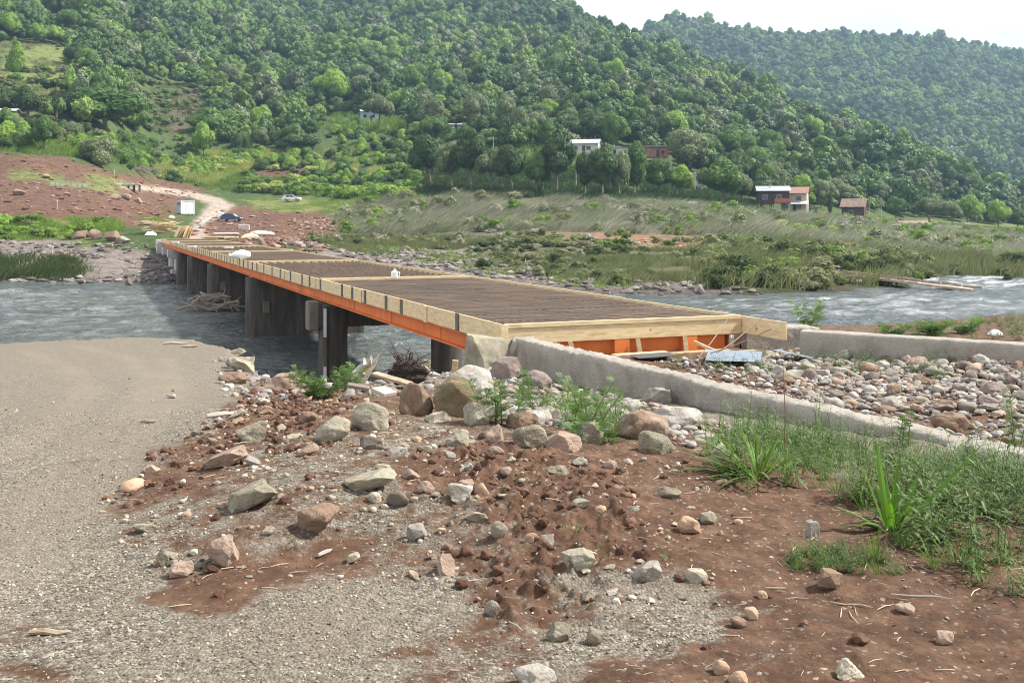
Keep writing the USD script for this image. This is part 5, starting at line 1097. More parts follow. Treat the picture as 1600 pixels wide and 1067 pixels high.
for k in range(12):
    rng = np.random.default_rng(500 + k); q = k % 3
    lob = dome(rng, 8 + k, 0.5, (0.42, 0.40, 0.62)[q], (0.72, 0.55, 1.05)[q], ((.28, .42), (.20, .34), (.24, .36))[q])
    fp.append((lobes_cloud(rng, lob, 560, 0.062, core=0.74), FORESTS[k // 3], False))
X, Y, Z, size = X[rest], Y[rest], Z[rest], size[rest]
size = size * np.exp(gf.normal(0, 0.22, len(size)))
sc = np.stack([size * 1.15, size * 1.15, size * gf.uniform(0.85, 1.45, len(size))], 1)
# stands of one kind: the species changes over tens of metres
kind_n = fbm2(X, Y, 0.016, 3, 88) + 0.5 * (fbm2(X, Y, 0.06, 2, 89) - 0.5) + gf.normal(0, 0.07, len(X))
ki = np.searchsorted(np.quantile(kind_n, [0.28, 0.60, 0.76]), kind_n); ki = V([0, 1, 3, 2])[ki]; ki = np.where(gf.random(len(X)) < 0.12, gf.integers(0, 4, len(X)), ki)
nearhill = Y < 820
for nm, m, lab in (('hillside_forest', nearhill, 'dense dark green forest covering the near hill'), ('far_forest', ~nearhill, 'bluish dense forest covering the far ridge')):
    stuff(nm, fp, (ki * 3 + gf.integers(0, 3, len(X)))[m], np.stack([X, Y, Z], 1)[m], quats_z(gf.uniform(0, 6.28, m.sum())), sc[m], lab, 'forest', 'crown')

# ---------------------------------------------------------------- shrubs, brush and grass of the far bank
def far_pts(n, polys, seed, y0=88, y1=420, clump=0.0):
    g = np.random.default_rng(seed); out = []; polys = polys if isinstance(polys[0][0], tuple) else [polys]
    A = V([p for q in polys for p in q], float); u0, u1 = (A[:, 0].min() - 800) / FPX, (A[:, 0].max() - 800) / FPX; tries = 0
    while len(out) < n and tries < 60:
        tries += 1; Y = np.sqrt(g.uniform(y0 ** 2, y1 ** 2, 20000)); X = g.uniform(u0, u1, 20000) * Y; Z = far_z(X, Y); px, py = to_px(np.stack([X, Y, Z], 1))
        m = np.zeros(len(X), bool)
        for q in polys: m |= inpoly(px, py, q)
        if clump: m &= g.random(len(X)) < np.clip((fbm2(X, Y, clump, 3, seed) - 0.46) * 8, 0.03, 1)
        out += list(np.stack([X, Y, Z], 1)[m])
    return V(out[:n]), g
SHRUB = [[(0, 185), (120, 205), (220, 216), (330, 222), (350, 235), (300, 285), (180, 262), (120, 246), (0, 238)], [(330, 235), (640, 240), (640, 300), (540, 296), (400, 262), (340, 250)], [(520, 205), (660, 215), (650, 300), (600, 300), (500, 240)]]
P_, g = far_pts(210, SHRUB, 601, 190, 420)
SM_ = HM[7:] + [('red cut bank', 120, 255), ('white car', 455, 308), ('dead branch heap', 215, 265), ('large rounded grey-green bush', 155, 240), ('small red scar', 455, 270)]
items = []
for p in P_:
    px_, py_ = to_px(p); co = ['mid green', 'light green', 'dark green', 'grey-green'][g.choice(4, p=[.36, .34, .16, .14])]
    items.append(dict(base=f'{co} shrub', place=relation(px_[0], py_[0], SM_), size=g.uniform(1.8, 4.6), p=p, co=co))
for it in single_out(items):
    s = it['size']; copy_of(TP['bush', it['co']][int(g.integers(2))], 'shrub', it['p'], g.uniform(0, 6.28), (s, s, s * g.uniform(.7, 1.1)), it['label'], 'shrub', it.get('group'))

def blades(rng, n, h, w, lean=0.35, dirx=0.0, spread_=0.3, seg=2, curve=0.4):
    """A tuft of n narrow blades."""
    ms = []
    for _ in range(n):
        a = rng.uniform(0, 6.28); hh = h * rng.uniform(.55, 1.1); l = rng.uniform(.2, 1) * lean * hh; b = V([rng.normal() * spread_ * .5, rng.normal() * spread_ * .5, -0.03])
        d = V([math.cos(a) * l + dirx * hh, math.sin(a) * l, hh]); s = V([-math.sin(a + 1.2), math.cos(a + 1.2), 0]) * w * .5; q = np.linspace(0, 1, seg + 1)[:, None]
        c = b + d * q + V([d[0], d[1], -0.4 * hh]) * curve * q ** 2; wd = (1 - q ** 1.6 * .95)
        v = np.vstack([c + s * wd, c - s * wd]); k = seg + 1
        ms.append((v, V([[i, i + 1, i + k + 1] for i in range(seg)] + [[i, i + k + 1, i + k] for i in range(seg)])))
    return cat(*ms)
def grassm(name, cols, tr=0.35): return leafy(name, cols, tr, 0.7, per_obj=0.55)
gm_dry = grassm('brush_dry', [(0.213, 0.201, 0.149), (0.336, 0.328, 0.242), (0.168, 0.193, 0.094), (0.235, 0.257, 0.138), (0.134, 0.181, 0.068), (0.302, 0.292, 0.215)], 0.2)
gm_olive = grassm('sedge_olive', [(0.101, 0.123, 0.046), (0.162, 0.187, 0.073), (0.224, 0.222, 0.116), (0.123, 0.175, 0.055), (0.280, 0.252, 0.160)])
gm_green = grassm('grass_green', [(0.112, 0.181, 0.035), (0.185, 0.275, 0.055), (0.280, 0.339, 0.094)])
gm_yel = grassm('grass_yellow', [(0.235, 0.292, 0.066), (0.358, 0.386, 0.121), (0.448, 0.433, 0.187), (0.185, 0.275, 0.055)])
gm_dark = grassm('sedge_dark', [(0.045, 0.068, 0.024), (0.073, 0.099, 0.035), (0.106, 0.129, 0.050)])
rg = np.random.default_rng(91)
def tufts(name, poly, n, mat, h, w, seed, label, ctg, nb=26, lean=.4, dirx=0.0, spread_=.6, clump=0.0, y0=88, y1=420, szr=(.6, 1.3), protos=4, curve=.4):
    P_, g = far_pts(n, poly, seed, y0, y1, clump)
    if not len(P_): print('no points', name); return
    pr = [(blades(rg, nb, h, w, lean, dirx, spread_, 2, curve), mat, False) for _ in range(protos)]
    rot = g.uniform(0, 6.28, len(P_)) if dirx == 0 else g.normal(0.15, 0.35, len(P_))
    stuff(name, pr, g.integers(0, protos, len(P_)), P_, quats_z(rot), g.uniform(*szr, len(P_)), label, ctg, 'tuft')
BRUSH = [[(520, 345), (560, 322), (640, 306), (760, 306), (860, 312), (1000, 318), (1100, 326), (1180, 335), (1180, 372), (1000, 366), (860, 362), (740, 362), (640, 366), (540, 365)]]
BRUSH2 = [[(1180, 335), (1330, 345), (1480, 362), (1600, 372), (1640, 392), (1640, 412), (1440, 405), (1300, 395), (1180, 376)]]
tufts('flood_bent_brush', BRUSH, 2100, gm_dry, 1.9, 0.10, 611, 'grey flood-bent brush leaning to the right across the far bank', 'brush', 22, .5, .75, 1.8, clump=.10, y0=125, y1=300, szr=(.5, 1.5), protos=7)
tufts('flood_bent_brush', BRUSH2, 1600, gm_dry, 1.7, 0.10, 612, 'paler flood-bent brush on the right-hand river flat', 'brush', 22, .5, .6, 1.8, clump=.10, y0=130, y1=330, szr=(.5, 1.5), protos=7)
def bushes(name, poly, n, cols, s0, s1, seed, label, y0=84, y1=330, clump=.08):
    P_, g = far_pts(n, poly, seed, y0, y1, clump); pr = []
    for k in range(8):
        r = np.random.default_rng(seed + k); lob = [(math.cos(a) * q * .42 + .12 * z, math.sin(a) * q * .42, z * (1.1 - q * .5), r.uniform(.13, .24)) for a, q, z in zip(r.uniform(0, 6.28, 10), r.uniform(0, .95, 10), r.uniform(.12, .6, 10))]
        pr.append((cat(lobes_cloud(r, lob, 330, 0.06, core=.7), blades(r, 18, .8, .02, .5, .35, .5)), cols[k % len(cols)], False))
    sz = s0 + (s1 - s0) * g.random(len(P_)) ** 1.8
    stuff(name, pr, g.integers(0, 8, len(P_)), P_, quats_z(g.uniform(0, 6.28, len(P_))), np.stack([sz * 1.25, sz * 1.25, sz * g.uniform(.6, 1.1, len(P_))], 1), label, 'bushes', 'bush')
bushes('brush_bushes', BRUSH + BRUSH2, 1000, [gm_dry, gm_olive, gm_green, gm_dry, gm_olive], 1.0, 3.6, 641, 'ragged grey and olive bushes scattered through the flood-bent brush', 120, 330)
bushes('waterline_bushes', [[(1080, 395), (1200, 384), (1330, 396), (1470, 404), (1560, 412), (1640, 414), (1640, 432), (1540, 438), (1460, 438), (1380, 446), (1290, 450), (1170, 456), (1100, 450)], [(1500, 418), (1640, 405), (1640, 440), (1540, 446)]], 520, [gm_olive, gm_dark, gm_olive, gm_green], 1.0, 3.4, 642, 'olive bushes and saplings along the far waterline', 84, 180)
bushes('bank_bushes', [[(-60, 343), (80, 340), (185, 345), (190, 366), (110, 374), (-60, 376)]], 70, [gm_green, LM['light green'], gm_olive, gm_green], .8, 2.6, 644, 'bright leafy bushes above the rock ledge on the left bank', 110, 190, .12)
bushes('slope_bushes', [[(240, 250), (345, 240), (470, 262), (640, 270), (650, 306), (540, 310), (400, 300), (250, 285)]], 800, [gm_green, LM['light green'], gm_yel, LM['mid green'], LM['light green']], 1.0, 4.2, 645, 'lush bright bushes on the slope above the road', 190, 380, .06)
bushes('flat_bushes', [[(1180, 340), (1330, 345), (1480, 356), (1640, 366), (1640, 400), (1480, 384), (1330, 372), (1200, 362)]], 300, [gm_green, gm_yel, gm_green, LM['light green']], .8, 2.4, 646, 'bright green bushes on the river flat in front of the houses', 150, 360, .07)
bushes('scarp_bushes', [[(760, 362), (1000, 368), (1190, 378), (1180, 394), (1000, 392), (760, 380)]], 150, [gm_olive, gm_green, gm_dry, gm_olive], .6, 1.8, 647, 'olive bushes along the eroded orange edge', 100, 180, .1)
bushes('scar_bushes', [[(225, 135), (262, 130), (320, 150), (325, 212), (222, 212)], [(-40, 66), (112, 70), (120, 175), (-40, 185)], [(0, 190), (225, 212), (330, 232), (330, 255), (0, 215)]], 260, [gm_olive, LM['mid green'], gm_olive, LM['grey-green']], 1.0, 4.0, 648, 'low bushes creeping over the slide scar and the hillside clearing', 220, 520, .05)
bushes('shoal_bushes', [[(470, 375), (640, 370), (800, 374), (960, 388), (1100, 394), (1130, 450), (980, 454), (900, 442), (760, 422), (640, 410), (540, 394)]], 420, [gm_olive, gm_dark, gm_olive, gm_dry], .5, 1.7, 643, 'low olive bushes among the shoal rocks', 80, 170, .11)
tufts('river_flat_grass', [[(1150, 338), (1350, 340), (1600, 360), (1640, 380), (1640, 392), (1400, 372), (1200, 352)], [(1060, 322), (1200, 330), (1190, 345), (1060, 330)]], 1500, gm_green, 0.9, 0.12, 613, 'bright green grass on the river flat before the houses', 'grass', 26, .5, .2, 1.2, y0=150, y1=360)
tufts('island_sedge', [[(1080, 392), (1200, 380), (1330, 392), (1470, 402), (1560, 410), (1640, 412), (1640, 428), (1540, 436), (1460, 436), (1380, 446), (1290, 448), (1170, 456), (1100, 450)]], 2000, gm_olive, 1.5, 0.09, 614, 'olive green sedge and saplings along the far waterline', 'sedge', 22, .5, .35, 1.2, clump=.12, y0=84, y1=180, szr=(.5, 1.5), protos=7)
tufts('shoal_sedge', [[(470, 372), (640, 368), (800, 372), (960, 385), (1100, 392), (1130, 450), (980, 452), (900, 440), (760, 420), (640, 408), (540, 392)]], 1700, gm_olive, 0.85, 0.07, 615, 'olive sedge growing in patches among the shoal rocks', 'sedge', 24, .45, .3, .8, clump=.11, y0=80, y1=170)
tufts('shoal_green_weed', [[(470, 380), (620, 385), (900, 410), (1130, 440), (1100, 452), (900, 450), (600, 405)]], 380, gm_green, 0.5, 0.06, 616, 'small bright green weeds among the shoal rocks', 'weeds', 22, .6, 0, .6, clump=.16, y0=80, y1=160)
tufts('waterside_sedge', [[(-80, 408), (70, 404), (128, 412), (128, 438), (60, 442), (-80, 442)]], 520, gm_dark, 1.1, 0.08, 617, 'dark green sedge at the left waterline', 'sedge', 24, .6, .2, 1.0, clump=.2, y0=86, y1=125, szr=(.5, 1.4), protos=7)
tufts('bank_grass', [[(-80, 345), (60, 342), (100, 352), (120, 366), (60, 376), (-80, 376)], [(100, 340), (185, 345), (190, 362), (120, 360)]], 620, gm_green, 0.75, 0.06, 618, 'bright grass above the rock ledge on the left bank', 'grass', 26, .6, 0, .7, y0=110, y1=190)
tufts('terrace_grass', [[(385, 312), (520, 312), (640, 300), (600, 330), (470, 334), (400, 328)], [(85, 272), (230, 290), (170, 292), (85, 280)], [(230, 335), (262, 318), (262, 350), (200, 345)]], 900, gm_green, 0.4, 0.06, 619, 'thin green grass on the terrace around the white car', 'grass', 22, .6, 0, 1.0, clump=.09, y0=150, y1=320)
tufts('tall_yellow_grass', [[(225, 250), (330, 238), (460, 236), (600, 240), (640, 262), (560, 292), (500, 262), (420, 250), (330, 292), (250, 275)]], 1500, gm_yel, 2.0, 0.10, 620, 'tall yellow-green grass on the slope above the road', 'grass', 30, .4, .1, 1.0, clump=.07, y0=200, y1=380)
tufts('slope_green_grass', [[(240, 268), (345, 262), (470, 288), (560, 300), (540, 308), (400, 302), (330, 298)], [(0, 205), (250, 218), (230, 262), (120, 246), (0, 238)], [(520, 300), (650, 298), (660, 312), (560, 316)]], 2000, gm_green, 1.3, 0.09, 621, 'lush bright green grass on the slope below the shrubs', 'grass', 28, .5, .1, 1.0, y0=180, y1=360)
tufts('clearing_grass', [[(-40, 66), (112, 70), (120, 175), (-40, 185)], [(228, 140), (262, 132), (318, 152), (322, 210), (225, 212)]], 1300, gm_olive, 0.9, 0.12, 622, 'dull grass on the hillside clearing and the slide scar', 'grass', 22, .6, 0, 1.2, clump=.05, y0=220, y1=520)
tufts('banana_plants', [[(808, 232), (905, 236), (905, 268), (808, 262)], [(650, 205), (760, 215), (840, 235), (760, 240), (650, 222)], [(500, 178), (640, 188), (640, 212), (500, 206)]], 420, gm_green, 2.4, 0.45, 623, 'green garden and banana plants between the hillside houses', 'plants', 12, .7, 0, .8, y0=240, y1=420)
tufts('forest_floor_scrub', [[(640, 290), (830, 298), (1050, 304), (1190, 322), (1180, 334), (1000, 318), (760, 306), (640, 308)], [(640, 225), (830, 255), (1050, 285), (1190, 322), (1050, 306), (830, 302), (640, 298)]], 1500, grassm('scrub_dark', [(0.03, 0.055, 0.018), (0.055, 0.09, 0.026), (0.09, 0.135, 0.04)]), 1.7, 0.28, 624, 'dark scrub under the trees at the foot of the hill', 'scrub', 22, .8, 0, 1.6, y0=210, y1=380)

# rocks and rubble of the far bank
FB = [(122, 374, 26, 15, 'brown'), (148, 374, 22, 17, 'pinkish'), (176, 376, 24, 16, 'brown'), (192, 380, 22, 12, 'grey'), (30, 305, 20, 10, 'brown'), (72, 278, 14, 6, 'pinkish'), (180, 312, 18, 9, 'pinkish'), (197, 312, 16, 10, 'pinkish'), (216, 318, 12, 10, 'pinkish'), (228, 352, 20, 8, 'pinkish'),
      (158, 305, 12, 8, 'brown'), (410, 385, 16, 14, 'brown'), (388, 386, 12, 9, 'pinkish'), (430, 388, 18, 9, 'pinkish'), (572, 408, 12, 8, 'dark grey'), (170, 386, 14, 6, 'pinkish'), (125, 443, 14, 8, 'dark grey'), (201, 446, 12, 14, 'dark grey'), (1340, 444, 24, 8, 'grey'), (700, 418, 14, 7, 'grey'), (900, 440, 14, 7, 'dark grey'), (1010, 452, 16, 9, 'dark grey'), (845, 425, 16, 6, 'grey'), (1080, 452, 12, 7, 'pale grey'), (960, 430, 14, 6, 'pale grey')]
FBM = [('timber pile', 258, 357), ('grey site container', 288, 325), ('bridge far end', 245, 380), ('black culvert', 205, 293), ('rubble heap', 420, 380), ('left waterline sedge', 60, 430), ('broken walkway', 1390, 448), ('white jug on the deck', 616, 428), ('red cut bank', 90, 255), ('shoal shrubs', 950, 410)]
items = [dict(base=f'{c} far-bank boulder', place=relation(x, y, FBM), size=w * h, q=(x, y, w, h, c)) for x, y, w, h, c in FB]
for it in single_out(items):
    x, y, w, h, c = it['q']; p = hit(x, y); p[2] = max(p[2], -0.2); put_rock(x, y, w, h, 'angular', c, it['label'], 'boulder', 'boulder', at=p, sub=2, sink=0.2)
rub = stone_mat('rubble_stone', steps([(0.165, 0.09, 0.06), (0.22, 0.145, 0.11), (0.125, 0.066, 0.044), (0.25, 0.195, 0.16), (0.19, 0.112, 0.078), (0.15, 0.08, 0.054)]))
shoalm = stone_mat('shoal_stone', steps([(0.13, 0.115, 0.105), (0.19, 0.17, 0.155), (0.095, 0.085, 0.08), (0.24, 0.215, 0.195), (0.165, 0.13, 0.112), (0.07, 0.064, 0.06)]))
def far_stones(name, poly, n, mat, s0, s1, seed, label, y0=86, y1=300, clump=0.0):
    P_, g = far_pts(n, poly, seed, y0, y1, clump); pr = [(rock(np.random.default_rng(seed + i), 1, g.uniform(.6, .9), g.uniform(.35, .6), 'angular', 1), mat, 30) for i in range(5)]
    sz = s0 + (s1 - s0) * g.random(len(P_)) ** 3; P_[:, 2] += sz * 0.08
    stuff(name, pr, g.integers(0, 5, len(P_)), P_, quats_z(g.uniform(0, 6.28, len(P_))), sz, label, 'rubble', 'stone')
far_stones('red_rubble', FARPOLY['red'][:2] + FARPOLY['red'][3:4], 2600, rub, .18, 1.3, 701, 'reddish rubble on the cut slopes beyond the bridge')
far_stones('rubble_heap', [[(378, 366), (480, 372), (520, 392), (420, 396), (372, 382)], [(452, 340), (560, 345), (540, 362), (470, 358)]], 900, rub, .25, 1.1, 702, 'heap of red earth and stones right of the far bridge end')
far_stones('shoal_rocks', [[(440, 376), (620, 388), (800, 402), (1000, 425), (1140, 440), (1200, 462), (980, 462), (860, 445), (600, 415), (480, 400)], [(-60, 432), (130, 432), (270, 420), (275, 446), (-60, 446)]], 2600, shoalm, .15, 1.2, 703, 'grey rocks scattered over the river shoal', 76, 160)
far_stones('bank_boulders', [[(170, 378), (262, 384), (270, 446), (205, 438), (180, 410)], [(0, 378), (190, 382), (240, 400), (100, 408), (0, 405)]], 380, shoalm, .2, 1.2, 704, 'jumbled stones on the rocky bank under the far bridge end', 88, 150)
far_stones('scarp_stones', [[(850, 372), (1100, 376), (1200, 385), (1150, 394), (900, 388)]], 420, stone_mat('scarp_stone', steps([(0.24, 0.15, 0.095), (0.30, 0.21, 0.145), (0.19, 0.11, 0.07), (0.30, 0.25, 0.2)])), .2, .9, 705, 'orange stones of the eroded bank edge', 105, 190)
# ---------------------------------------------------------------- things on the far bank
metal_white = plain('painted_sheet', (0.62, 0.64, 0.66), 0.45, 0.06, 2.0)
metal_grey = plain('grey_sheet', (0.40, 0.43, 0.46), 0.5, 0.10, 2.0)
zinc = plain('zinc_roof', (0.33, 0.335, 0.34), 0.45, 0.14, 0.9)
dark_in = plain('dark_interior', (0.02, 0.02, 0.022), 0.7, 0.2, 2.0)
tyre_m = plain('tyre_rubber', (0.02, 0.02, 0.02), 0.8, 0.2, 6.0)
glass_m = plain('dark_window_glass', (0.03, 0.035, 0.04), 0.08, 0.1, 1.0, spec=0.6)
plaster = {'blue': plain('plaster_pale_blue', (0.30, 0.42, 0.44), 0.85, 0.12, 0.9), 'white': plain('plaster_white', (0.40, 0.39, 0.37), 0.85, 0.12, 0.9), 'grey': plain('plaster_grey', (0.29, 0.28, 0.27), 0.9, 0.2, 0.8), 'cream': plain('plaster_cream', (0.42, 0.36, 0.28), 0.88, 0.15, 0.9),
           'brick': plain('brick_red', (0.27, 0.115, 0.075), 0.9, 0.25, 1.2), 'dark': plain('dark_boards', (0.055, 0.035, 0.030), 0.85, 0.3, 1.5)}
roofs = {'zinc': zinc, 'tile': plain('clay_tile', (0.25, 0.135, 0.105), 0.85, 0.22, 2.5), 'old': plain('old_tile', (0.22, 0.155, 0.12), 0.9, 0.35, 1.5), 'fibre': plain('fibre_cement', (0.40, 0.395, 0.38), 0.8, 0.15, 1.2)}
def local(parent, name, m, mat, **k): return obj(name, m, mat, parent, **k)
def car(px, py, yaw, colour, label, L=3.9, hatch_open=False):
    p = hit(px, py); t = thing('parked_car', label, 'car', p + [0, 0, .12], yaw); W, s = 1.66, L / 3.9
    prof = V([(-1.90, .34), (-1.93, .62), (-1.88, .90), (-0.9 if hatch_open else -1.2, .93), (.62, .93), (1.05, .88), (1.72, .74), (1.92, .60), (1.93, .34)]) * [s, 1]
    cab = V([(-1.80, .88), (-1.55, 1.36), (-1.1, 1.45), (.05, 1.44), (.38, 1.36), (1.02, .88)]) * [s, 1]
    def ext(poly, w0, w1=None):
        w1 = w1 if w1 is not None else w0; zz = poly[:, 1]; k = (zz - zz.min()) / max(np.ptp(zz), 1e-6); ww = w0 + (w1 - w0) * k
        v = np.vstack([np.column_stack([poly[:, 0], -ww / 2, poly[:, 1]]), np.column_stack([poly[:, 0], ww / 2, poly[:, 1]])])
        h = trimesh.convex.convex_hull(v); return np.array(h.vertices), np.array(h.faces)
    pm = plain('car_paint_' + label.split()[0].lower(), colour, 0.3, 0.05, 1.0, spec=0.6)
    local(t, 'body', ext(prof, W, W - .08), pm); c_ = local(t, 'cabin', ext(cab, W - .1, W - .42), pm)
    g1 = V([(-1.15, .93), (-1.05, 1.34), (-.32, 1.36), (-.32, .93)]) * [s, 1]; g2 = V([(-.24, .93), (-.24, 1.36), (.28, 1.33), (.78, .93)]) * [s, 1]
    for sd in (-1, 1):
        for g in (g1, g2):
            v = np.column_stack([g[:, 0], sd * ((W - .1) / 2 - (.16) * (g[:, 1] - .88) / .57 + .008), g[:, 1]]); local(t, 'side_window', (v, V([[0, 1, 2], [0, 2, 3]]) if sd < 0 else V([[0, 2, 1], [0, 3, 2]])), glass_m)
    local(t, 'windscreen', (V([(1.0 * s, -.72, .90), (1.0 * s, .72, .90), (.42 * s, .60, 1.35), (.42 * s, -.60, 1.35)]) + [.02, 0, .01], V([[0, 1, 2], [0, 2, 3]])), glass_m if colour[0] > .3 else plain('bright_windscreen', (0.30, 0.33, 0.36), 0.1, 0.1, 1.0, spec=1.0))  # dark car: bright reflection painted into the windscreen colour
    local(t, 'rear_window', (V([(-1.79 * s, -.66, .93), (-1.79 * s, .66, .93), (-1.57 * s, .56, 1.34), (-1.57 * s, -.56, 1.34)]) + [-.02, 0, .01], V([[0, 2, 1], [0, 3, 2]])), glass_m)
    for x in (-1.18, 1.2):
        for sd in (-1, 1):
            m = trimesh.creation.cylinder(.30, .2, sections=18); m.apply_transform(trimesh.transformations.rotation_matrix(math.pi / 2, [1, 0, 0])); m.apply_translation([x * s, sd * (W / 2 - .09), .30]); w = local(t, 'wheel', (np.array(m.vertices), np.array(m.faces)), tyre_m)
            m = trimesh.creation.cylinder(.18, .21, sections=12); m.apply_transform(trimesh.transformations.rotation_matrix(math.pi / 2, [1, 0, 0])); m.apply_translation([x * s, sd * (W / 2 - .085), .30]); local(w, 'rim', (np.array(m.vertices), np.array(m.faces)), metal_grey)
    for sd in (-.55, .55):
        local(t, 'headlight', bbox(1.80 * s, 1.94 * s, sd - .17, sd + .17, .58, .72, .02), white_paint); local(t, 'tail_light', bbox(-1.95 * s, -1.86 * s, sd - .12, sd + .12, .62, .84, .02), plaster['brick'])
    if hatch_open: local(t, 'open_tailgate', beam([-1.62 * s, 0, 1.42], [-2.45 * s, 0, 1.78], 1.25, .05), white_paint, label='raised pale tailgate')
car(362, 347, R_(-4), (0.022, 0.035, 0.10), 'Dark blue hatchback with its tailgate raised on the bare red ground beyond the bridge', 3.9, True)
car(456, 315, R_(-8), (0.60, 0.61, 0.62), 'White estate car parked on the grassy terrace below the shrubs', 4.4)

# site container: corrugated panels, one strip of dark window, standing on blocks
p = hit(290, 336); t = thing('site_container', 'grey-white corrugated site container standing beside the gravel road', 'container', p, R_(38))
def ribbed(x0, x1, z0, z1, y, n, d=.035):
    xs = np.linspace(x0, x1, 4 * n + 1); ys = y + V([0, 0, d, d])[np.arange(len(xs)) % 4]; v = np.vstack([np.column_stack([xs, ys, np.full(len(xs), z0)]), np.column_stack([xs, ys, np.full(len(xs), z1)])]); k = len(xs); i = np.arange(k - 1)
    return v, np.vstack([np.stack([i, i + 1, i + 1 + k], 1), np.stack([i, i + 1 + k, i + k], 1)])
Lc, Wc, Hc = 2.9, 2.5, 2.6
local(t, 'frame', cat(*[bbox(x, x + .12, y, y + .12, .25, .25 + Hc, .01) for x in (-Lc / 2, Lc / 2 - .12) for y in (-Wc / 2, Wc / 2 - .12)], bbox(-Lc / 2, Lc / 2, -Wc / 2, -Wc / 2 + .12, .2, .36), bbox(-Lc / 2, Lc / 2, Wc / 2 - .12, Wc / 2, .2, .36)), metal_white)
local(t, 'side_panel', ribbed(-Lc / 2 + .1, Lc / 2 - .1, .34, .22 + Hc, -Wc / 2 + .05, 12), metal_white); local(t, 'side_panel', ribbed(-Lc / 2 + .1, Lc / 2 - .1, .34, .22 + Hc, Wc / 2 - .05, 12), metal_white)
for sx in (-1, 1):
    v, f = ribbed(-Wc / 2 + .1, Wc / 2 - .1, .34, .22 + Hc, 0, 10); local(t, 'end_panel', (np.column_stack([sx * (Lc / 2 - .06) + v[:, 1], v[:, 0], v[:, 2]]), f), metal_grey if sx < 0 else metal_white)  # left end greyer: its shaded side is put into the colour
local(t, 'roof', bbox(-Lc / 2 - .03, Lc / 2 + .03, -Wc / 2 - .03, Wc / 2 + .03, .22 + Hc, .32 + Hc, .02), metal_white)
local(t, 'window_strip', box(-Lc / 2 - .075, -Lc / 2 - .03, -.95, .95, 2.05, 2.5), glass_m); local(t, 'window_frame', cat(box(-Lc / 2 - .085, -Lc / 2 - .03, -1.0, 1.0, 2.5, 2.56), box(-Lc / 2 - .085, -Lc / 2 - .03, -1.0, 1.0, 1.99, 2.05)), metal_white)
for x in (-1.2, 1.0):
    for y in (-1.0, .8): local(t, 'support_block', box(x, x + .3, y, y + .25, -.3, .22), plaster['grey'])
# concrete block, barriers, pipe
p = hit(381, 359); t = thing('concrete_block', 'pale square concrete block right of the dark blue car', 'block', p, .2); local(t, 'body', bbox(-.8, .8, -.6, .6, -.2, .7, .06), new_conc); local(t, 'lifting_loop', tube([[-.2, 0, .93], [-.15, 0, 1.1], [.15, 0, 1.1], [.2, 0, .93]], .02, 5), rust)
p = hit(312, 353); q = hit(330, 341); t = thing('kerb_beam', 'grey precast beam lying beside the gravel road behind the bridge end', 'beam', p); d = q - p; local(t, 'body', beam([0, 0, .15], [d[0], d[1], d[2] + .15], .45, .4, b=.04), plaster['grey']); local(t, 'end_plate', beam(-d * .01 + [0, 0, .15], d * .012 + [0, 0, .15], .5, .44), metal_grey)
p = hit(205, 297); t = thing('culvert_rack', 'dark low concrete culvert frame beside the upper road', 'culvert', p)
for i in range(4): local(t, 'leg', box(-1.9 + i * 1.2, -1.7 + i * 1.2, -.4, .4, -.4, .95), plaster['dark'])
local(t, 'top_slab', bbox(-2.1, 2.1, -.6, .6, .95, 1.25, .04), plaster['grey']); local(t, 'top_rail', box(-2.0, 2.0, -.7, -.62, .5, .62), plaster['dark'])
p, q = hit(78, 290), hit(138, 293); t = thing('low_fence', 'long low dark mesh fence lying across the red slope at left', 'fence', p); d = q - p
for k in range(8): c_ = d * k / 7; local(t, 'post', box(c_[0] - .06, c_[0] + .06, c_[1] - .06, c_[1] + .06, c_[2] - .4, c_[2] + .75), dead_wood)
for z in (.1, .3, .5): local(t, 'rail', beam([0, 0, z], d + [0, 0, z], .05, .09), metal_grey)
for px, py, h, lab in [(178, 282, 16, 'thin yellow survey stake at the foot of the red cut bank'), (89, 328, 15, 'thin pale stake in the red slope at left'), (82, 397, 12, 'thin white pipe stake on the rock ledge at left')]:
    p = hit(px, py); H = h * p[1] / FPX; t = thing('survey_stake', lab, 'stake', p, 0); local(t, 'rod', tube([[0, 0, -.3], [.03, 0, H]], .05, 5), wood); local(t, 'cap', tube([[.03, 0, H - .12], [.03, 0, H + .02]], .07, 5), white_paint)

# timber: loose heap left of the bridge end, stacked planks, tarpaulin and sheet litter
p = hit(258, 365); t = thing('timber_heap', 'big loose heap of pale planks left of the far bridge end', 'timber')
g = np.random.default_rng(811)
for k in range(34):
    a = g.normal(.25, .5); Lb = g.uniform(2.0, 4.2); c = p + V([g.normal(0, .9), g.normal(0, .8), .15 + .05 * k * (.6 + .4 * g.random())]); dd = V([math.cos(a), math.sin(a), g.normal(0, .12)]) * Lb / 2
    local(t, 'plank', beam(c - dd, c + dd, g.uniform(.2, .32), g.uniform(.04, .09)), wood if k % 4 else wood_tan)
for nm, px, py, n, lab in [('plank_stack', 344, 372, 6, 'pair of pale plywood stacks at the right of the far bridge end'), ('plank_bundle', 352, 366, 5, 'small bundle of white-edged planks behind the plywood stacks'), ('plank_stack', 283, 371, 4, 'upright leaning plywood sheets at the far bridge end'), ('formwork_panel', 296, 372, 3, 'leaning pale form panel in the middle of the far bridge end')]:
    p = hit(px, py); t = thing(nm, lab, 'timber', p, g.uniform(-.5, .5))
    for k in range(n):
        if n <= 4: local(t, 'sheet', beam([-.9 + k * .35, .1 * k, 0], [-.6 + k * .4, .5, 1.3], 1.0, .04), wood)
        else: local(t, 'board', box(-1.5 + g.normal() * .1, 1.5 + g.normal() * .1, -1.3 + k * .45, -.9 + k * .45, .05, .13 + .05 * (k % 2)), wood if nm == 'plank_stack' else white_paint)
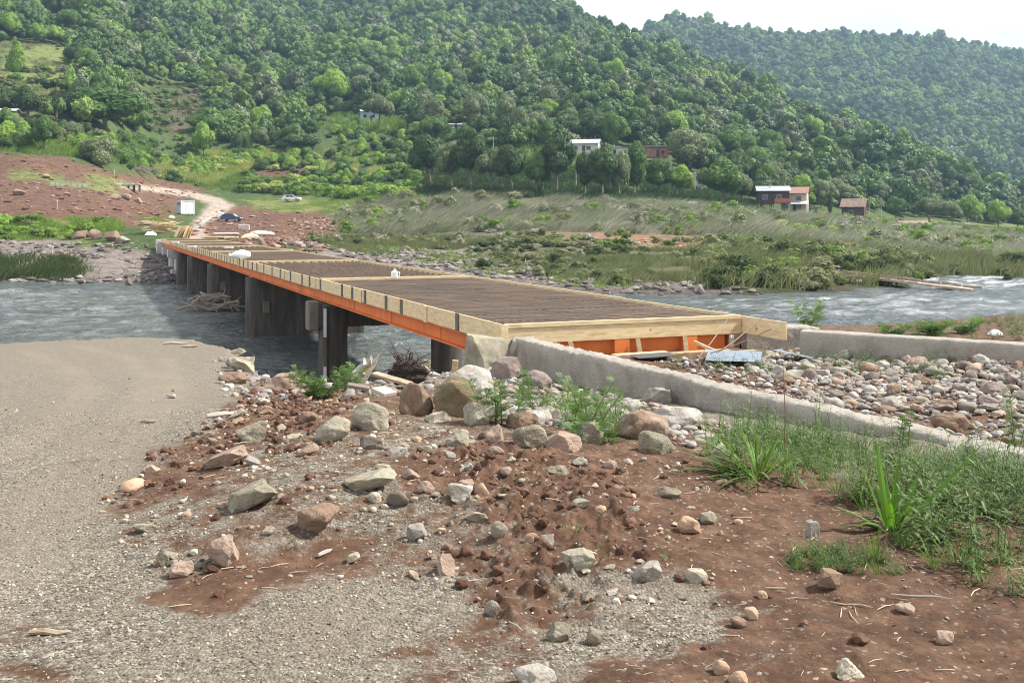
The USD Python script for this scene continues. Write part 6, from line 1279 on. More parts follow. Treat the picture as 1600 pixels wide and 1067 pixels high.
p = hit(293, 368); t = thing('orange_barrier', 'small orange plastic barrier at the far end of the bridge', 'barrier', p); local(t, 'leg', box(-.35, -.25, -.1, .1, -.1, 1.1), orange); local(t, 'leg', box(.25, .35, -.1, .1, -.1, 1.1), orange); local(t, 'panel', bbox(-.5, .5, -.06, .06, .5, 1.1, .02), orange)
def tarp(px, py, w, d, h, mat, label, name='tarpaulin', seed=1):
    p = hit(px, py); n = 14; gx, gy = np.meshgrid(np.linspace(-1, 1, n), np.linspace(-1, 1, n), indexing='ij'); r = np.clip(1 - np.maximum(abs(gx), abs(gy)) ** 3, 0, 1); X_ = gx * w / 2; Y_ = gy * d / 2
    z = .03 + h * r * (.45 + fbm2(gx + seed, gy, 2.2, 3, seed)) ; i = np.arange(n - 1)[:, None] * n + np.arange(n - 1)[None]
    top = np.stack([X_, Y_, z], -1).reshape(-1, 3); f = np.stack([i, i + n, i + n + 1, i + 1], -1).reshape(-1, 4); bot = top - [0, 0, .03]
    return obj(name, (np.vstack([top, bot]), np.vstack([f, f[:, ::-1] + n * n])), mat, smooth=True, loc=p, label=label, cat='tarpaulin')
tarp(408, 366, 3.4, 1.6, .4, plain('sheet_plastic', (0.46, 0.48, 0.50), 0.35, .15, 3), 'crumpled pale plastic sheet on the rubble right of the bridge end', seed=3)
tarp(391, 372, 2.0, 1.4, .5, wood, 'heap of pale boards thrown beside the crumpled plastic sheet', 'board_heap', 5)
tarp(236, 368, 1.3, .9, .45, white_paint, 'white covered bundle at the left of the timber heap', seed=7)
tarp(268, 341, 1.1, .6, .4, white_paint, 'small white sack left below the grey site container', 'sack', 9)
tarp(1555, 525, .3, .25, .12, white_paint, 'crumpled white litter on the far right bank behind the wing wall', 'litter', 11)
# on the deck: white sack, white jug, scraps
q = brp(t_of(372) , 0); 
def on_deck(px, py): Y = (EYE - PZ) * FPX / (py - HORIZON); return V([(px - 800) * Y / FPX, Y, PZ - .02])
p = on_deck(378, 404); t = thing('white_sack', 'large rounded white sack lying on the left edge of the deck', 'sack', p, .3)
local(t, 'body', (lambda m: (m[0] * V([.95, .55, .5]) + V([0, 0, .22]) * 1, m[1]))((lambda v: (v[0] * (1 + .12 * (meshkit.noise(v[0] * 2.2) - .5))[:, None] / 2, v[1]))(_ICO[3])), white_paint, smooth=True); local(t, 'tied_end', tube([[-.42, 0, .2], [-.58, 0, .18], [-.66, .03, .22]], [.16, .08, .11], 8), white_paint)
p = on_deck(616, 434.5); t = thing('white_jug', 'small white plastic jug standing on the first cross board of the deck', 'jug', p, .2)
local(t, 'body', bbox(-.11, .11, -.09, .09, 0, .26, .03), white_paint); local(t, 'neck', cyl((0.02, 0), .045, .26, .33, 12), white_paint); local(t, 'handle', tube([[.1, 0, .24], [.19, 0, .2], [.17, 0, .08], [.1, 0, .05]], .02, 6), white_paint)
for px, py, lab in [(274, 379.5, 'white scrap near the far end of the deck'), (357, 388, 'white scrap of sheet between two far cross boards'), (300, 386, 'small white scrap left on the far deck')]:
    obj('scrap', box(-.3, .3, -.2, .2, 0, .08), white_paint, loc=on_deck(px, py) + [0, 0, .03], label=lab, cat='scrap')

# driftwood
def branch_pile(name, base, n, L, r, seed, label, mat, rise=.5, dirx=.6):
    g = np.random.default_rng(seed); t = thing(name, label, 'driftwood', base)
    for k in range(n):
        a = g.normal(0, .6) + (math.pi if g.random() < .3 else 0); l = L * g.uniform(.4, 1.0); s = V([g.normal(0, L * .25), g.normal(0, L * .12), g.uniform(0, rise)]); d = V([math.cos(a) * l, math.sin(a) * l * .6, g.normal(0, .22) * l])
        pts = [s - d / 2, s - d / 6 + g.normal(0, .06, 3) * l, s + d / 6 + g.normal(0, .06, 3) * l, s + d / 2]; rr_ = r * g.uniform(.35, 1.1); b_ = local(t, 'branch', tube(pts, [rr_, rr_ * .9, rr_ * .7, rr_ * .3], 6), mat)
        if k % 3 == 0: local(b_, 'twig', tube([pts[2], V(pts[2]) + g.normal(0, .16, 3) * l + [0, 0, .12 * l]], [rr_ * .5, rr_ * .15], 4), mat)
    return t
pz = brp(50, -1.2); branch_pile('driftwood_raft', (PX(332, 466, 66)[0], 66.0, .15), 30, 2.6, .10, 821, 'tangle of bleached branches caught against the pier walls in the water', dead_wood, .9)
branch_pile('dead_branch_heap', hit(218, 272) + [0, 0, .3], 30, 7.0, .10, 822, 'grey dead branch heap at the edge of the red cut bank', dead_wood, 1.6)
branch_pile('dead_branch_heap', hit(578, 300) + [0, 0, .2], 14, 4.5, .10, 823, 'brown dead branches at the left foot of the dark grove', dead_wood, 1.0)
branch_pile('driftwood_tangle', hit(1290, 443) + [0, 0, .3], 14, 2.6, .09, 824, 'tangle of pale roots at the left end of the broken walkway', dead_wood, 1.0)
# broken walkway lying in the river
a, b = V([(1290 - 800) * 92 / FPX, 92, 1.15]), V([(1520 - 800) * 86 / FPX, 86, .02]); t = thing('broken_walkway', 'long broken timber and concrete walkway slanting into the river at right', 'walkway')
d = (b - a) / np.linalg.norm(b - a); sd = np.cross(d, [0, 0, 1]); sd /= np.linalg.norm(sd)
local(t, 'slab', beam(a + d * 2.5, b, 1.7, .16), plain('walkway_slab', (0.33, 0.25, 0.19), .9, .3, 1.0)); local(t, 'edge_beam', beam(a + sd * -.85, a + d * 7.2 - sd * .85 + [0, 0, .05], .22, .3), dead_wood)
for k in range(7):
    s = a + d * (1.4 + k * 1.62) + sd * -.8 + V([0, 0, .16]); local(t, 'kerb_log', beam(s + V([0, 0, .1 * (k % 2)]), s + d * 1.5 + V([0, 0, .05]), .24, .2), dead_wood)
for k in range(5): s = a + d * (.2 + k * 1.1) + sd * (.7 - .3 * (k % 2)); local(t, 'loose_plank', beam(s, s + d * 3.2 + V([0, 0, .12]), .2, .07), dead_wood)
p = PX(1555, 436, 110); branch_pile('floating_branch', hit(820, 414) + [0, 0, .1], 4, 3.2, .09, 826, 'pale fallen branch on the shoal behind the deck', dead_wood, .2)

# ---------------------------------------------------------------- houses
def house(px, py, w, d, h, yaw, wall, roof, label, pitch=.32, over=.45, wins=((.2, .25), (.65, .25)), door=.45, mono=False, legs=0.0, name='house', porch=False, ridge='x'):
    p = hit(px, py); t = thing(name, label, 'house', p, yaw); z0 = legs
    wl = local(t, 'wall', box(-w / 2, w / 2, -d / 2, d / 2, z0 - (.8 if not legs else 0), z0 + h), plaster[wall])
    if legs:
        for x in (-w / 2 + .15, -.1, w / 2 - .35):
            for y in (-d / 2 + .1, d / 2 - .3): local(t, 'post', box(x, x + .2, y, y + .2, -.8, legs), plaster['grey'])
    W, D = w / 2 + over, d / 2 + over; rise = pitch * (d / 2)
    if mono: rf = local(t, 'roof', (lambda v: (np.vstack([v, v + [0, 0, .08]]), _BOXF))(V([[-W, -D, z0 + h + .02], [W, -D, z0 + h + .02], [W, D, z0 + h + .02 + rise], [-W, D, z0 + h + .02 + rise]])), roofs[roof])
    else:
        for s in (-1, 1):
            v = V([[-W, s * D, z0 + h - .1], [W, s * D, z0 + h - .1], [W, 0, z0 + h + rise], [-W, 0, z0 + h + rise]]); local(t, 'roof_slope', (np.vstack([v, v + [0, 0, .1]]), _BOXF if s < 0 else _BOXF[:, ::-1]), roofs[roof])
        for x in (-w / 2, w / 2 - .12): local(t, 'gable', (V([[x, -d / 2, z0 + h], [x, d / 2, z0 + h], [x, 0, z0 + h + rise * .95], [x + .12, -d / 2, z0 + h], [x + .12, d / 2, z0 + h], [x + .12, 0, z0 + h + rise * .95]]), V([[0, 1, 2], [3, 5, 4], [0, 3, 4], [0, 4, 1], [1, 4, 5], [1, 5, 2], [2, 5, 3], [2, 3, 0]])), plaster[wall])
    for fx, fz in wins:
        x = -w / 2 + fx * w; z = z0 + fz * h + .3; fr = local(t, 'window', box(x, x + 1.1, -d / 2 - .06, -d / 2 - .01, z, z + 1.0), glass_m); local(fr, 'frame', cat(box(x - .08, x + 1.18, -d / 2 - .075, -d / 2 - .01, z - .09, z), box(x - .08, x + 1.18, -d / 2 - .075, -d / 2 - .01, z + 1.0, z + 1.09), box(x - .08, x, -d / 2 - .075, -d / 2 - .01, z, z + 1.0), box(x + 1.1, x + 1.18, -d / 2 - .075, -d / 2 - .01, z, z + 1.0)), plaster['grey'])
    if door is not None: x = -w / 2 + door * w; local(t, 'door', box(x, x + .85, -d / 2 - .05, -d / 2 - .01, z0, z0 + 2.0), plaster['dark'])
    if porch:
        local(t, 'porch_roof', (lambda v: (np.vstack([v, v + [0, 0, .08]]), _BOXF))(V([[-w * .1, -d / 2 - 2.2, z0 + 1.9], [w / 2 + .5, -d / 2 - 2.2, z0 + 1.9], [w / 2 + .5, -d / 2 - .02, z0 + 2.7], [-w * .1, -d / 2 - .02, z0 + 2.7]])), roofs['fibre'])
        for x in (-w * .05, w / 2 + .3): local(t, 'porch_post', box(x, x + .14, -d / 2 - 2.1, -d / 2 - 1.95, z0 - .8, z0 + 1.95), plaster['white'])
    return t
house(578, 191, 6.5, 5.0, 3.6, R_(14), 'blue', 'fibre', 'pale blue house half hidden by trees on the hillside left of centre', wins=((.1, .3), (.55, .3)))
house(914, 240, 8.0, 5.5, 2.6, R_(-12), 'white', 'zinc', 'white house with a bright metal roof, left of the two on the slope', .45, wins=((.15, .2), (.6, .2)))
house(887, 239, 4.0, 4.0, 1.8, R_(5), 'dark', 'fibre', 'small dark lean-to left of the bright-roofed white house', mono=True, wins=(), door=None, name='shed')
house(969, 246, 6.0, 4.5, 2.6, R_(4), 'white', 'zinc', 'small white house with a flat bright roof, right of the two on the slope', .15, mono=True, wins=((.55, .2),), door=.1)
house(1025, 254, 6.5, 4.5, 3.0, R_(3), 'brick', 'fibre', 'red brick house with a bright roof edge among the hillside trees', .18, mono=True, wins=((.1, .2), (.65, .2)), legs=1.4)
house(708, 204, 6.0, 4.0, 1.7, 0, 'grey', 'fibre', 'low grey shed among the trees right of the pale blue house', mono=True, wins=(), door=.6, name='shed')
house(1207, 330, 7.2, 5.5, 2.9, R_(-8), 'dark', 'zinc', 'dark timber house with red balcony and metal roof on the right river flat', .4, legs=1.9, wins=((.15, .2), (.6, .2)))
p = hit(1207, 330); t = thing('balcony', 'red balcony front of the dark timber house', 'balcony', p, R_(-8)); local(t, 'rail_panel', box(.1, 3.7, -3.95, -3.85, 1.95, 2.95), plain('red_boards', (0.33, 0.10, 0.06), .8, .2, 2.0)); local(t, 'floor', box(-3.6, 3.7, -3.95, -2.8, 1.78, 1.93), plaster['dark']); [local(t, 'post', box(x, x + .14, -3.9, -3.76, -.8, 1.78), plaster['white']) for x in (-3.5, 0, 3.5)]
house(1242, 332, 6.0, 6.0, 4.6, R_(-20), 'cream', 'tile', 'two-storey cream house with a pinkish tile roof beside the dark timber house', .5, wins=((.12, .12), (.6, .12), (.12, .55), (.6, .55)), porch=True)
house(1335, 343, 5.5, 4.5, 3.2, R_(-28), 'dark', 'old', 'ruined house with a sagging brown tile roof right of the cypress', .9, wins=((.3, .3),), door=.55)
p = hit(1102, 330); t = thing('fallen_roof', 'grey roof sheets collapsed on the ground left of the dark timber house', 'roof', p); local(t, 'sheet', beam([-1.5, 0, 2.1], [1.6, -.5, .1], 3.0, .1), roofs['zinc']); local(t, 'broken_wall', rotz_m(bbox(-4.5, -1.6, -1, 1, -.5, 1.9, .2), .2), plaster['grey']); local(t, 'broken_sheet', beam([-5.5, -.8, 1.6], [-2.6, -1.4, .5], 1.8, .08), roofs['fibre'])
p = hit(1085, 292); t = thing('retaining_wall', 'grey walled yard with pale posts on the slope above the brush', 'wall', p, R_(-4)); local(t, 'wall', box(-3.6, 3.6, -.2, .2, -1.5, 3.6), plaster['grey']); local(t, 'coping', box(-3.75, 3.75, -.3, .3, 3.6, 3.8), plaster['white']); [local(t, 'post', box(x, x + .2, -.32, -.22, -1.5, 3.6), plaster['white']) for x in (-3.2, 0, 2.6)]
p = hit(862, 205); t = thing('scaffold_frame', 'dark blue open frame of a house among trees on the hillside', 'frame', p); [local(t, 'post', box(x, x + .2, y, y + .2, -.5, 3.0), plain('blue_steel', (0.06, 0.09, 0.15), .6, .2, 2)) for x in (-2.4, -.8, .8, 2.4) for y in (-1.5, 1.5)]; local(t, 'roof', box(-2.8, 2.9, -1.8, 2.0, 3.0, 3.2), roofs['fibre'])
house(327, 27, 9, 7, 5.0, R_(-10), 'white', 'fibre', 'small white house high on the hill in the forest at upper left', .5, wins=((.15, .3), (.6, .3)), door=None)
house(6, 192, 6, 5, 2.6, R_(10), 'dark', 'zinc', 'metal-roofed hut at the left picture edge below the clearing', .3, wins=(), door=None, name='hut')
house(1425, 360, 6.5, 4, 1.7, 0, 'cream', 'old', 'low barn with a flat brown roof on the right river flat', .3, wins=((.2, .1),), door=.6, name='barn')
tarp(1490, 359, 14, 3, .9, plaster['white'], 'long row of white rubble before the trees on the right flat', 'rubble_row', 13)
def pole(px, py, h, label, mat=None):
    p = hit(px, py); H = h * p[1] / FPX; t = thing('utility_pole', label, 'pole', p); local(t, 'post', tube([[0, 0, -.5], [0, 0, H]], [.17, .11], 8), mat or pale_bark); c_ = local(t, 'cross_arm', box(-.9, .9, -.06, .06, H - .6, H - .45), dead_wood); [local(c_, 'insulator', cyl((x, 0), .05, H - .45, H - .3, 6), white_paint) for x in (-.8, 0, .8)]
for a_ in [(467, 236, 44, 'wooden pole at the edge of the wooded hill above the yellow grass'), (771, 248, 34, 'pale pole behind the right end of the dark grove'), (827, 266, 34, 'pale pole beside the banana plot'), (908, 216, 24, 'thin pole behind the left white-roofed house'), (1050, 308, 50, 'grey pole left of the grey retaining wall'), (1203, 330, 50, 'pole in front of the dark timber house'), (900, 296, 34, 'pale pole at the foot of the slim dark tree'), (1086, 300, 32, 'pale pole before the grey retaining wall')]: pole(*a_)
# ---------------------------------------------------------------- foreground wood, steel and sheets
gd = np.random.default_rng(901)
# under the near end of the bridge: timber sill, props, loose laths
def bt(t, s, z): xy = A0 + DIR * t + ACR * s; return V([xy[0], xy[1], z])
tz = thing('timber_sill', 'long squared timber lying on the ground under the near end of the bridge', 'timber'); local(tz, 'beam', beam(bt(-.45, .9, 2.92), bt(-.35, 5.2, 2.94), .2, .2, b=.015), wood_tan); local(tz, 'packing_board', beam(bt(-.45, 2.2, 3.045), bt(-.42, 3.4, 3.05), .2, .04), wood)
for s, ln, tl, lab in [(1.55, .55, -.12, 'leftmost of three short pale props under the near deck edge'), (2.95, .42, -.03, 'middle of three short pale props under the near deck edge'), (4.02, .45, 0.0, 'rightmost of three short pale props under the near deck edge')]:
    obj('timber_prop', beam(bt(-.12, s + tl * 1.2, ZB - .02), bt(-.2, s, ZB - ln), .09, .05, up=(0, 1, 0)), wood, label=lab, cat='prop')
p = hit(1085, 560); obj('timber_lath', beam(bt(-.9, 3.75, 3.30), bt(-1.15, 4.15, 3.10), .1, .05), wood, label='tilted pale lath beside the upper metal sheet', cat='lath')
obj('timber_lath', beam(bt(-1.15, 4.12, 3.08), bt(-1.25, 5.15, 3.10), .07, .05), wood, label='pale lath lying flat left of the upper metal sheet', cat='lath')
obj('dark_sheet', beam(bt(-1.1, 2.3, 3.09), bt(-1.2, 3.1, 3.12), .5, .012), plain('dark_board', (0.07, 0.068, 0.07), .6, .2, 4), label='dark board fragment lying under the bridge end', cat='board')
sheetm = plain('galvanised_sheet', (0.17, 0.205, 0.25), .5, .12, 6.0)
def sheet(px, py, w, d, yaw, tx, ty, label):
    p = hit(px, py); n = 9; gx, gy = np.meshgrid(np.linspace(-w / 2, w / 2, n), np.linspace(-d / 2, d / 2, n), indexing='ij'); z = .03 * np.sin(gx * 3) + .02 * gy; v = np.stack([gx, gy, z], -1).reshape(-1, 3); i = np.arange(n - 1)[:, None] * n + np.arange(n - 1)[None]; f = np.stack([i, i + n, i + n + 1, i + 1], -1).reshape(-1, 4)
    v = np.vstack([v, v - [0, 0, .006]]); f = np.vstack([f, f[:, ::-1] + n * n]); v = tilt(v, tx, ty, yaw)
    t = thing('metal_sheet', label, 'sheet', p + [0, 0, .12 - v[:, 2].min() * .5]); local(t, 'panel', (v, f), sheetm); e = tilt(V([[0, -d / 2, .004], [0.02, d / 2, .004]]), tx, ty, yaw); local(t, 'seam', tube(e, .008, 4), rust)
sheet(1147, 568, 1.0, .95, R_(-14), R_(4), R_(4), 'upper bent blue-grey metal sheet lying near the right bridge corner')
sheet(1240, 566, .7, .5, R_(-25), R_(-6), R_(14), 'lower dark blue metal sheet by the abutment block')
for k, (a, b, lab) in enumerate([((1092, 558, 18.6), (1138, 497, 20.3), 'left thin steel rod slanting up to the bridge corner'), ((1120, 552, 18.0), (1190, 497, 18.9), 'middle thin steel rod slanting over the abutment block'), ((1110, 552, 17.6), (1205, 514, 17.6), 'lowest thin steel rod in front of the abutment block')]):
    q0, q1 = PX(*a), PX(*b); obj('steel_rod', tube([q0, (q0 * .6 + q1 * .4) + V([0, 0, -.03]), q1], .011, 6), rust, label=lab, cat='rod')
# broken stump, root clump and drift boards at the water edge
p = hit(570, 606); t = thing('splintered_stump', 'pale splintered tree stump standing at the water edge left of the earth-stained boulder', 'stump', p)
local(t, 'stem', tube([[-.22, 0, -.05], [-.12, 0, .12], [.02, .02, .28]], [.16, .15, .10], 9), pale_bark)
for k in range(6): a = gd.uniform(-.5, .9); local(t, 'splinter', tube([[.0 + gd.normal() * .05, gd.normal() * .04, .2], [.06 + .1 * a, gd.normal() * .05, .34], [.05 + .25 * a, gd.normal() * .06, .36 + gd.uniform(.0, .14)]], [.06, .045, .008], 5), pale_bark if k % 3 else wood_tan)
p = hit(640, 606); t = thing('root_clump', 'dark tangled root clump at the water edge behind the earth-stained boulder', 'roots', p)
local(t, 'core', (_ICO[3][0] * V([.26, .2, .2]) * (1 + .5 * (meshkit.noise(_ICO[3][0] * 3) - .5))[:, None] + V([0, 0, .22]), _ICO[3][1]), plain('dark_roots', (0.03, 0.022, 0.017), .95, .4, 14, .8, 40))
for k in range(26): a = gd.uniform(0, 6.28); e = gd.uniform(-.2, 1.2); d_ = V([math.cos(a) * math.cos(e), math.sin(a) * math.cos(e), math.sin(e)]); s_ = V([0, 0, .22]) + d_ * .16; local(t, 'root', tube([s_, s_ + d_ * .14 + gd.normal(0, .04, 3), s_ + d_ * .24 + gd.normal(0, .08, 3)], [.014, .01, .003], 4), plaster['dark'])
for px, py, w, yaw, lab, m in [(612, 612, 70, -.55, 'grey weathered board sloping between stump and root clump', wood_grey), (665, 598, 50, .5, 'pale drift log lying behind the earth-stained boulder', pale_bark), (600, 640, 36, -.9, 'bleached twisted branch in front of the weathered board', pale_bark), (560, 628, 34, .1, 'rust-brown bark piece left of the weathered board', rust)]:
    p = hit(px, py); L = w * p[1] / FPX; d_ = V([math.cos(yaw), math.sin(yaw) * .7, -.18]) * L / 2
    if 'board' in lab: obj('drift_board', beam(-d_, d_, .18, .04, b=.005), m, loc=p + [0, 0, .18], label=lab, cat='board')
    else: obj('driftwood', tube([-d_, -d_ * .3 + gd.normal(0, .03, 3), d_ * .4 + gd.normal(0, .03, 3), d_], [.05, .06, .05, .02], 8), m, loc=p + [0, 0, .15], label=lab, cat='driftwood')
for px, py, lab in [(664, 590, 'left of two short pegs sticking up behind the pale faceted slab'), (708, 590, 'right of two short pegs sticking up behind the pale faceted slab')]:
    p = hit(px, py); obj('wooden_peg', beam([0, 0, -.1], [.04, 0, .3], .1, .08, up=(0, 1, 0)), wood_tan, loc=p, label=lab, cat='peg')
# sticks, bark and splinters on the gravel
for px, py, w, ang, r_, lab in [(78, 992, 62, .05, .014, 'brown bark strip on the gravel at lower left'), (275, 538, 38, .25, .035, 'long pale stick on the far edge of the gravel ramp'), (297, 543, 16, .1, .04, 'short dark stick beside the long pale one on the ramp'), (268, 622, 18, -.7, .03, 'small stick lying aslant in the middle of the ramp'), (345, 652, 42, .45, .03, 'pale root stub sticking out of the red soil at the upper mound'), (508, 862, 30, 1.0, .012, 'curled dry corn husk at the toe of the mound'),
                               (1330, 948, 62, -.35, .004, 'dry stalk lying on the bare soil right of the flat brown stone'), (1440, 945, 90, -.2, .004, 'long dry stalk below the grass at right'), (232, 660, 16, -.05, .02, 'small brown bark chip on the ramp'), (1005, 900, 2, 1.5, .004, 'upright dry straw in the gravel patch')]:
    p = hit(px, py); L = max(w, 24) * p[1] / FPX; d_ = V([math.cos(ang), math.sin(ang) * 1.2, .0]) * L / 2
    obj('stick', tube([-d_, -d_ * .3 + gd.normal(0, .02, 3) * L, d_ * .4 + gd.normal(0, .02, 3) * L, d_], [r_ * .7, r_, r_ * .9, r_ * .3], 6), wood_grey if 'dark' in lab or 'brown' in lab else pale_bark, loc=(p[0], p[1], float(detail_z(p[0], p[1])) + r_ * .9), label=lab, cat='stick')
straw = plain('dry_straw', (0.42, 0.36, 0.25), .85, .25, 10)
X, Y, g = spread(1500, 3.5, 10, 941); s = soil_at(X, Y); k = (s > .5) & (side_of(X, Y) < -.2); X, Y = X[k], Y[k]
stuff('dry_straw', [(tube([[-.5, 0, 0], [0, .06 * (i - 1), .02], [.5, 0, 0]], [.02, .025, .012], 4), straw, False) for i in range(3)], g.integers(0, 3, len(X)), np.stack([X, Y, detail_z(X, Y) + .004], 1), quats_z(g.uniform(0, 6.28, len(X)), g.uniform(0, 6.28, len(X)), g.normal(0, .1, len(X))), .03 + .09 * g.random(len(X)) ** 2, 'scattered dry straw and splinters on the red soil', 'straw', 'straw')

# ---------------------------------------------------------------- foreground plants
PLM = {'weed': leafy('weed_leaf', [(0.06, 0.105, 0.030), (0.105, 0.165, 0.05), (0.17, 0.225, 0.085), (0.26, 0.28, 0.17), (0.34, 0.31, 0.25)], .35, .5, per_obj=.4), 'fern': leafy('fern_leaf', [(0.09, 0.16, 0.045), (0.13, 0.215, 0.06), (0.17, 0.26, 0.08)], .4, .6), 'reed': leafy('reed_leaf', [(0.075, 0.165, 0.02), (0.12, 0.23, 0.03), (0.16, 0.28, 0.05)], .4, .4), 'grass': leafy('fore_grass', [(0.08, 0.14, 0.03), (0.125, 0.195, 0.045), (0.19, 0.23, 0.08), (0.26, 0.25, 0.13)], .35, .55),
       'stem': plain('green_stem', (0.12, 0.14, 0.05), .7, .3, 8), 'red stem': plain('red_stem', (0.15, 0.05, 0.03), .7, .3, 8)}
def leaf(base, d, L, w, up, fold=.25, droop=.35):
    d = d / np.linalg.norm(d); s = np.cross(d, up); s /= np.linalg.norm(s) + 1e-9; n = np.cross(s, d); q = V([0, .3, .65, 1.0]); c = base + d * (q * L)[:, None] - V([0, 0, 1]) * (droop * L * q ** 2)[:, None]; ww = V([.12, 1, .75, 0]) * w / 2
    v = np.vstack([c, c + s * ww[:, None] + n * (ww * fold)[:, None], c - s * ww[:, None] + n * (ww * fold)[:, None]]); f = []
    for i in range(3): f += [[i, i + 1, i + 5], [i, i + 5, i + 4], [i, i + 8, i + 9], [i, i + 9, i + 1]]
    return v, V(f)
def stem_leaves(rng, base, tip, nleaf, L, w, r=.0025, whorl=1, droop=.35, upang=.5):
    base, tip = V(base, float), V(tip, float); mid = (base + tip) / 2 + rng.normal(0, .04, 3) * np.linalg.norm(tip - base); pts = [base, mid, tip]; st = tube(pts, [r, r * .8, r * .3], 4, False); ls = []
    for k in range(nleaf):
        q = (k + .6) / nleaf; c = base * (1 - q) ** 2 + 2 * mid * q * (1 - q) + tip * q * q; a = k * 2.4 + rng.uniform(-.4, .4)
        for j in range(whorl):
            b = a + j * 2 * math.pi / whorl; d = V([math.cos(b), math.sin(b), upang + rng.normal() * .25]); s = 1 - .45 * q; ls.append(leaf(c, d, L * s * rng.uniform(.75, 1.2), w * s, V([0, 0, 1.0]), droop=droop))
    return st, cat(*ls)
def pinnate(rng, base, d, L, w, up=V([0, 0, 1.0])):
    """A feathery leaf: rachis with pairs of narrow leaflets."""
    d = d / np.linalg.norm(d); s = np.cross(d, up); s /= np.linalg.norm(s) + 1e-9; ms = []; 
    for k in range(7):
        q = (k + 1) / 7.5; c = base + d * L * q - V([0, 0, 1]) * .35 * L * q * q; l = w * math.sin(math.pi * (.15 + .8 * q)) 
        for sd in (-1, 1):
            e = c + (s * sd * .85 + d * .55) * l + V([0, 0, 1]) * rng.normal() * .1 * l; t_ = d * l * .16; m_ = (c + e) / 2 + (s * sd * .2 + d * .5) * l * .3; ms.append((V([c, (c + e) / 2 - t_ * 1.2, e, (c + e) / 2 + t_ * 1.2, m_]), V([[0, 1, 2], [0, 2, 3], [0, 3, 4]])))
    return cat(*ms)
def feathery(rng, h, n, spread_, L=None, w=None):
    sts, ls = [], []
    for _ in range(n):
        a = rng.uniform(0, 6.28); b = V([rng.normal() * .06, rng.normal() * .05, -.02]); hh = h * rng.uniform(.6, 1.0); tip = b + V([math.cos(a) * spread_, math.sin(a) * spread_ * .7, hh]); sts.append(tube([b, (b + tip) / 2 + V([0, 0, .04]), tip], [.006, .005, .002], 5, False)); m = int(9 + hh * 16)
        for k in range(m):
            q = (k + 1) / m; c = b + (tip - b) * q; aa = k * 2.4; ls.append(pinnate(rng, c, V([math.cos(aa), math.sin(aa), .45 + .5 * q]), (L or .15) * (1.1 - .45 * q) * rng.uniform(.8, 1.2), (w or .05) * (1.1 - .4 * q)))
    return cat(*sts), cat(*ls)
def plant(name, label, ctg, px, py, parts, mats, yaw=0.0, group=None):
    p = hit(px, py); t = thing(name, label, ctg, (p[0], p[1], float(detail_z(p[0], p[1]))), yaw, group=group)
    for (nm, m), mt in zip(parts, mats): local(t, nm, m, mt)
    return t
for px, py, hp, n, sp, lab in [(500, 625, 42, 12, .55, 'low spreading ferny weed at the water edge left of the splintered stump'), (548, 612, 34, 5, .2, 'small upright ferny weed just left of the splintered stump'), (775, 666, 60, 8, .22, 'bushy feathery weed right of the mossy boulder'), (905, 680, 92, 7, .25, 'tallest feathery weed in front of the middle of the long wall'), (945, 668, 70, 4, .15, 'feathery weed right of the tallest one by the long wall'), (815, 640, 52, 3, .12, 'thin feathery weed behind the bushy one'), (930, 690, 34, 6, .2, 'low bright weed at the right foot of the tallest feathery weed'),
                               (1265, 522, 44, 6, .35, 'leafy weed standing behind the gap between block and wing wall'), (1590, 712, 98, 3, .10, 'tall thin ferny weed at the right edge in front of the long wall'), (1455, 525, 18, 8, .8, 'low spreading weed behind the wing wall'), (1500, 522, 20, 8, .9, 'wider low weed behind the wing wall at right'), (1395, 528, 16, 6, .7, 'small low weed behind the wing wall left of the wider ones'), (1410, 700, 44, 4, .14, 'ferny weed behind the tall reed clump at the wall')]:
    p = hit(px, py); k = p[1] / FPX; g = np.random.default_rng(px); s = max(1.0, k / .006); st, lv = feathery(g, hp * k * 1.25, n, sp * hp * k * 2.0, .15 * min(s, 2.2), .05 * min(s, 2.2)); plant('feathery_weed', lab, 'weed', px, py, [('stem', st), ('leaves', lv)], [PLM['stem'], PLM['fern']])
for px, py, hp, nl, lab, mt in [(1160, 700, 90, 16, 'tall leafy stalk left of the red-stemmed weed before the long wall', 'stem'), (1105, 700, 60, 14, 'shorter leafy stalk with narrow leaves before the long wall', 'stem'), (1225, 720, 150, 4, 'thin bare red stem with one yellow leaf rising above the wall', 'red stem'), (1275, 668, 66, 14, 'leafy green stalk growing just behind the long wall', 'stem'), (1465, 590, 30, 8, 'small leafy stalk among the cobbles in the middle of the bed', 'stem'), (1020, 600, 22, 8, 'small leafy sprout between stones behind the wall', 'stem')]:
    p = hit(px, py); k = p[1] / FPX; g = np.random.default_rng(px + 1); st, lv = stem_leaves(g, [0, 0, -.02], [g.normal() * .05, 0, hp * k], nl, 22 * k if nl > 5 else 12 * k, 7 * k, .005, 1, .3); plant('leafy_stalk', lab, 'weed', px, py, [('stem', st), ('leaves', lv)], [PLM[mt], PLM['weed']])
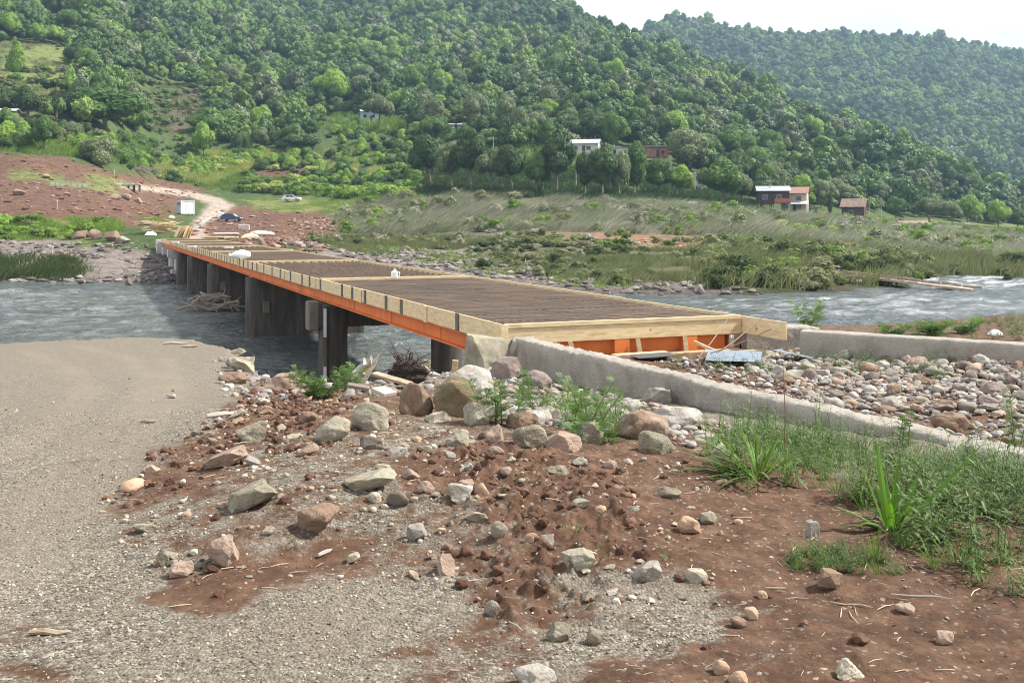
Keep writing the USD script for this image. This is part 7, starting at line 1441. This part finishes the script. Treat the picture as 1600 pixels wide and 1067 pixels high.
def long_blades(rng, n, L, w, spec, seg=9):
    """Long arching blades; spec: (azimuth, elevation, length factor, droop) or None for random."""
    ms = []
    for k in range(n):
        a, e, lf, dr = spec[k] if k < len(spec) else (rng.uniform(0, 6.28), rng.uniform(.6, 1.35), rng.uniform(.45, .9), rng.uniform(.2, .9)); l = L * lf; q = np.linspace(0, 1, seg + 1); b = V([math.cos(a) * .015, math.sin(a) * .015, -.02])
        h = V([math.cos(a), math.sin(a), 0]); c = b + h * (math.cos(e) * l * q)[:, None] + V([0, 0, 1]) * (math.sin(e) * l * q - dr * .5 * l * q ** 2.2)[:, None]; s = V([-math.sin(a), math.cos(a), 0]); ww = w * np.clip(np.minimum(.45 + 2.2 * q, 1) * (1 - q ** 3), .0, 1) / 2 * (.7 + .3 * lf)
        tv = np.gradient(c, axis=0); n_ = np.cross(s, tv); n_ /= np.linalg.norm(n_, axis=1)[:, None] + 1e-9
        v = np.vstack([c, c + s * ww[:, None] + n_ * (ww * .35)[:, None], c - s * ww[:, None] + n_ * (ww * .35)[:, None]]); m = seg + 1; f = []
        for i in range(seg): f += [[i, i + 1, i + 1 + m], [i, i + 1 + m, i + m], [i, i + 2 * m, i + 1 + 2 * m], [i, i + 1 + 2 * m, i + 1]]
        ms.append((v, V(f)))
    return ms
g = np.random.default_rng(955)
spec = [(.05, .78, 1.35, .02), (2.2, 1.42, .95, .05), (1.9, 1.38, .9, .08), (2.8, 1.25, .8, .2), (1.0, 1.2, .75, .15), (.6, .95, .8, .2), (.3, .72, .9, .5), (3.3, .8, .55, 1.2), (5.9, .5, .55, 1.0), (4.6, .6, .5, 1.3), (3.0, .55, .6, .9), (1.5, 1.3, .7, .3)]
p = hit(1392, 830); t = thing('reed_clump', 'bright green broad-bladed grass plant with one long blade pointing right', 'grass plant', (p[0], p[1], float(detail_z(p[0], p[1]))))
for m in long_blades(g, 26, .54, .048, spec): local(t, 'blade', m, PLM['reed'])
p = hit(1185, 745); t = thing('sedge_clump', 'drooping green sedge with long blades arching to the left over the soil', 'sedge', (p[0], p[1], float(detail_z(p[0], p[1]))))
for m in long_blades(g, 44, .66, .024, [(3.1 + g.normal() * .4, g.uniform(.35, .9), g.uniform(.7, 1.15), g.uniform(.3, .9)) for _ in range(22)]): local(t, 'blade', m, PLM['reed'] if g.random() < .6 else PLM['grass'])
p = hit(1368, 880); t = thing('grass_tuft', 'slender upright grass tuft left of the broad-bladed plant', 'grass tuft', (p[0], p[1], float(detail_z(p[0], p[1]))))
for m in long_blades(g, 16, .26, .008, [(g.uniform(0, 6.28), g.uniform(1.0, 1.5), g.uniform(.6, 1.1), .2) for _ in range(16)], 5): local(t, 'blade', m, PLM['grass'])
SMALL = [(700, 768, 'little grass sprig right of the round pink-tan cobble'), (848, 770, 'little grass sprig in the red soil right of the tan cobble'), (945, 865, 'tiny green sprig among the soil clods'), (897, 828, 'tiny grass sprig left of the soil clods'), (1048, 880, 'tiny sprig in the gravel patch below the elongated tan cobble'), (453, 850, 'tiny sprig under the large brown rock'), (1565, 955, 'tiny green rosette on the bare soil at right'), (630, 628, 'yellowish grass tuft between stump and earth-stained boulder'), (585, 620, 'pale grass tuft at the foot of the splintered stump')]
for px, py, lab in SMALL:
    p = hit(px, py); k = p[1] / FPX; t = thing('grass_sprig', lab, 'grass', (p[0], p[1], float(detail_z(p[0], p[1]))))
    local(t, 'blades', cat(*long_blades(g, 14, 26 * k, .006, [(g.uniform(0, 6.28), g.uniform(.4, 1.4), g.uniform(.5, 1.1), .4) for _ in range(14)], 4)), PLM['grass'])
# the weed carpet at right: leafy weeds and grass nobody could count
def weed_proto(seed, n, h, L, w, sp):
    rng = np.random.default_rng(seed); ss, ll = [], []
    for _ in range(n):
        a = rng.uniform(0, 6.28); q = rng.uniform(.3, 1); tip = V([math.cos(a) * sp * q, math.sin(a) * sp * q, h * rng.uniform(.5, 1.05)]); st, lv = stem_leaves(rng, [rng.normal() * .03, rng.normal() * .03, -.02], tip, int(rng.integers(7, 12)), L, w, .002, 1, .45, .25); ss.append(st); ll.append(lv)
    return cat(*ss), cat(*ll)
wp = []
for k in range(6):
    st, lv = weed_proto(970 + k, 8, .20 + .06 * (k % 3), .10, .0165, .24); wp.append((cat(st, lv), PLM['weed'], False))
gpz = [(cat(*long_blades(np.random.default_rng(980 + k), 18, .36, .007, [], 6)), PLM['grass'], False) for k in range(4)]
CARPET = [(1105, 715), (1150, 668), (1225, 668), (1300, 688), (1420, 716), (1530, 740), (1640, 752), (1640, 925), (1560, 935), (1490, 915), (1420, 868), (1345, 800), (1300, 770), (1225, 770), (1130, 775)]
P_ = near_pts(480, CARPET, 991, 10.5, 4.0); g = np.random.default_rng(992); P_ = P_[side_of(P_[:, 0], P_[:, 1]) < -.12]; px, py = to_px(P_); P_ = P_[~inpoly(px, py, [(1230, 780), (1340, 790), (1370, 850), (1200, 850)]) & (g.random(len(P_)) < np.clip((fbm2(P_[:, 0], P_[:, 1], 1.3, 3, 77) - .48) * 10, .04, 1))]
stuff('weed_carpet', wp, g.integers(0, 6, len(P_)), P_, quats_z(g.uniform(0, 6.28, len(P_))), g.uniform(.45, 1.15, len(P_)), 'low leafy weeds covering the ground at right in front of the long wall', 'weeds', 'weed')
P_ = near_pts(190, CARPET, 993, 10.5, 4.0); P_ = P_[side_of(P_[:, 0], P_[:, 1]) < -.1]; g = np.random.default_rng(994)
tw = [(cat(*weed_proto(1010 + k, 4, .42, .10, .022, .14)), PLM['weed'], False) for k in range(4)]
PT = near_pts(110, CARPET, 1011, 10.5, 4.0); PT = PT[side_of(PT[:, 0], PT[:, 1]) < -.12]; gt2 = np.random.default_rng(1012)
stuff('tall_weeds', tw, gt2.integers(0, 4, len(PT)), PT, quats_z(gt2.uniform(0, 6.28, len(PT))), gt2.uniform(.6, 1.15, len(PT)), 'taller leafy weeds rising out of the weed carpet at right', 'weeds', 'weed')
stuff('weed_grass', gpz, g.integers(0, 4, len(P_)), P_, quats_z(g.uniform(0, 6.28, len(P_))), g.uniform(.5, 1.1, len(P_)), 'fine grass mixed into the weeds at right', 'grass', 'tuft')
P_ = near_pts(70, [(1215, 880), (1250, 858), (1330, 862), (1400, 880), (1420, 905), (1340, 898), (1240, 896)], 995, 6.5, 4.0); g = np.random.default_rng(996)
stuff('grass_patch', [(gpz[0][0], PLM['grass'], False), (wp[1][0], PLM['weed'], False)], g.integers(0, 2, len(P_)), P_, quats_z(g.uniform(0, 6.28, len(P_))), g.uniform(.18, .42, len(P_)), 'small green grass patch on the bare soil below the upright grey stone', 'grass', 'tuft')
P_ = np.vstack([near_pts(60, [(1020, 575), (1160, 585), (1330, 590), (1480, 600), (1520, 560), (1300, 560)], 997, 24, 10), near_pts(30, [(780, 610), (900, 640), (1050, 690), (900, 690)], 998, 20, 8), near_pts(70, [(1360, 520), (1520, 500), (1620, 495), (1620, 535), (1400, 532)], 999, 40, 20)]); g = np.random.default_rng(1000)
stuff('wayside_weeds', wp[:4], g.integers(0, 4, len(P_)), P_, quats_z(g.uniform(0, 6.28, len(P_))), g.uniform(.7, 1.5, len(P_)), 'scattered small weeds among the stones beside the walls', 'weeds', 'weed')
# ---------------------------------------------------------------- air
haze_m = M('haze_air', {'v': ('principled_volume', {'color': (0.50, 0.74, 1.0), 'density': 0.00015, 'anisotropy': 0.2})}, [], surface=None, volume='v.volume')
obj('haze', box(-2700, 2700, -150, 2700, -3.0, 380), haze_m, kind='stuff', label='thin bluish air haze', cat='haze')
